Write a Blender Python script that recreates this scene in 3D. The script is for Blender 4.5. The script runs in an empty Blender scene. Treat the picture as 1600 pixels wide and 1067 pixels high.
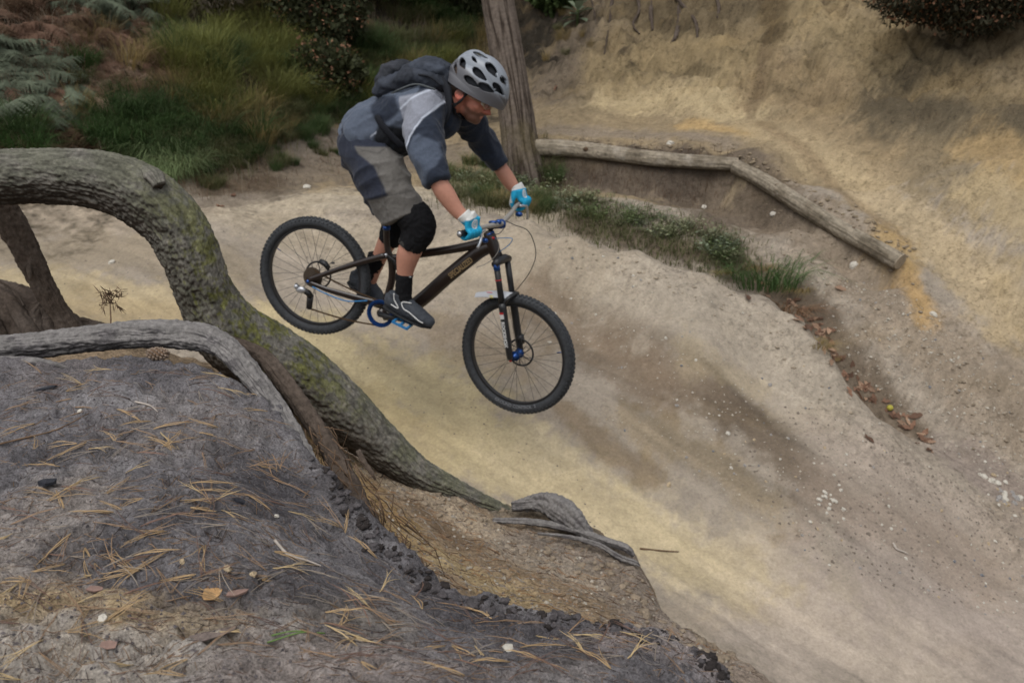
import bpy, math, random
import numpy as np
from mathutils import Vector, Matrix, Euler

random.seed(11)
RNG = np.random.default_rng(7)
SC = bpy.context.scene
COL = SC.collection


def nearest(u, v, marks):
    return min(marks, key=lambda m: (m[0] - u) ** 2 + ((m[1] - v) * 1.6) ** 2)[2]

# ------------------------------------------------------------------ camera
PITCH = math.radians(18.0)
FPX = 30.0 / 36.0 * 1600.0
CAM = np.array([0.0, 0.0, 1.7])
cam_data = bpy.data.cameras.new('camera')
cam_data.lens = 30.0
cam_data.sensor_width = 36.0
cam_data.clip_start = 0.05
cam_data.clip_end = 400.0
cam_data.dof.use_dof = True
cam_data.dof.focus_distance = 1.85
cam_data.dof.aperture_fstop = 7.1
cam = bpy.data.objects.new('camera', cam_data)
cam.location = CAM.tolist()
cam.rotation_euler = (math.radians(90) - PITCH, 0, 0)
COL.objects.link(cam)
SC.camera = cam

# ------------------------------------------------------------------ world: overcast woodland daylight
SUN_EL, SUN_AZ = 62.0, 205.0          # azimuth the light comes from, degrees clockwise from +Y
world = bpy.data.worlds.new('World')
SC.world = world
world.use_nodes = True
wn = world.node_tree
wn.nodes.clear()
sky = wn.nodes.new('ShaderNodeTexSky')
sky.sky_type = 'NISHITA'
sky.sun_disc = False
sky.sun_elevation = math.radians(SUN_EL)
sky.sun_rotation = math.radians(SUN_AZ)
sky.air_density = 1.0
sky.dust_density = 3.0
hs = wn.nodes.new('ShaderNodeHueSaturation')
hs.inputs['Saturation'].default_value = 0.2
bgn = wn.nodes.new('ShaderNodeBackground')
bgn.inputs['Strength'].default_value = 0.15
wo = wn.nodes.new('ShaderNodeOutputWorld')
wn.links.new(sky.outputs['Color'], hs.inputs['Color'])
wn.links.new(hs.outputs['Color'], bgn.inputs['Color'])
wn.links.new(bgn.outputs['Background'], wo.inputs['Surface'])
sl = bpy.data.lights.new('sun', 'SUN')
sl.energy = 1.1
sl.angle = math.radians(40)
sl.color = (1.0, 0.98, 0.95)
sun = bpy.data.objects.new('sun', sl)
_el, _az = math.radians(SUN_EL), math.radians(SUN_AZ)
_d = Vector((-math.sin(_az) * math.cos(_el), -math.cos(_az) * math.cos(_el), -math.sin(_el)))
sun.rotation_euler = _d.to_track_quat('-Z', 'Y').to_euler()
COL.objects.link(sun)
SC.view_settings.view_transform = 'Standard'
SC.view_settings.look = 'None'
SC.view_settings.gamma = 1.0
SC.view_settings.use_curve_mapping = False
SC.view_settings.exposure = 0.15

# ------------------------------------------------------------------ helpers: points
_F = np.array([0.0, math.cos(PITCH), -math.sin(PITCH)])
_U = np.array([0.0, math.sin(PITCH), math.cos(PITCH)])
_X = np.array([1.0, 0.0, 0.0])


def ray(u, v):
    return _F + (u - 800.0) / FPX * _X + (533.5 - v) / FPX * _U


def P(u, v, d):
    return CAM + d * ray(u, v)


def PZ(u, v, z):
    r = ray(u, v)
    return CAM + r * ((z - CAM[2]) / r[2])


def V3(p):
    return Vector((float(p[0]), float(p[1]), float(p[2])))


def lin(r, g, b):
    def f(c):
        c /= 255.0
        return c / 12.92 if c <= 0.04045 else ((c + 0.055) / 1.055) ** 2.4
    return np.array([f(r), f(g), f(b)])


# ------------------------------------------------------------------ helpers: noise
_perm = RNG.permutation(1024).astype(np.int64)
_g2 = np.stack([np.cos(np.arange(1024) * 2.399963), np.sin(np.arange(1024) * 2.399963)], 1)
_g3 = RNG.normal(size=(1024, 3))
_g3 /= np.linalg.norm(_g3, axis=1)[:, None]


def perlin2(x, y):
    xi = np.floor(x).astype(np.int64); yi = np.floor(y).astype(np.int64)
    xf = x - xi; yf = y - yi
    su = xf * xf * xf * (xf * (xf * 6 - 15) + 10)
    sv = yf * yf * yf * (yf * (yf * 6 - 15) + 10)

    def g(ix, iy, dx, dy):
        h = _perm[(ix + _perm[iy & 1023]) & 1023]
        return _g2[h, 0] * dx + _g2[h, 1] * dy
    a = g(xi, yi, xf, yf); b = g(xi + 1, yi, xf - 1, yf)
    c = g(xi, yi + 1, xf, yf - 1); d = g(xi + 1, yi + 1, xf - 1, yf - 1)
    return (a + su * (b - a)) * (1 - sv) + (c + su * (d - c)) * sv


def perlin3(x, y, z):
    xi = np.floor(x).astype(np.int64); yi = np.floor(y).astype(np.int64); zi = np.floor(z).astype(np.int64)
    xf = x - xi; yf = y - yi; zf = z - zi
    fade = lambda t: t * t * t * (t * (t * 6 - 15) + 10)
    u, v, w = fade(xf), fade(yf), fade(zf)
    out = 0
    for dx in (0, 1):
        for dy in (0, 1):
            for dz in (0, 1):
                h = _perm[(xi + dx + _perm[(yi + dy + _perm[(zi + dz) & 1023]) & 1023]) & 1023]
                g = _g3[h]
                dot = g[:, 0] * (xf - dx) + g[:, 1] * (yf - dy) + g[:, 2] * (zf - dz)
                out = out + dot * (u if dx else 1 - u) * (v if dy else 1 - v) * (w if dz else 1 - w)
    return out


def fbm2(x, y, f=1.0, octv=4, gain=0.5, seed=0.0):
    s = 0; a = 1.0; n = 0
    for k in range(octv):
        s = s + a * perlin2(x * f + seed + 17.3 * k, y * f - seed * 1.7 + 9.1 * k)
        n += a; a *= gain; f *= 2.03
    return s / n * 1.6


def fbm3(p, f=1.0, octv=3, gain=0.5, seed=0.0):
    s = 0; a = 1.0; n = 0
    for k in range(octv):
        s = s + a * perlin3(p[:, 0] * f + seed + 3.3 * k, p[:, 1] * f + seed * 1.3, p[:, 2] * f - seed)
        n += a; a *= gain; f *= 2.03
    return s / n * 1.6


def sstep(a, b, x):
    t = np.clip((x - a) / (b - a), 0, 1)
    return t * t * (3 - 2 * t)


# ------------------------------------------------------------------ helpers: objects
def mesh_np(name, verts, faces, smooth=True):
    """verts (N,3) array, faces (M,k) array of one size"""
    me = bpy.data.meshes.new(name)
    verts = np.asarray(verts, dtype=np.float32); faces = np.asarray(faces, dtype=np.int32)
    k = faces.shape[1]
    me.vertices.add(len(verts)); me.vertices.foreach_set('co', verts.ravel())
    me.loops.add(faces.size); me.loops.foreach_set('vertex_index', faces.ravel())
    me.polygons.add(len(faces))
    me.polygons.foreach_set('loop_start', np.arange(0, faces.size, k, dtype=np.int32))
    me.polygons.foreach_set('use_smooth', np.full(len(faces), smooth, dtype=bool))
    me.update(calc_edges=True)
    me.validate()
    return me


def set_col(me, rgb, name='Col', alpha=None):
    a = me.color_attributes.new(name, 'FLOAT_COLOR', 'POINT')
    c = np.ones((len(me.vertices), 4), dtype=np.float32)
    c[:, :3] = np.clip(rgb, 0, 1)
    if alpha is not None: c[:, 3] = np.clip(alpha, 0, 1)
    a.data.foreach_set('color', c.ravel())


def get_co(me):
    c = np.empty(len(me.vertices) * 3, dtype=np.float32)
    me.vertices.foreach_get('co', c)
    return c.reshape(-1, 3).astype(np.float64)


def get_no(me):
    c = np.empty(len(me.vertices) * 3, dtype=np.float32)
    me.vertex_normals.foreach_get('vector', c)
    return c.reshape(-1, 3).astype(np.float64)


def link(name, me, material=None, parent=None, loc=None):
    o = bpy.data.objects.new(name, me)
    COL.objects.link(o)
    if material is not None and me is not None and not me.materials:
        me.materials.append(material)
    if parent is not None:
        o.parent = parent
    if loc is not None:
        o.location = loc
    return o


def tag(o, label=None, cat=None, group=None, kind=None):
    if label: o['label'] = label
    if cat: o['category'] = cat
    if group: o['group'] = group
    if kind: o['kind'] = kind
    return o


def thing(name, label, cat, group=None, loc=(0, 0, 0)):
    o = bpy.data.objects.new(name, None)
    COL.objects.link(o)
    o.location = loc
    return tag(o, label, cat, group)


def mat(name, base=(0.5, 0.5, 0.5), rough=0.85, noise=None, bump=None, metallic=0.0, spec=0.3, attr=False,
        trans=0.0, rand=0.0, sheen=0.0, bump2=None):
    """noise=(scale, low, high) multiplies the colour; bump=(scale, strength, distance)"""
    m = bpy.data.materials.new(name)
    m.use_nodes = True
    nt = m.node_tree; N = nt.nodes; L = nt.links
    b = N['Principled BSDF']
    b.inputs['Roughness'].default_value = rough
    b.inputs['Metallic'].default_value = metallic
    b.inputs['Specular IOR Level'].default_value = spec
    if sheen: b.inputs['Sheen Weight'].default_value = sheen
    tc = N.new('ShaderNodeTexCoord')
    if attr:
        a = N.new('ShaderNodeAttribute'); a.attribute_name = 'Col'; cur = a.outputs['Color']
    else:
        rgb = N.new('ShaderNodeRGB'); rgb.outputs[0].default_value = (*[float(c) for c in base], 1); cur = rgb.outputs[0]
    if noise:
        nz = N.new('ShaderNodeTexNoise'); nz.inputs['Scale'].default_value = noise[0]; nz.inputs['Detail'].default_value = 8
        nz.inputs['Roughness'].default_value = 0.65
        L.new(tc.outputs['Object'], nz.inputs['Vector'])
        mr = N.new('ShaderNodeMapRange'); mr.inputs['From Min'].default_value = 0.3; mr.inputs['From Max'].default_value = 0.7
        mr.inputs['To Min'].default_value = noise[1]; mr.inputs['To Max'].default_value = noise[2]
        L.new(nz.outputs['Fac'], mr.inputs['Value'])
        mx = N.new('ShaderNodeVectorMath'); mx.operation = 'SCALE'
        L.new(cur, mx.inputs[0]); L.new(mr.outputs['Result'], mx.inputs['Scale'])
        cur = mx.outputs['Vector']
    if rand:
        oi = N.new('ShaderNodeObjectInfo')
        mr = N.new('ShaderNodeMapRange'); mr.inputs['To Min'].default_value = 1 - rand; mr.inputs['To Max'].default_value = 1 + rand
        L.new(oi.outputs['Random'], mr.inputs['Value'])
        mx = N.new('ShaderNodeVectorMath'); mx.operation = 'SCALE'
        L.new(cur, mx.inputs[0]); L.new(mr.outputs['Result'], mx.inputs['Scale'])
        cur = mx.outputs['Vector']
    L.new(cur, b.inputs['Base Color'])
    prev = None
    for bb in (bump, bump2):
        if bb:
            nz = N.new('ShaderNodeTexNoise'); nz.inputs['Scale'].default_value = bb[0]; nz.inputs['Detail'].default_value = 8
            nz.inputs['Roughness'].default_value = 0.7
            L.new(tc.outputs['Object'], nz.inputs['Vector'])
            bp = N.new('ShaderNodeBump'); bp.inputs['Strength'].default_value = bb[1]; bp.inputs['Distance'].default_value = bb[2]
            L.new(nz.outputs['Fac'], bp.inputs['Height'])
            if prev is not None: L.new(prev, bp.inputs['Normal'])
            prev = bp.outputs['Normal']
    if prev is not None: L.new(prev, b.inputs['Normal'])
    if trans:
        tr = N.new('ShaderNodeBsdfTranslucent'); L.new(cur, tr.inputs['Color'])
        ms = N.new('ShaderNodeMixShader'); ms.inputs[0].default_value = trans
        L.new(b.outputs[0], ms.inputs[1]); L.new(tr.outputs[0], ms.inputs[2])
        L.new(ms.outputs[0], N['Material Output'].inputs['Surface'])
    return m


class MB:
    """collects shapes, then links them as one mesh"""
    def __init__(s): s.v = []; s.f = []

    def add(s, vs, fs):
        o = len(s.v)
        s.v.extend([tuple(map(float, p)) for p in vs]); s.f.extend([tuple(o + i for i in f) for f in fs])
        return s

    def tube(s, pts, rad, n=10, cap=True, closed=False, aspect=None, lat=None):
        """rad: number or list; aspect=(lateral multiplier) with lat = lateral axis"""
        pts = [np.asarray(p, float) for p in pts]; m = len(pts)
        rad = [rad] * m if np.isscalar(rad) else list(rad)
        vs = []; prev = None
        for i, p in enumerate(pts):
            a = pts[(i - 1) % m] if (closed or i > 0) else p
            b = pts[(i + 1) % m] if (closed or i < m - 1) else p
            t = b - a; t = t / (np.linalg.norm(t) + 1e-12)
            if prev is None:
                ref = np.array([0, 0, 1.0]) if abs(t[2]) < 0.9 else np.array([1.0, 0, 0])
                if lat is not None: ref = np.asarray(lat, float)
                e = ref - t * ref.dot(t)
            else:
                e = prev - t * prev.dot(t)
            e /= np.linalg.norm(e) + 1e-12; prev = e
            g = np.cross(t, e)
            r = rad[i]
            ra, rb = (r if np.ndim(r) else (r, r))
            for k in range(n):
                w = 2 * math.pi * k / n
                vs.append(p + e * math.cos(w) * ra + g * math.sin(w) * rb)
        fs = []
        for i in range(m if closed else m - 1):
            j = (i + 1) % m
            for k in range(n):
                k2 = (k + 1) % n
                fs.append((i * n + k, i * n + k2, j * n + k2, j * n + k))
        if cap and not closed:
            fs.append(tuple(range(n))[::-1]); fs.append(tuple((m - 1) * n + k for k in range(n)))
        return s.add(vs, fs)

    def box(s, c, x, y, z):
        """centre and three half-extent vectors"""
        c, x, y, z = [np.asarray(q, float) for q in (c, x, y, z)]
        vs = [c + a * x + b * y + d * z for a in (-1, 1) for b in (-1, 1) for d in (-1, 1)]
        fs = [(0, 1, 3, 2), (4, 6, 7, 5), (0, 4, 5, 1), (2, 3, 7, 6), (0, 2, 6, 4), (1, 5, 7, 3)]
        return s.add(vs, fs)

    def ell(s, c, x, y, z, nu=16, nv=10):
        c, x, y, z = [np.asarray(q, float) for q in (c, x, y, z)]
        vs = [c + z]
        for i in range(1, nv):
            th = math.pi * i / nv
            for k in range(nu):
                ph = 2 * math.pi * k / nu
                vs.append(c + x * math.sin(th) * math.cos(ph) + y * math.sin(th) * math.sin(ph) + z * math.cos(th))
        vs.append(c - z)
        fs = [(0, 1 + k, 1 + (k + 1) % nu) for k in range(nu)]
        for i in range(nv - 2):
            for k in range(nu):
                a = 1 + i * nu + k; b = 1 + i * nu + (k + 1) % nu
                fs.append((a, a + nu, b + nu, b))
        last = len(vs) - 1
        fs += [(1 + (nv - 2) * nu + k, last, 1 + (nv - 2) * nu + (k + 1) % nu) for k in range(nu)]
        return s.add(vs, fs)

    def ring(s, c, axis, R, r, n=48, m=10, squash=1.0):
        """torus about axis"""
        c = np.asarray(c, float); ax = np.asarray(axis, float); ax = ax / np.linalg.norm(ax)
        e = np.cross(ax, [0.3, 0.2, 1.0]); e /= np.linalg.norm(e); g = np.cross(ax, e)
        vs = []
        for i in range(n):
            a = 2 * math.pi * i / n; d = e * math.cos(a) + g * math.sin(a)
            for k in range(m):
                b = 2 * math.pi * k / m
                vs.append(c + d * (R + r * math.cos(b)) + ax * r * math.sin(b) * squash)
        fs = [(i * m + k, ((i + 1) % n) * m + k, ((i + 1) % n) * m + (k + 1) % m, i * m + (k + 1) % m) for i in range(n) for k in range(m)]
        return s.add(vs, fs)

    def disc(s, c, axis, R, h, n=32, r0=0.0):
        ax = np.asarray(axis, float); ax = ax / np.linalg.norm(ax); c = np.asarray(c, float)
        if r0 <= 0: return s.tube([c - ax * h / 2, c + ax * h / 2], R, n)
        e = np.cross(ax, [0.3, 0.2, 1.0]); e /= np.linalg.norm(e); g = np.cross(ax, e)
        vs = []
        for i in range(n):
            a = 2 * math.pi * i / n; d = e * math.cos(a) + g * math.sin(a)
            vs += [c + d * R + ax * h / 2, c + d * R - ax * h / 2, c + d * r0 - ax * h / 2, c + d * r0 + ax * h / 2]
        fs = [(i * 4 + k, ((i + 1) % n) * 4 + k, ((i + 1) % n) * 4 + (k + 1) % 4, i * 4 + (k + 1) % 4) for i in range(n) for k in range(4)]
        return s.add(vs, fs)

    def mesh(s, name, smooth=True):
        me = bpy.data.meshes.new(name)
        me.from_pydata(s.v, [], s.f)
        me.polygons.foreach_set('use_smooth', np.full(len(me.polygons), smooth, dtype=bool))
        me.update()
        return me

    def build(s, name, material, parent=None, smooth=True):
        return link(name, s.mesh(name, smooth), material, parent)


def recalc(me):
    import bmesh
    bm = bmesh.new(); bm.from_mesh(me)
    bmesh.ops.recalc_face_normals(bm, faces=bm.faces)
    bm.to_mesh(me); bm.free(); me.update()


def crom(pts, n):
    """Catmull-Rom through rows of an array, n samples per span"""
    pts = np.asarray(pts, float)
    q = np.vstack([2 * pts[0] - pts[1], pts, 2 * pts[-1] - pts[-2]])
    out = []
    for i in range(1, len(q) - 2):
        for k in range(n):
            t = k / n
            out.append(0.5 * ((2 * q[i]) + (-q[i - 1] + q[i + 1]) * t + (2 * q[i - 1] - 5 * q[i] + 4 * q[i + 1] - q[i + 2]) * t * t
                              + (-q[i - 1] + 3 * q[i] - 3 * q[i + 1] + q[i + 2]) * t ** 3))
    out.append(q[-2])
    return np.array(out)


def tube_np(path, rad, n, disp=None):
    """dense tube; disp(l, ang, p, nrm) -> radial offset. returns verts, faces, l, ang"""
    m = len(path)
    T = np.gradient(path, axis=0); T /= np.linalg.norm(T, axis=1)[:, None] + 1e-12
    E = np.zeros_like(path); ref = np.array([0, 0, 1.0]) if abs(T[0, 2]) < 0.9 else np.array([1.0, 0, 0])
    e = ref - T[0] * ref.dot(T[0])
    for i in range(m):
        e = e - T[i] * e.dot(T[i]); e /= np.linalg.norm(e); E[i] = e
    G = np.cross(T, E)
    seg = np.r_[0, np.cumsum(np.linalg.norm(np.diff(path, axis=0), axis=1))]
    ang = np.arange(n) * 2 * math.pi / n
    nrm = E[:, None, :] * np.cos(ang)[None, :, None] + G[:, None, :] * np.sin(ang)[None, :, None]
    L = np.repeat(seg[:, None], n, 1); A = np.repeat(ang[None], m, 0)
    rad = np.asarray(rad)
    p = path[:, None, :] + nrm * rad[:, None, None]
    if disp is not None:
        d = disp(L.ravel(), A.ravel(), p.reshape(-1, 3), nrm.reshape(-1, 3)).reshape(m, n)
        p = p + nrm * d[:, :, None]
    i, k = np.meshgrid(np.arange(m - 1), np.arange(n), indexing='ij')
    a = i * n + k; b = i * n + (k + 1) % n
    fs = np.stack([a, b, b + n, a + n], -1).reshape(-1, 4)
    vs = p.reshape(-1, 3)
    # end caps as quads collapsed on a centre point
    c0, c1 = len(vs), len(vs) + 1
    vs = np.vstack([vs, path[0][None], path[-1][None]])
    kk = np.arange(n)
    cap = np.vstack([np.stack([np.full(n, c0), (kk + 1) % n, kk], 1), np.stack([np.full(n, c1), (m - 1) * n + kk, (m - 1) * n + (kk + 1) % n], 1)])
    tri = np.vstack([fs[:, [0, 1, 2]], fs[:, [0, 2, 3]], cap])
    return vs, tri, np.r_[L.ravel(), 0, seg[-1]], np.r_[A.ravel(), 0, 0], nrm.reshape(-1, 3)
# ------------------------------------------------------------------ terrain control points
TD = []   # (x,y,z)
def _d(u, v, d): TD.append(P(u, v, d))
def _z(u, v, z): TD.append(PZ(u, v, z))
for a in [(1600,1000,-1.45),(1400,1000,-1.3),(1200,1000,-1.2),(1200,1060,-1.2),(1400,1067,-1.35),(1600,1067,-1.5),
          (1000,880,-.95),(1000,760,-.8),(850,760,-.75),(830,700,-.6),(700,700,-.55),(700,620,-.4),(560,600,-.35),
          (480,540,-.15),(350,450,.15),(150,450,.2),(150,380,.35),(300,340,.5),(450,310,.5),(560,290,.5),(650,300,.55),
          (600,400,.2),(650,450,.05),(750,360,.4),(850,420,.2),(900,480,-.05),(950,560,-.3),(900,620,-.4),(1050,620,-.45),
          (1100,540,-.2),(1200,650,-.6),(1200,560,-.35),(1250,770,-.85),(1350,720,-.8),(1400,850,-1.1),(1550,880,-1.3),
          (1500,780,-1.05),(1600,840,-1.25),(1100,850,-1.0),(1150,930,-1.1)]: _z(*a)
CREST = [(660,325,.5),(750,332,.48),(830,345,.45),(900,370,.4),(1000,395,.28),(1100,425,.15),(1200,465,-.05),(1260,510,-.2),
         (1300,560,-.37),(1340,620,-.6),(1400,670,-.8),(1450,700,-.9),(1600,790,-1.2)]
for a in CREST: _z(*a)
for a in CREST[2:11]:
    p = PZ(*a); TD.append(p + np.array([0.03, 0.17, -0.20]))
for a in [(1000,368,7.5),(900,345,7.8),(1100,400,7.35),(1200,432,7.25),(1300,500,6.9),(1350,560,6.7),(1450,640,6.5),(1600,720,6.3),
          (900,300,8.3),(1000,310,8.25),(1100,330,8.0),(1250,360,7.7),(1300,420,7.2),(1400,450,7.0),(1450,520,6.8),(1550,600,6.5),
          (900,222,9.3),(1000,232,9.05),(1000,200,9.9),(1000,165,10.8),(1140,240,8.8),(1150,200,9.5),(1170,170,9.9),(880,180,10.5),(860,120,12),
          (900,80,11.8),(900,0,13),(900,-150,14),(1050,100,11.2),(1050,0,11.9),(1050,-150,12.8),(1180,80,10.5),(1200,0,11.2),(1200,-150,12),
          (1300,180,9.3),(1300,80,10),(1350,0,10.5),(1350,-150,11.2),(1400,250,8.4),(1400,150,9),(1450,350,7.7),(1500,430,7.3),(1600,520,6.9),
          (1600,400,7.2),(1600,300,7.6),(1600,200,8.1),(1600,100,8.7),(1500,60,9.3),(1600,0,9.2),(1600,-150,9.9),
          (1850,300,7.2),(1850,100,8.2),(1850,-100,9),(1850,600,6.2),(1850,900,5.5),(1250,280,8.25),(1350,330,7.95),(1250,200,9.2),
          (200,250,8.2),(100,200,8.2),(0,230,7.6),(0,150,8),(0,0,9),(200,100,9),(200,0,9.8),(400,220,9),(400,120,9.8),(400,0,11),
          (550,180,10.5),(550,80,11.3),(600,0,12.3),(700,180,11),(720,80,12.5),(750,0,13.5),(820,180,10.8),(560,240,9.6),(740,290,8.6),
          (0,-200,10),(300,-200,11.5),(600,-200,14),(800,-200,15),(-250,200,7.5),(-250,0,8.5),(-250,450,5.6),(-250,350,6.3),
          (0,300,7.3),(420,295,8.3),(300,312,7.9),(830,225,9.4),(1420,400,7.35)]: _d(*a)
# bank face right under the two logs
LOG1 = [P(834,231,9.05), P(1150,257,8.5)]
LOG2 = [P(1152,262,8.4), P(1404,408,7.2)]
for (a, b) in (LOG1, LOG2):
    dirn = (b - a) / np.linalg.norm(b - a); side = np.array([dirn[1], -dirn[0], 0]); side /= np.linalg.norm(side)
    if side[1] > 0: side = -side
    for t in (0.03, 0.25, 0.5, 0.75, 0.97):
        p = a + (b - a) * t
        TD.append(p - side * 0.05 + np.array([0, 0, 0.045])); TD.append(p + side * 0.07 + np.array([0, 0, -0.27]))
for a in [(-15,25,7),(0,28,7.5),(12,22,6.5),(-15,12,5),(15,12,4.5),(0,2,-.9),(-2,3,-.2),(2,2,-1.6),(0,.5,-1),(4,3,-1.8),(-3,1,0),(-4,4,.2),
          (7,4,-1.6),(9,6,0.6),(-8,6,1.2),(-6,3,.6),(1.2,3.6,-1.15)]: TD.append(np.array(a, float))
TD = np.array(TD)


class RBF:
    def __init__(s, pts, val, c=0.07, smooth=0.003):
        s.p = pts; s.c = c
        n = len(pts)
        K = np.sqrt(((pts[:, None] - pts[None]) ** 2).sum(-1) + c * c)
        A = np.zeros((n + 3, n + 3)); A[:n, :n] = K - smooth * np.eye(n)
        Q = np.c_[np.ones(n), pts]; A[:n, n:] = Q; A[n:, :n] = Q.T
        s.w = np.linalg.solve(A, np.r_[val, np.zeros((3,) + val.shape[1:])])

    def __call__(s, x, y):
        sh = np.shape(x); x = np.ravel(x); y = np.ravel(y); out = []
        for i in range(0, len(x), 40000):
            q = np.c_[x[i:i + 40000], y[i:i + 40000]]
            K = np.sqrt((q[:, None, 0] - s.p[None, :, 0]) ** 2 + (q[:, None, 1] - s.p[None, :, 1]) ** 2 + s.c ** 2)
            out.append(K @ s.w[:-3] + np.c_[np.ones(len(q)), q] @ s.w[-3:])
        return np.concatenate(out).reshape(sh)


base_h = RBF(TD[:, :2], TD[:, 2])


def march(u, v, f, d0=0.8, d1=30.0):
    """first hit of the ray through (u, v) with the height function f"""
    r = ray(u, v)
    d = np.geomspace(d0, d1, 700)
    p = CAM[None] + d[:, None] * r[None]
    h = f(p[:, 0], p[:, 1])
    below = np.nonzero(p[:, 2] < h)[0]
    if len(below) == 0: return CAM + 15 * r
    k = below[0]
    return p[k]


def seg_dist(px, py, poly):
    """distance in plan from points to a polyline"""
    best = np.full(px.shape, 1e9)
    poly = [np.asarray(q)[:2] for q in poly]
    if len(poly) == 1: return np.hypot(px - poly[0][0], py - poly[0][1])
    for a, b in zip(poly[:-1], poly[1:]):
        ab = b - a; L = ab.dot(ab) + 1e-9
        t = np.clip(((px - a[0]) * ab[0] + (py - a[1]) * ab[1]) / L, 0, 1)
        best = np.minimum(best, np.hypot(px - a[0] - t * ab[0], py - a[1] - t * ab[1]))
    return best


def poly_sd(px, py, poly):
    """signed distance to a closed polygon (negative inside)"""
    poly = np.asarray(poly)[:, :2]
    d = seg_dist(px, py, list(poly) + [poly[0]])
    inside = np.zeros(px.shape, bool)
    j = len(poly) - 1
    for i in range(len(poly)):
        xi, yi = poly[i]; xj, yj = poly[j]
        c = ((yi > py) != (yj > py)) & (px < (xj - xi) * (py - yi) / (yj - yi + 1e-12) + xi)
        inside ^= c; j = i
    return np.where(inside, -d, d)


def grid(a0, a1, na, y0, y1, ny):
    a = np.linspace(a0, a1, na); y = np.geomspace(y0, y1, ny)
    A, Y = np.meshgrid(a, y)
    X = A * Y
    i, k = np.meshgrid(np.arange(ny - 1), np.arange(na - 1), indexing='ij')
    v = i * na + k
    F = np.stack([v, v + 1, v + na + 1, v + na], -1).reshape(-1, 4)
    return X.ravel(), Y.ravel(), F


def paint(col, x, y, strokes, f, seed=0.0, warp=0.45):
    wx = fbm2(x, y, 1.6, 4, seed=seed) ; wy = fbm2(x, y, 6.0, 3, seed=seed + 5); wz = fbm2(x, y, 17.0, 3, .6, seed=seed + 8)
    for k, (pts, rad, c, st) in enumerate(strokes):
        poly = [march(u, v, f) for (u, v) in pts]
        d = seg_dist(x, y, poly) / rad
        d = d * (1 + warp * wx * 2.0) + warp * wy * 1.1 + warp * wz * 1.0
        w = (1 - sstep(0.35, 1.25, d)) * st
        col = col * (1 - w[:, None]) + w[:, None] * np.asarray(c)[None]
    return col


# ------------------------------------------------------------------ base ground
gx, gy, GF = grid(-1.15, 1.15, 640, 1.6, 30.0, 640)
gz = base_h(gx, gy)
# masks
track_line = [march(u, v, base_h) for (u, v) in [(-60, 400), (150, 430), (350, 430), (560, 560), (700, 680), (850, 740), (1050, 850), (1300, 960), (1600, 1050)]]
dtr = seg_dist(gx, gy, track_line)
face_line = [march(u, v, base_h) for (u, v) in [(800, 450), (930, 570), (1080, 650), (1230, 740), (1330, 830), (1560, 960)]]
smoothm = 1 - sstep(0.3, 0.85, np.minimum(dtr - .25, seg_dist(gx, gy, face_line)) + 0.3 * fbm2(gx, gy, 0.9, 3, seed=3))
rough = 1 - 0.8 * smoothm
far = sstep(7.5, 9.5, gy)
rd = 1 - np.abs(fbm2(gx, gy, 1.7, 5, 0.55, seed=21)) * 2
gz = gz + rough * (0.05 * fbm2(gx, gy, 1.5, 4, seed=1) + 0.022 * fbm2(gx, gy, 9, 4, 0.6, seed=2)) \
        + 0.006 * fbm2(gx, gy, 14, 3, 0.6, seed=4) + 0.02 * fbm2(gx, gy, 0.8, 2, seed=9)
# erosion channels running down the cliffs
zc = base_h(gx, gy)
cliff = sstep(0.9, 1.6, zc) * sstep(7.5, 8.6, gy)
ch = np.abs(fbm2(gx * 1.0, zc * 0.25, 1.4, 4, 0.6, seed=31))
strat = fbm2(gx * 0.3, zc * 2.2, 1.6, 4, 0.6, seed=33)
rug = 1 - 2 * np.abs(fbm2(gx + .4 * zc, zc * 1.6 + gy * .35, 1.9, 5, 0.58, seed=36))
gz = gz - cliff * 0.16 * (1 - sstep(0.0, 0.2, ch)) * 0.5 + cliff * 0.09 * strat + cliff * 0.10 * fbm2(gx, zc * 1.2 + gy * .3, 3.6, 5, 0.62, seed=35) + cliff * .17 * (rug - .5) + cliff * .05 * (.5 - np.abs(fbm2(gx, zc * 1.3 + gy * .3, 8.5, 4, .6, seed=39)) * 2)
crum = sstep(-.1, .35, fbm2(gx, gy, .8, 3, seed=37)) * rough * (1 - cliff)
gz = gz + crum * (.03 * (.4 - np.abs(fbm2(gx, gy, 5.5, 4, .6, seed=38)) * 1.6))
# tyre-rut streaks on the ridge face, running with the track
ru, rv = gx * 0.83 + gy * -0.55, gx * 0.55 + gy * 0.83
streak = fbm2(ru * 0.35, rv * 3.2, 1.6, 4, 0.55, seed=41)
gz = gz + 0.018 * streak * smoothm * 0.8 + 0.012 * fbm2(ru * .8, rv * 5, 3.0, 3, seed=42) * (1 - far)
GV = np.c_[gx, gy, gz]

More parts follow.
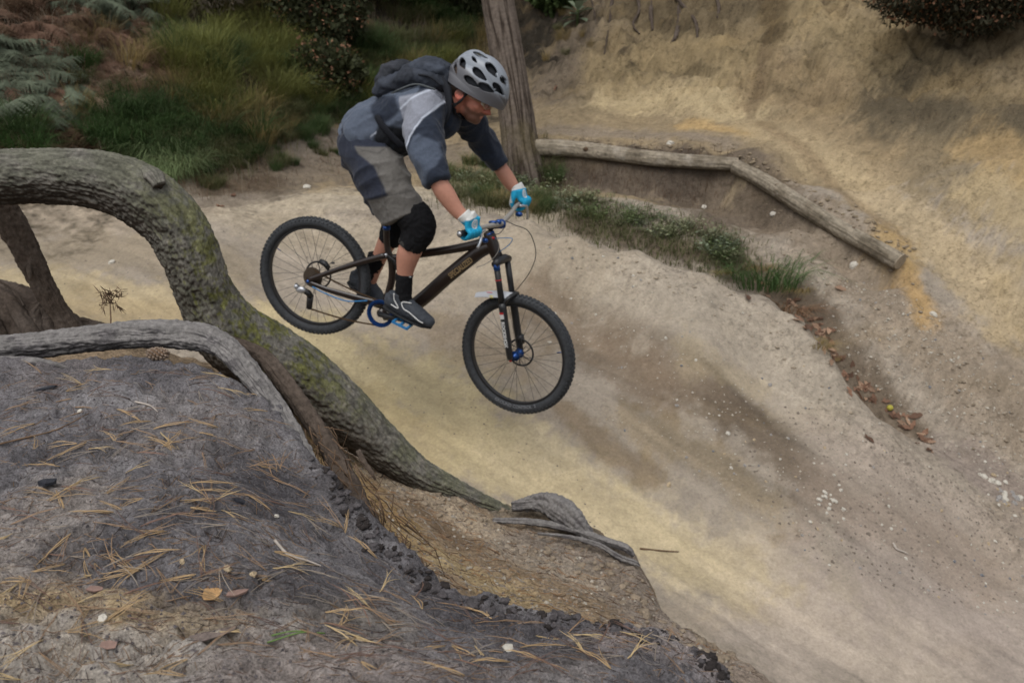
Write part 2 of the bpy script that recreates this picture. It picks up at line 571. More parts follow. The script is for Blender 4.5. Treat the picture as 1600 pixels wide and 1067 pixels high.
SAND = lin(168, 154, 126); SANDY = lin(176, 159, 118); GREY = lin(146, 134, 118); PALE = lin(168, 155, 138)
DIRT = lin(112, 95, 76); OCHRE = lin(166, 134, 82); BANK = lin(126, 113, 97); CLIFF = lin(140, 122, 92); PINK = lin(160, 146, 134)
DARK = lin(84, 74, 64); CLY = lin(152, 128, 84)
gc = np.tile(GREY, (len(gx), 1))
gc = np.where((gy > 8.2)[:, None], CLIFF[None], gc)
strokes = [
    ([(300,290),(560,240),(740,240)], .5, lin(120,108,92), .8),
    ([(350,330),(560,310),(690,300),(820,330)], .55, lin(170,156,132), .8),
    ([(60,330),(250,340)], .5, lin(158,142,120), .8),
    ([(0,390),(200,390),(330,420)], .45, lin(138,124,102), .8),
    ([(0,440),(150,460),(300,480),(400,520)], .3, lin(170,152,116), .9),
    ([(120,480),(300,500)], .25, lin(162,142,104), .7),
    ([(420,340),(640,420),(800,400),(950,430)], .5, lin(158,144,122), .8),
    ([(480,540),(640,600),(760,700),(850,750)], .42, SANDY, .9),
    ([(560,620),(680,700)], .2, lin(172,152,106), .6),
    ([(850,760),(1050,860),(1200,930),(1400,1000)], .42, lin(176,160,130), .9),
    ([(1200,960),(1600,1060)], .5, PINK, .7),
    ([(1400,900),(1600,960)], .5, lin(152,138,126), .7),
    ([(840,470),(930,540),(1010,600)], .26, DIRT, .75),
    ([(700,520),(800,560)], .22, lin(132,116,94), .7),
    ([(700,700),(900,790),(1120,900)], .3, lin(178,160,120), .6),
    ([(960,520),(1060,590),(1160,640)], .2, DIRT, .7),
    ([(1130,620),(1210,690),(1270,760)], .24, lin(100,86,70), .9),
    ([(880,640),(940,700),(1010,745)], .12, lin(122,104,80), .75),
    ([(1000,440),(1150,500),(1230,560),(1300,640)], .38, lin(158,146,128), .8),
    ([(1080,560),(1180,610)], .16, lin(156,140,110), .5),
    ([(1350,720),(1450,790),(1560,850)], .4, lin(148,134,120), .7),
    ([(1280,780),(1500,880)], .25, lin(140,124,108), .6),
    ([(980,660),(1100,720),(1200,790)], .15, lin(140,122,92), .6),
    # ditch and bank under the logs
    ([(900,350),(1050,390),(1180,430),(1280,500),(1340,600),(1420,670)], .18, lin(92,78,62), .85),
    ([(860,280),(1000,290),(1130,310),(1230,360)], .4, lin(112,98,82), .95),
    ([(850,258),(1000,268),(1130,275)], .26, lin(74,64,54), .9),  # undercut shadow and debris beneath the level log, painted dark
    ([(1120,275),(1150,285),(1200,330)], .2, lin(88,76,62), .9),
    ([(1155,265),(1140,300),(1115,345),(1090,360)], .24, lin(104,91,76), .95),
    ([(1170,300),(1280,370),(1385,435)], .14, lin(92,80,66), .8),  # same painted shadow strip beneath the sloping log
    ([(980,300),(1080,330),(1150,360)], .14, lin(96,84,70), .7),
    ([(1290,400),(1400,470),(1500,560),(1600,650)], .45, lin(136,121,102), .9),
    ([(1420,430),(1440,480)], .16, OCHRE, .85),
    ([(1500,720),(1600,780)], .3, lin(132,118,108), .7),
    # terrace
    ([(860,205),(1000,210),(1130,225)], .3, lin(130,116,98), .9),
    ([(950,160),(1080,150),(1160,175)], .45, lin(176,156,116), .9),
    ([(1080,195),(1170,210)], .18, lin(176,144,88), .7),
    ([(1180,200),(1300,260),(1450,370),(1560,470)], .4, lin(164,144,108), .8),
    ([(1190,190),(1300,290),(1400,370)], .12, lin(124,104,76), .6),
    ([(1390,380),(1420,400)], .2, lin(162,134,84), .7),
    # cliffs
    ([(860,150),(900,60),(900,0)], .6, lin(118,104,88), .8),
    ([(960,110),(1050,80),(1150,90)], .6, lin(148,128,90), .8),
    ([(980,10),(1080,20),(1180,10)], .5, lin(104,90,66), .9),
    ([(1200,130),(1300,150)], .4, lin(146,124,90), .7),
    ([(1250,30),(1350,60),(1400,120)], .5, lin(154,134,96), .8),
    ([(1300,180),(1420,230)], .5, lin(140,120,88), .8),
    ([(1400,165),(1500,195),(1560,210),(1640,215)], .55, lin(88,78,60), .95),  # olive-brown cliff, with the heather's shadow painted into the colour
    ([(1450,150),(1640,160)], .2, lin(140,120,84), .4),
    ([(1450,250),(1520,300)], .4, lin(118,104,80), .8),
    ([(1560,300),(1600,340)], .4, lin(162,142,104), .8),
    ([(1540,230),(1620,260)], .25, lin(156,130,86), .7),
    ([(1205,40),(1192,90),(1185,130),(1172,185)], .07, lin(100,82,60), .6),
    ([(1205,10),(1210,60)], .2, lin(92,76,50), .8),
    # vegetated slope: dark humus
    ([(-100,250),(0,120),(150,120),(300,150),(450,120),(560,150),(700,120)], 1.3, lin(62,54,42), .95),
    ([(0,0),(200,0),(400,0),(600,0),(750,0)], 1.8, lin(52,46,38), .95),
    ([(450,230),(530,215)], .3, lin(120,110,98), .8),
    ([(330,322),(430,290),(540,250),(650,235)], .32, lin(108,96,82), .75),
    ([(330,300),(420,285)], .2, lin(84,70,54), .8),
    ([(760,60),(830,60)], .5, lin(56,50,40), .9),
]
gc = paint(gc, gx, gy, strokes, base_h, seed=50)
n1 = fbm2(gx, gy, 2.2, 5, 0.6, seed=60); n2 = fbm2(gx, gy, 11, 4, 0.6, seed=61); n3 = fbm2(ru * 0.5, rv * 4, 2.4, 4, 0.6, seed=62)
crk = 1 - sstep(0.0, 0.07, np.abs(fbm2(gx + .4 * zc, gy * .6 + zc, 2.4, 5, 0.6, seed=66)))
gc = gc * (1 + (0.24 * n1 + 0.26 * n2 * (.35 + .65 * rough) + 0.22 * n3 * (1 - cliff))[:, None]) * (1 - .3 * (crk * cliff)[:, None])
och = sstep(0.12, 0.45, fbm2(gx * .6, gy * 1.2 + zc, 1.3, 4, 0.55, seed=63)) * 0.32 * (cliff + 0.25)
gc = gc * (1 - och[:, None]) + och[:, None] * CLY[None]
dk = sstep(0.15, 0.5, fbm2(gx, gy + zc, 2.6, 5, 0.65, seed=64)) * 0.7 * np.clip(cliff + 0.3 * (rough), 0, 1)
gc = gc * (1 - dk[:, None]) + dk[:, None] * lin(98, 82, 60)[None]
gc = gc * 1.08
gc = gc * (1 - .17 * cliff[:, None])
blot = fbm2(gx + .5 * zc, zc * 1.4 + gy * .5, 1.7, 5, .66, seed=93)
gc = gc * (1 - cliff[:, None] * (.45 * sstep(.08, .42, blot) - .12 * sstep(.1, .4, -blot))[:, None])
crev = sstep(.25, -.25, rug)[:, None] * cliff[:, None] * .35  # shade of the cliff's hollows put into the colour
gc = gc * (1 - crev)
gl = (gc @ np.array([.33, .33, .33]))[:, None]
gc = gc * .86 + gl * .14
fine = fbm2(gx, gy + .5 * zc, 26, 3, .7, seed=67) * rough * (1 - far * .5)
gc = gc * (1 + .35 * fine[:, None])
dst = fbm2(ru * .22, rv * 2.3, 1.5, 5, .62, seed=68) * smoothm * (1 - far)
gc = gc * (1 - .30 * sstep(.05, .5, dst)[:, None] + .12 * sstep(.05, .5, -dst)[:, None])
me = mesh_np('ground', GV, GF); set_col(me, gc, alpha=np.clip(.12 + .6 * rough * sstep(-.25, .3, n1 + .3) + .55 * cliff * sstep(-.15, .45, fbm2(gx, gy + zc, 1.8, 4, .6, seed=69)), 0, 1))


def soil_mat(name, s_big, s_fine, speck=(0.55, 0.45), bumpd=0.01, rough=0.95, contrast=(0.72, 1.3)):
    m = mat(name, attr=True, rough=rough, noise=(s_fine, contrast[0], contrast[1]), bump=(s_big, 0.9, bumpd * 3.5), bump2=(s_fine, 0.9, bumpd * 1.2), spec=0.15)
    nt = m.node_tree; N = nt.nodes; L = nt.links
    b = N['Principled BSDF']
    src = b.inputs['Base Color'].links[0].from_socket
    tc = [n for n in N if n.type == 'TEX_COORD'][0]
    # small pale and dark grains
    vo = N.new('ShaderNodeTexVoronoi'); vo.inputs['Scale'].default_value = s_fine * 2.2
    L.new(tc.outputs['Object'], vo.inputs['Vector'])
    lt = N.new('ShaderNodeMath'); lt.operation = 'LESS_THAN'; lt.inputs[1].default_value = 0.17
    L.new(vo.outputs['Distance'], lt.inputs[0])
    sp = N.new('ShaderNodeSeparateColor'); L.new(vo.outputs['Color'], sp.inputs[0])
    gt = N.new('ShaderNodeMath'); gt.operation = 'GREATER_THAN'; gt.inputs[1].default_value = 0.8
    L.new(sp.outputs[0], gt.inputs[0])
    mu = N.new('ShaderNodeMath'); mu.operation = 'MULTIPLY'; L.new(lt.outputs[0], mu.inputs[0]); L.new(gt.outputs[0], mu.inputs[1])
    m2 = N.new('ShaderNodeMath'); m2.operation = 'MULTIPLY'; m2.inputs[1].default_value = speck[0]; L.new(mu.outputs[0], m2.inputs[0])
    mix = N.new('ShaderNodeMix'); mix.data_type = 'RGBA'
    L.new(m2.outputs[0], mix.inputs[0]); L.new(src, mix.inputs[6]); mix.inputs[7].default_value = (speck[1], speck[1] * .95, speck[1] * .88, 1)
    # crisp dark flecks where the ground is rough: cracks, debris and small painted shadows (mask kept in the attribute's alpha)
    at = [n for n in N if n.type == 'ATTRIBUTE'][0]
    cur = mix.outputs[2]
    for (sc_, lo, hi, dark, stretch) in ((s_fine * .42, .40, .47, .58, 1.0), (s_fine * .16, .38, .45, .68, 1.6), (s_fine * 1.1, .40, .46, .7, 1.0)):
        mp = N.new('ShaderNodeMapping'); mp.inputs['Scale'].default_value = (1, stretch, stretch); L.new(tc.outputs['Object'], mp.inputs['Vector'])
        nz = N.new('ShaderNodeTexNoise'); nz.inputs['Scale'].default_value = sc_; nz.inputs['Detail'].default_value = 10; nz.inputs['Roughness'].default_value = .72; nz.inputs['Distortion'].default_value = .6
        L.new(mp.outputs[0], nz.inputs['Vector'])
        mr = N.new('ShaderNodeMapRange'); mr.inputs['From Min'].default_value = lo; mr.inputs['From Max'].default_value = hi; mr.inputs['To Min'].default_value = 1; mr.inputs['To Max'].default_value = 0
        L.new(nz.outputs['Fac'], mr.inputs['Value'])
        ml = N.new('ShaderNodeMath'); ml.operation = 'MULTIPLY'; L.new(mr.outputs[0], ml.inputs[0]); L.new(at.outputs['Alpha'], ml.inputs[1])
        mk = N.new('ShaderNodeMix'); mk.data_type = 'RGBA'; mk.blend_type = 'MULTIPLY'; L.new(ml.outputs[0], mk.inputs[0]); L.new(cur, mk.inputs[6]); mk.inputs[7].default_value = (dark, dark * .98, dark * .96, 1)
        cur = mk.outputs[2]
    L.new(cur, b.inputs['Base Color'])
    return m


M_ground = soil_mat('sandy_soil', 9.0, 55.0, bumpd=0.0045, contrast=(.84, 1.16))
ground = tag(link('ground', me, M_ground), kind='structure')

# ------------------------------------------------------------------ trackside bank that carries the tree roots
bpts = [P(*a) for a in [(600,740,3.95),(500,700,3.9),(780,800,4.1),(880,805,4.12),(985,865,3.9),(1050,960,3.5),(1180,1060,3.1),(750,900,3.3),
                        (900,950,3.1),(900,1060,2.6),(650,830,3.4),(1000,1040,2.8),(450,610,3.9),(330,570,3.85),(120,525,3.85),(-200,520,3.85),
                        (200,540,3.2),(500,760,3.2),(1100,1150,2.6),(-300,620,3.0),(200,700,2.5)]]
bpts = np.array(bpts)
bank_top = RBF(bpts[:, :2], bpts[:, 2], c=.2, smooth=.02)
b_out = [P(*a) for a in [(-300,515,3.9),(120,520,3.9),(330,560,3.85),(450,600,3.9),(560,665,3.95),(650,735,4.05),(770,790,4.2),(870,790,4.25),(930,835,4.1),
                         (992,868,3.93),(1015,920,3.7),(1065,985,3.45),(1130,1030,3.3),(1250,1110,3.1),(1300,1300,2.5)]]
b_out = [q[:2] for q in b_out] + [np.array([1.4, 0.5]), np.array([-3.5, 0.5]), np.array([-4.0, 3.4])]


def bank_f(x, y):
    sd = poly_sd(x, y, b_out) + 0.05 * fbm2(x, y, 4, 4, 0.6, seed=71)
    return bank_top(x, y) - 1.9 * np.clip(sd, 0, 1) - 0.25 * np.clip(sd + .06, 0, .1)


bx, by, BF = grid(-1.0, 0.62, 430, 1.7, 4.8, 330)
bz = bank_f(bx, by) + 0.045 * fbm2(bx, by, 3, 4, 0.6, seed=72) + 0.022 * fbm2(bx, by, 16, 4, 0.65, seed=73)
bc = np.tile(lin(140, 122, 100), (len(bx), 1))
bstr = [([(520,700),(560,760),(620,830)], .18, lin(150,124,84), .8), ([(600,740),(700,790),(760,830)], .16, lin(176,160,138), .7),
        ([(700,880),(800,930)], .2, lin(168,148,112), .8), ([(850,850),(980,900),(1040,980)], .22, lin(128,118,108), .8),
        ([(800,860),(900,900)], .12, lin(160,148,132), .6), ([(650,790),(720,850)], .1, lin(112,92,72), .6),
        ([(780,795),(880,800),(930,840)], .09, lin(112,104,92), .8), ([(1060,1000),(1160,1060),(1220,1090)], .2, lin(146,134,124), .7),
        ([(200,520),(60,510)], .35, lin(88,70,54), .9)]
bc = paint(bc, bx, by, bstr, lambda x, y: np.maximum(bank_f(x, y), base_h(x, y)), seed=74)
bc = bc * (1 + (.22 * fbm2(bx, by, 7, 4, .6, seed=75) + .25 * fbm2(bx, by, 30, 3, .6, seed=76))[:, None]) * 1.05
bsd = poly_sd(bx, by, b_out)
wm = sstep(0.0, 0.25, bsd)[:, None] * .8
bc = bc * (1 - wm) + wm * np.where((bx > .6)[:, None], lin(170, 140, 90)[None], lin(120, 100, 78)[None])
bc = bc * 1.12
me = mesh_np('earth_bank', np.c_[bx, by, bz], BF); set_col(me, bc, alpha=np.full(len(bc), .75))
M_bank = soil_mat('bank_soil', 16.0, 70.0, bumpd=0.008, contrast=(.6, 1.4))
bank = tag(link('earth_bank', me, M_bank), kind='structure')

# ------------------------------------------------------------------ near mound of dark humus
mpts = [P(*a) for a in [(0,560,1.9),(300,570,1.88),(0,700,1.6),(0,850,1.3),(0,1067,1.05),(300,700,1.58),(300,850,1.3),(300,1067,1.04),(420,640,1.8),
                        (450,750,1.6),(500,850,1.42),(560,900,1.42),(650,930,1.5),(700,1067,1.08),(700,1000,1.25),(900,1067,1.15),(900,1020,1.3),
                        (1050,1020,1.35),(1100,1067,1.3),(-300,700,1.6),(-300,1067,1.05),(0,1400,.8),(800,1400,.85)]]
mpts = np.array(mpts)
mound_top = RBF(mpts[:, :2], mpts[:, 2], c=.1, smooth=.01)
m_out = [P(*a) for a in [(-500,560,1.93),(0,556,1.93),(200,552,1.93),(330,556,1.92),(385,580,1.88),(440,640,1.83),(490,720,1.75),(560,805,1.68),(640,870,1.62),
                         (690,922,1.58),(800,958,1.55),(900,985,1.5),(970,985,1.47),(1060,985,1.43),(1125,1030,1.37),(1160,1090,1.3),(1250,1300,1.1)]]
m_out = [q[:2] for q in m_out] + [np.array([1.0, -.4]), np.array([-3, -.4])]


def mound_f(x, y):
    sd = poly_sd(x, y, m_out) + 0.02 * fbm2(x, y, 9, 4, 0.6, seed=81)
    return mound_top(x, y) - 2.6 * np.clip(sd, 0, 1) - 0.5 * np.clip(sd + 0.03, 0, .06)


mx_, my_, MF = grid(-1.5, 1.0, 740, 0.3, 2.45, 560)
msd = poly_sd(mx_, my_, m_out)
lump = fbm2(mx_, my_, 9, 4, .55, seed=82)
# terracettes: small broken steps across the slope
ter = np.abs(fbm2(mx_ * .7, my_ * 2.0, 5, 4, .6, seed=88))
slope_m = sstep(-.16, -.02, msd)
mz = mound_f(mx_, my_) + slope_m * (.018 * fbm2(mx_, my_, 18, 4, .62, seed=90) - .012 * np.abs(fbm2(mx_, my_, 30, 3, .6, seed=91))) + .026 * fbm2(mx_, my_, 4, 4, seed=83) + .010 * lump + .0075 * fbm2(mx_, my_, 36, 4, .7, seed=84) \
     - .018 * (1 - sstep(0, .14, ter)) + .05 * np.clip(fbm2(mx_, my_, 14, 3, seed=89), 0, 1) * sstep(-.05, .1, msd)
mc = np.tile(lin(106, 102, 104), (len(mx_), 1))
mstr = [([(250,560),(100,580)], .12, lin(110,102,100), .6), ([(250,640),(330,660),(200,680)], .1, lin(122,115,112), .6),
        ([(80,800),(0,850),(40,890)], .14, lin(142,132,124), .85), ([(-60,960),(60,955),(190,985),(300,1000)], .10, lin(168,144,104), .95), ([(250,1030),(420,1020),(540,990)], .09, lin(150,140,128), .85),
        ([(0,1040),(200,1050),(330,1060)], .10, lin(166,156,144), .95), ([(420,1050),(650,1060)], .09, lin(146,134,128), .85), ([(950,1010),(1050,1000),(1110,1040)], .07, lin(138,126,122), .85),
        ([(860,1060),(920,1040)], .05, lin(136,128,124), .7), ([(480,640),(560,780)], .06, lin(60,54,52), .8), ([(300,780),(480,760)], .09, lin(70,66,68), .6),
        ([(600,900),(700,950),(850,980)], .05, lin(70,66,70), .7), ([(500,960),(600,960)], .05, lin(134,126,118), .5), ([(350,900),(450,930)], .06, lin(104,98,96), .6)]
mc = paint(mc, mx_, my_, mstr, mound_f, seed=85, warp=.5)
mn1 = fbm2(mx_, my_, 6, 5, .6, seed=86); mn2 = fbm2(mx_, my_, 45, 4, .65, seed=87)
g = sstep(.02, .4, mn1)[:, None] * .5
mc = mc * (1 - g) + g * lin(134, 130, 130)[None]
g = sstep(.0, .4, -mn1 + .3 * mn2)[:, None] * .55
mc = mc * (1 - g) + g * lin(56, 54, 59)[None]
mc = mc * (1 + .55 * mn2[:, None] + .3 * fbm2(mx_, my_, 110, 3, .7, seed=92)[:, None])
g = sstep(0.03, .12, msd)[:, None] * .75
mc = mc * (1 - g) + g * (lin(66, 52, 44) * (1 + .5 * mn2[:, None]))
mg = (mc @ np.array([.33, .33, .33]))[:, None]; mc = (mc * .8 + mg * .2) * 1.42 + .004
me = mesh_np('earth_mound', np.c_[mx_, my_, mz], MF); set_col(me, mc, alpha=np.full(len(mc), .75))
M_mound = soil_mat('humus', 60.0, 240.0, speck=(.5, .5), bumpd=0.0022, contrast=(.55, 1.5))
mound = tag(link('earth_mound', me, M_mound), kind='structure')


def sample_grid(fn_main, extra=None):
    return fn_main


def mound_z(x, y):
    x = np.atleast_1d(np.asarray(x, float)); y = np.atleast_1d(np.asarray(y, float))
    ter = np.abs(fbm2(x * .7, y * 2.0, 5, 4, .6, seed=88)); sd = poly_sd(x, y, m_out)
    return mound_f(x, y) + .026 * fbm2(x, y, 4, 4, seed=83) + .010 * fbm2(x, y, 9, 4, .55, seed=82) + .0045 * fbm2(x, y, 36, 4, .65, seed=84) \
        - .018 * (1 - sstep(0, .14, ter)) + .05 * np.clip(fbm2(x, y, 14, 3, seed=89), 0, 1) * sstep(-.05, .1, sd)


# fast lookups on the finished sheets (bilinear on the grids)
class Sheet:
    def __init__(s, a0, a1, na, y0, y1, ny, z):
        s.a0, s.a1, s.na, s.y0, s.y1, s.ny = a0, a1, na, math.log(y0), math.log(y1), ny; s.z = z.reshape(ny, na)

    def __call__(s, x, y):
        x = np.asarray(x, float); y = np.asarray(y, float)
        i = (np.log(np.maximum(y, 1e-3)) - s.y0) / (s.y1 - s.y0) * (s.ny - 1); k = (x / np.maximum(y, 1e-3) - s.a0) / (s.a1 - s.a0) * (s.na - 1)
        ok = (i >= 0) & (i <= s.ny - 1.001) & (k >= 0) & (k <= s.na - 1.001)
        i = np.clip(i, 0, s.ny - 1.001); k = np.clip(k, 0, s.na - 1.001)
        i0 = i.astype(int); k0 = k.astype(int); fi = i - i0; fk = k - k0
        z = (s.z[i0, k0] * (1 - fi) * (1 - fk) + s.z[i0 + 1, k0] * fi * (1 - fk) + s.z[i0, k0 + 1] * (1 - fi) * fk + s.z[i0 + 1, k0 + 1] * fi * fk)
        return np.where(ok, z, -9.0)


sh_ground = Sheet(-1.15, 1.15, 640, 1.6, 30.0, 640, gz)
sh_bank = Sheet(-1.0, 0.62, 430, 1.7, 4.8, 330, bz)
sh_mound = Sheet(-1.5, 1.0, 740, 0.3, 2.45, 560, mz)


def top_z(x, y):
    return np.maximum(np.maximum(sh_ground(x, y), sh_bank(x, y)), sh_mound(x, y))


def on(u, v, f=None, lift=0.0):
    """the spot on the terrain seen at (u, v)"""
    p = march(u, v, f or top_z, 0.7, 28)
    p = p.copy(); p[2] = float((f or top_z)(np.array([p[0]]), np.array([p[1]]))[0]) + lift
    return p


def surf_normal(p, f=None, e=0.02):
    f = f or top_z
    x, y = p[0], p[1]
    z = f(np.array([x + e, x - e, x, x]), np.array([y, y, y + e, y - e]))
    n = Vector((-(z[0] - z[1]) / (2 * e), -(z[2] - z[3]) / (2 * e), 1.0))
    n.normalize(); return n


# soil going on round the photographer's feet, outside the close-up sheets
ux = np.linspace(-8, 8, 220); uy = np.linspace(-5, 3.4, 130)
UX, UY = np.meshgrid(ux, uy)
UZ = np.maximum(np.maximum(base_h(UX, UY), bank_f(UX.ravel(), UY.ravel()).reshape(UX.shape)), mound_f(UX.ravel(), UY.ravel()).reshape(UX.shape))
UZ = np.where(UY < .3, np.minimum(UZ, 1.05), UZ)
pad = np.pad(UZ, 1, mode='edge')
UE = np.min([pad[1 + a:1 + a + UZ.shape[0], 1 + b:1 + b + UZ.shape[1]] for a in (-1, 0, 1) for b in (-1, 0, 1)], axis=0) - .02
UE = UE + .02 * fbm2(UX.ravel(), UY.ravel(), 3, 4, .6, seed=95).reshape(UX.shape)
i, k = np.meshgrid(np.arange(129), np.arange(219), indexing='ij'); v = i * 220 + k
me = mesh_np('near_ground', np.c_[UX.ravel(), UY.ravel(), UE.ravel()], np.stack([v, v + 1, v + 221, v + 220], -1).reshape(-1, 4))
hi = sstep(.3, .8, UE.ravel())[:, None]
set_col(me, (lin(132, 116, 96)[None] * (1 - hi) + hi * lin(104, 99, 99)[None]) * (1 + .4 * fbm2(UX.ravel(), UY.ravel(), 6, 5, .65, seed=96))[:, None], alpha=np.full(UX.size, .7))
near_ground = tag(link('near_ground', me, M_bank), kind='structure')
# ------------------------------------------------------------------ wood: the arching tree, roots, logs, pine trunk
def bark_disp(amp, fl, fa, seed, fine=.004, ridge=1.0):
    def f(L, A, p, n):
        x = L * fl; cx, cy = np.cos(A) * fa, np.sin(A) * fa
        q = np.c_[x, cx, cy]
        r = perlin3(q[:, 0] + seed, q[:, 1], q[:, 2]) + .5 * perlin3(q[:, 0] * 2.1 + seed, q[:, 1] * 2.1, q[:, 2] * 2.1)
        big = perlin3(q[:, 0] * .22 + seed * 2, cx * .35, cy * .35)
        return amp * (1.6 * big - ridge * np.abs(r) * 1.2) + fine * fbm3(p, 55, 3, .65, seed)
    return f


def wood(name, px, mat_, colf, n=120, per=24, disp=None, label=None, cat=None, group=None, parent=None):
    """px rows: u, v, depth, radius in metres"""
    rows = np.array([np.r_[P(a[0], a[1], a[2]), a[3]] for a in px])
    c = crom(rows, per)
    vs, fs, L, A, nr = tube_np(c[:, :3], c[:, 3], n, disp)
    me = mesh_np(name, vs, fs)
    no = get_no(me)
    set_col(me, colf(vs, no, L, A))
    o = link(name, me, mat_, parent)
    if label: tag(o, label, cat, group)
    return o


M_bark = mat('bark', attr=True, rough=.95, noise=(90, .65, 1.35), bump=(120, .7, .004), bump2=(28, .5, .012), spec=.12)
M_bark_far = mat('bark_far', attr=True, rough=.95, noise=(30, .7, 1.3), bump=(40, .7, .012), spec=.12)


def arch_col(p, n, L, A):
    g = lin(128, 124, 116); d = lin(60, 52, 46); moss = lin(112, 112, 62); pale = lin(150, 142, 134); green = lin(100, 102, 84)
    w1 = fbm3(p, 7, 4, .6, 3); w2 = fbm3(p, 28, 4, .65, 4)
    fiss = np.abs(perlin3(L * 6, np.cos(A) * 3, np.sin(A) * 3))
    c = np.tile(g, (len(p), 1)) * (1 + .35 * w2[:, None])
    gm = sstep(-.25, .35, w1 + .3 * n[:, 2])[:, None] * .55
    c = c * (1 - gm) + gm * green[None]
    # darker brown towards the underside of the bow
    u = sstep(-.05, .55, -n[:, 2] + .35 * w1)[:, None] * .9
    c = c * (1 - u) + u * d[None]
    # moss on the outer, upper side of the bend
    mm = sstep(.9, 1.5, L)[:] * (1 - .8 * sstep(1.9, 2.5, L))
    m = (sstep(-.02, .3, w2 + .7 * w1 + .15) * sstep(.0, .5, n[:, 2] * .7 + n[:, 0] * .7) * mm)[:, None] * .9
    c = c * (1 - m) + m * moss[None] * (1 + .6 * w2[:, None])
    pl = (sstep(.28, .5, w2 - .4 * w1) * .6)[:, None]
    c = c * (1 - pl) + pl * pale[None]
    fs2 = np.abs(perlin3(L * 16, np.cos(A) * 9, np.sin(A) * 9)); c = c * (0.66 + .34 * sstep(0, .16, fiss))[:, None] * (.75 + .25 * sstep(0, .2, fs2))[:, None]
    return np.clip(c * 0.95, 0, 1)


ARCH = [(-330,300,2.75,.098),(-180,287,2.85,.096),(-40,278,3.0,.096),(70,275,3.08,.098),(150,280,3.12,.105),(215,302,3.16,.118),(268,345,3.2,.116),(298,400,3.25,.112),
        (320,460,3.32,.112),(356,520,3.42,.138),(410,556,3.55,.148),(470,590,3.68,.138),(530,638,3.8,.130),(590,690,3.92,.108),(650,738,4.0,.082),(715,768,4.08,.052),(790,800,4.15,.03),(850,830,4.15,.018)]
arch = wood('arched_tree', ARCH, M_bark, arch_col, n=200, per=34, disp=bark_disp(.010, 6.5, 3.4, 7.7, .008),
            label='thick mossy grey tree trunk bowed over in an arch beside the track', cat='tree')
# burls and knots where the bow meets the ground
kb = None and wood('knot', [(352,500,3.3,.03),(378,512,3.27,.06),(400,530,3.28,.05),(415,545,3.32,.02)], M_bark, arch_col, n=60, per=14, disp=bark_disp(.01, 9, 3, 2.2), parent=arch)
kb2 = wood('knot', [(228,268,3.1,.02),(240,275,3.07,.03),(250,290,3.06,.02)], M_bark, arch_col, n=40, per=10, disp=bark_disp(.01, 9, 3, 4.2), parent=arch)


def brown_col(p, n, L, A):
    c = np.tile(lin(84, 74, 66), (len(p), 1)); w2 = fbm3(p, 30, 4, .65, 9); w1 = fbm3(p, 6, 3, .6, 10)
    c = c * (1 + .55 * w2[:, None])
    m = sstep(.1, .5, w1)[:, None] * .5
    return np.clip(c * (1 - m) + m * lin(112, 102, 94)[None], 0, 1)


stub = wood('leaning_root', [(-45,250,3.2,.066),(-12,300,3.24,.064),(20,350,3.28,.058),(46,400,3.32,.052),(70,450,3.36,.046),(98,495,3.4,.042),(128,535,3.45,.05),(165,575,3.5,.045)],
            M_bark, brown_col, n=110, per=26, disp=bark_disp(.012, 7, 3.5, 15.1, .007),
            label='rough dark brown root leaning down from the arched tree at the left edge', cat='root')
wood('side_shoot', [(45,408,3.3,.014),(46,425,3.28,.01),(47,437,3.27,.003)], M_bark, brown_col, n=16, per=6, disp=None, parent=stub)
# earthy root plate under the leaning root
st = thing('root_plate', 'dark brown torn root plate with earth at the foot of the leaning root', 'tree stump')
wood('burl', [(-120,500,3.55,.13),(-30,490,3.55,.15),(30,505,3.5,.14),(90,535,3.5,.12),(160,560,3.5,.08)], M_bark, brown_col, n=90, per=22, disp=bark_disp(.035, 5, 2.5, 19.0, .012), parent=st)
for i, a in enumerate([[(-20,445,3.5,.03),(15,480,3.42,.035),(50,530,3.36,.03),(70,580,3.36,.02)], [(70,470,3.44,.02),(55,492,3.42,.03),(60,530,3.4,.03)],
                       [(100,500,3.45,.03),(140,508,3.5,.028),(175,515,3.5,.02),(200,528,3.5,.012)], [(0,440,3.4,.008),(22,455,3.38,.008),(38,478,3.37,.006)],
                       [(-30,470,3.4,.04),(-5,520,3.34,.045),(10,570,3.34,.04)]]):
    wood('root', a, M_bark, brown_col, n=36, per=12, disp=bark_disp(.012, 9, 2.5, 23 + i, .006), parent=st)


def grey_root_col(p, n, L, A):
    c = np.tile(lin(112, 108, 108), (len(p), 1)); w2 = fbm3(p, 60, 4, .65, 12); w1 = fbm3(p, 14, 3, .6, 13)
    c = c * (1 + .5 * w2[:, None])
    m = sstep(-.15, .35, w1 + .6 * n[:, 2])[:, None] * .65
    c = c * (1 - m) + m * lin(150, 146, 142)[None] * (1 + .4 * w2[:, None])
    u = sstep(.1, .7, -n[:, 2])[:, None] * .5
    return np.clip((c * (1 - u) + u * lin(58, 54, 52)[None]) * .72, 0, 1)


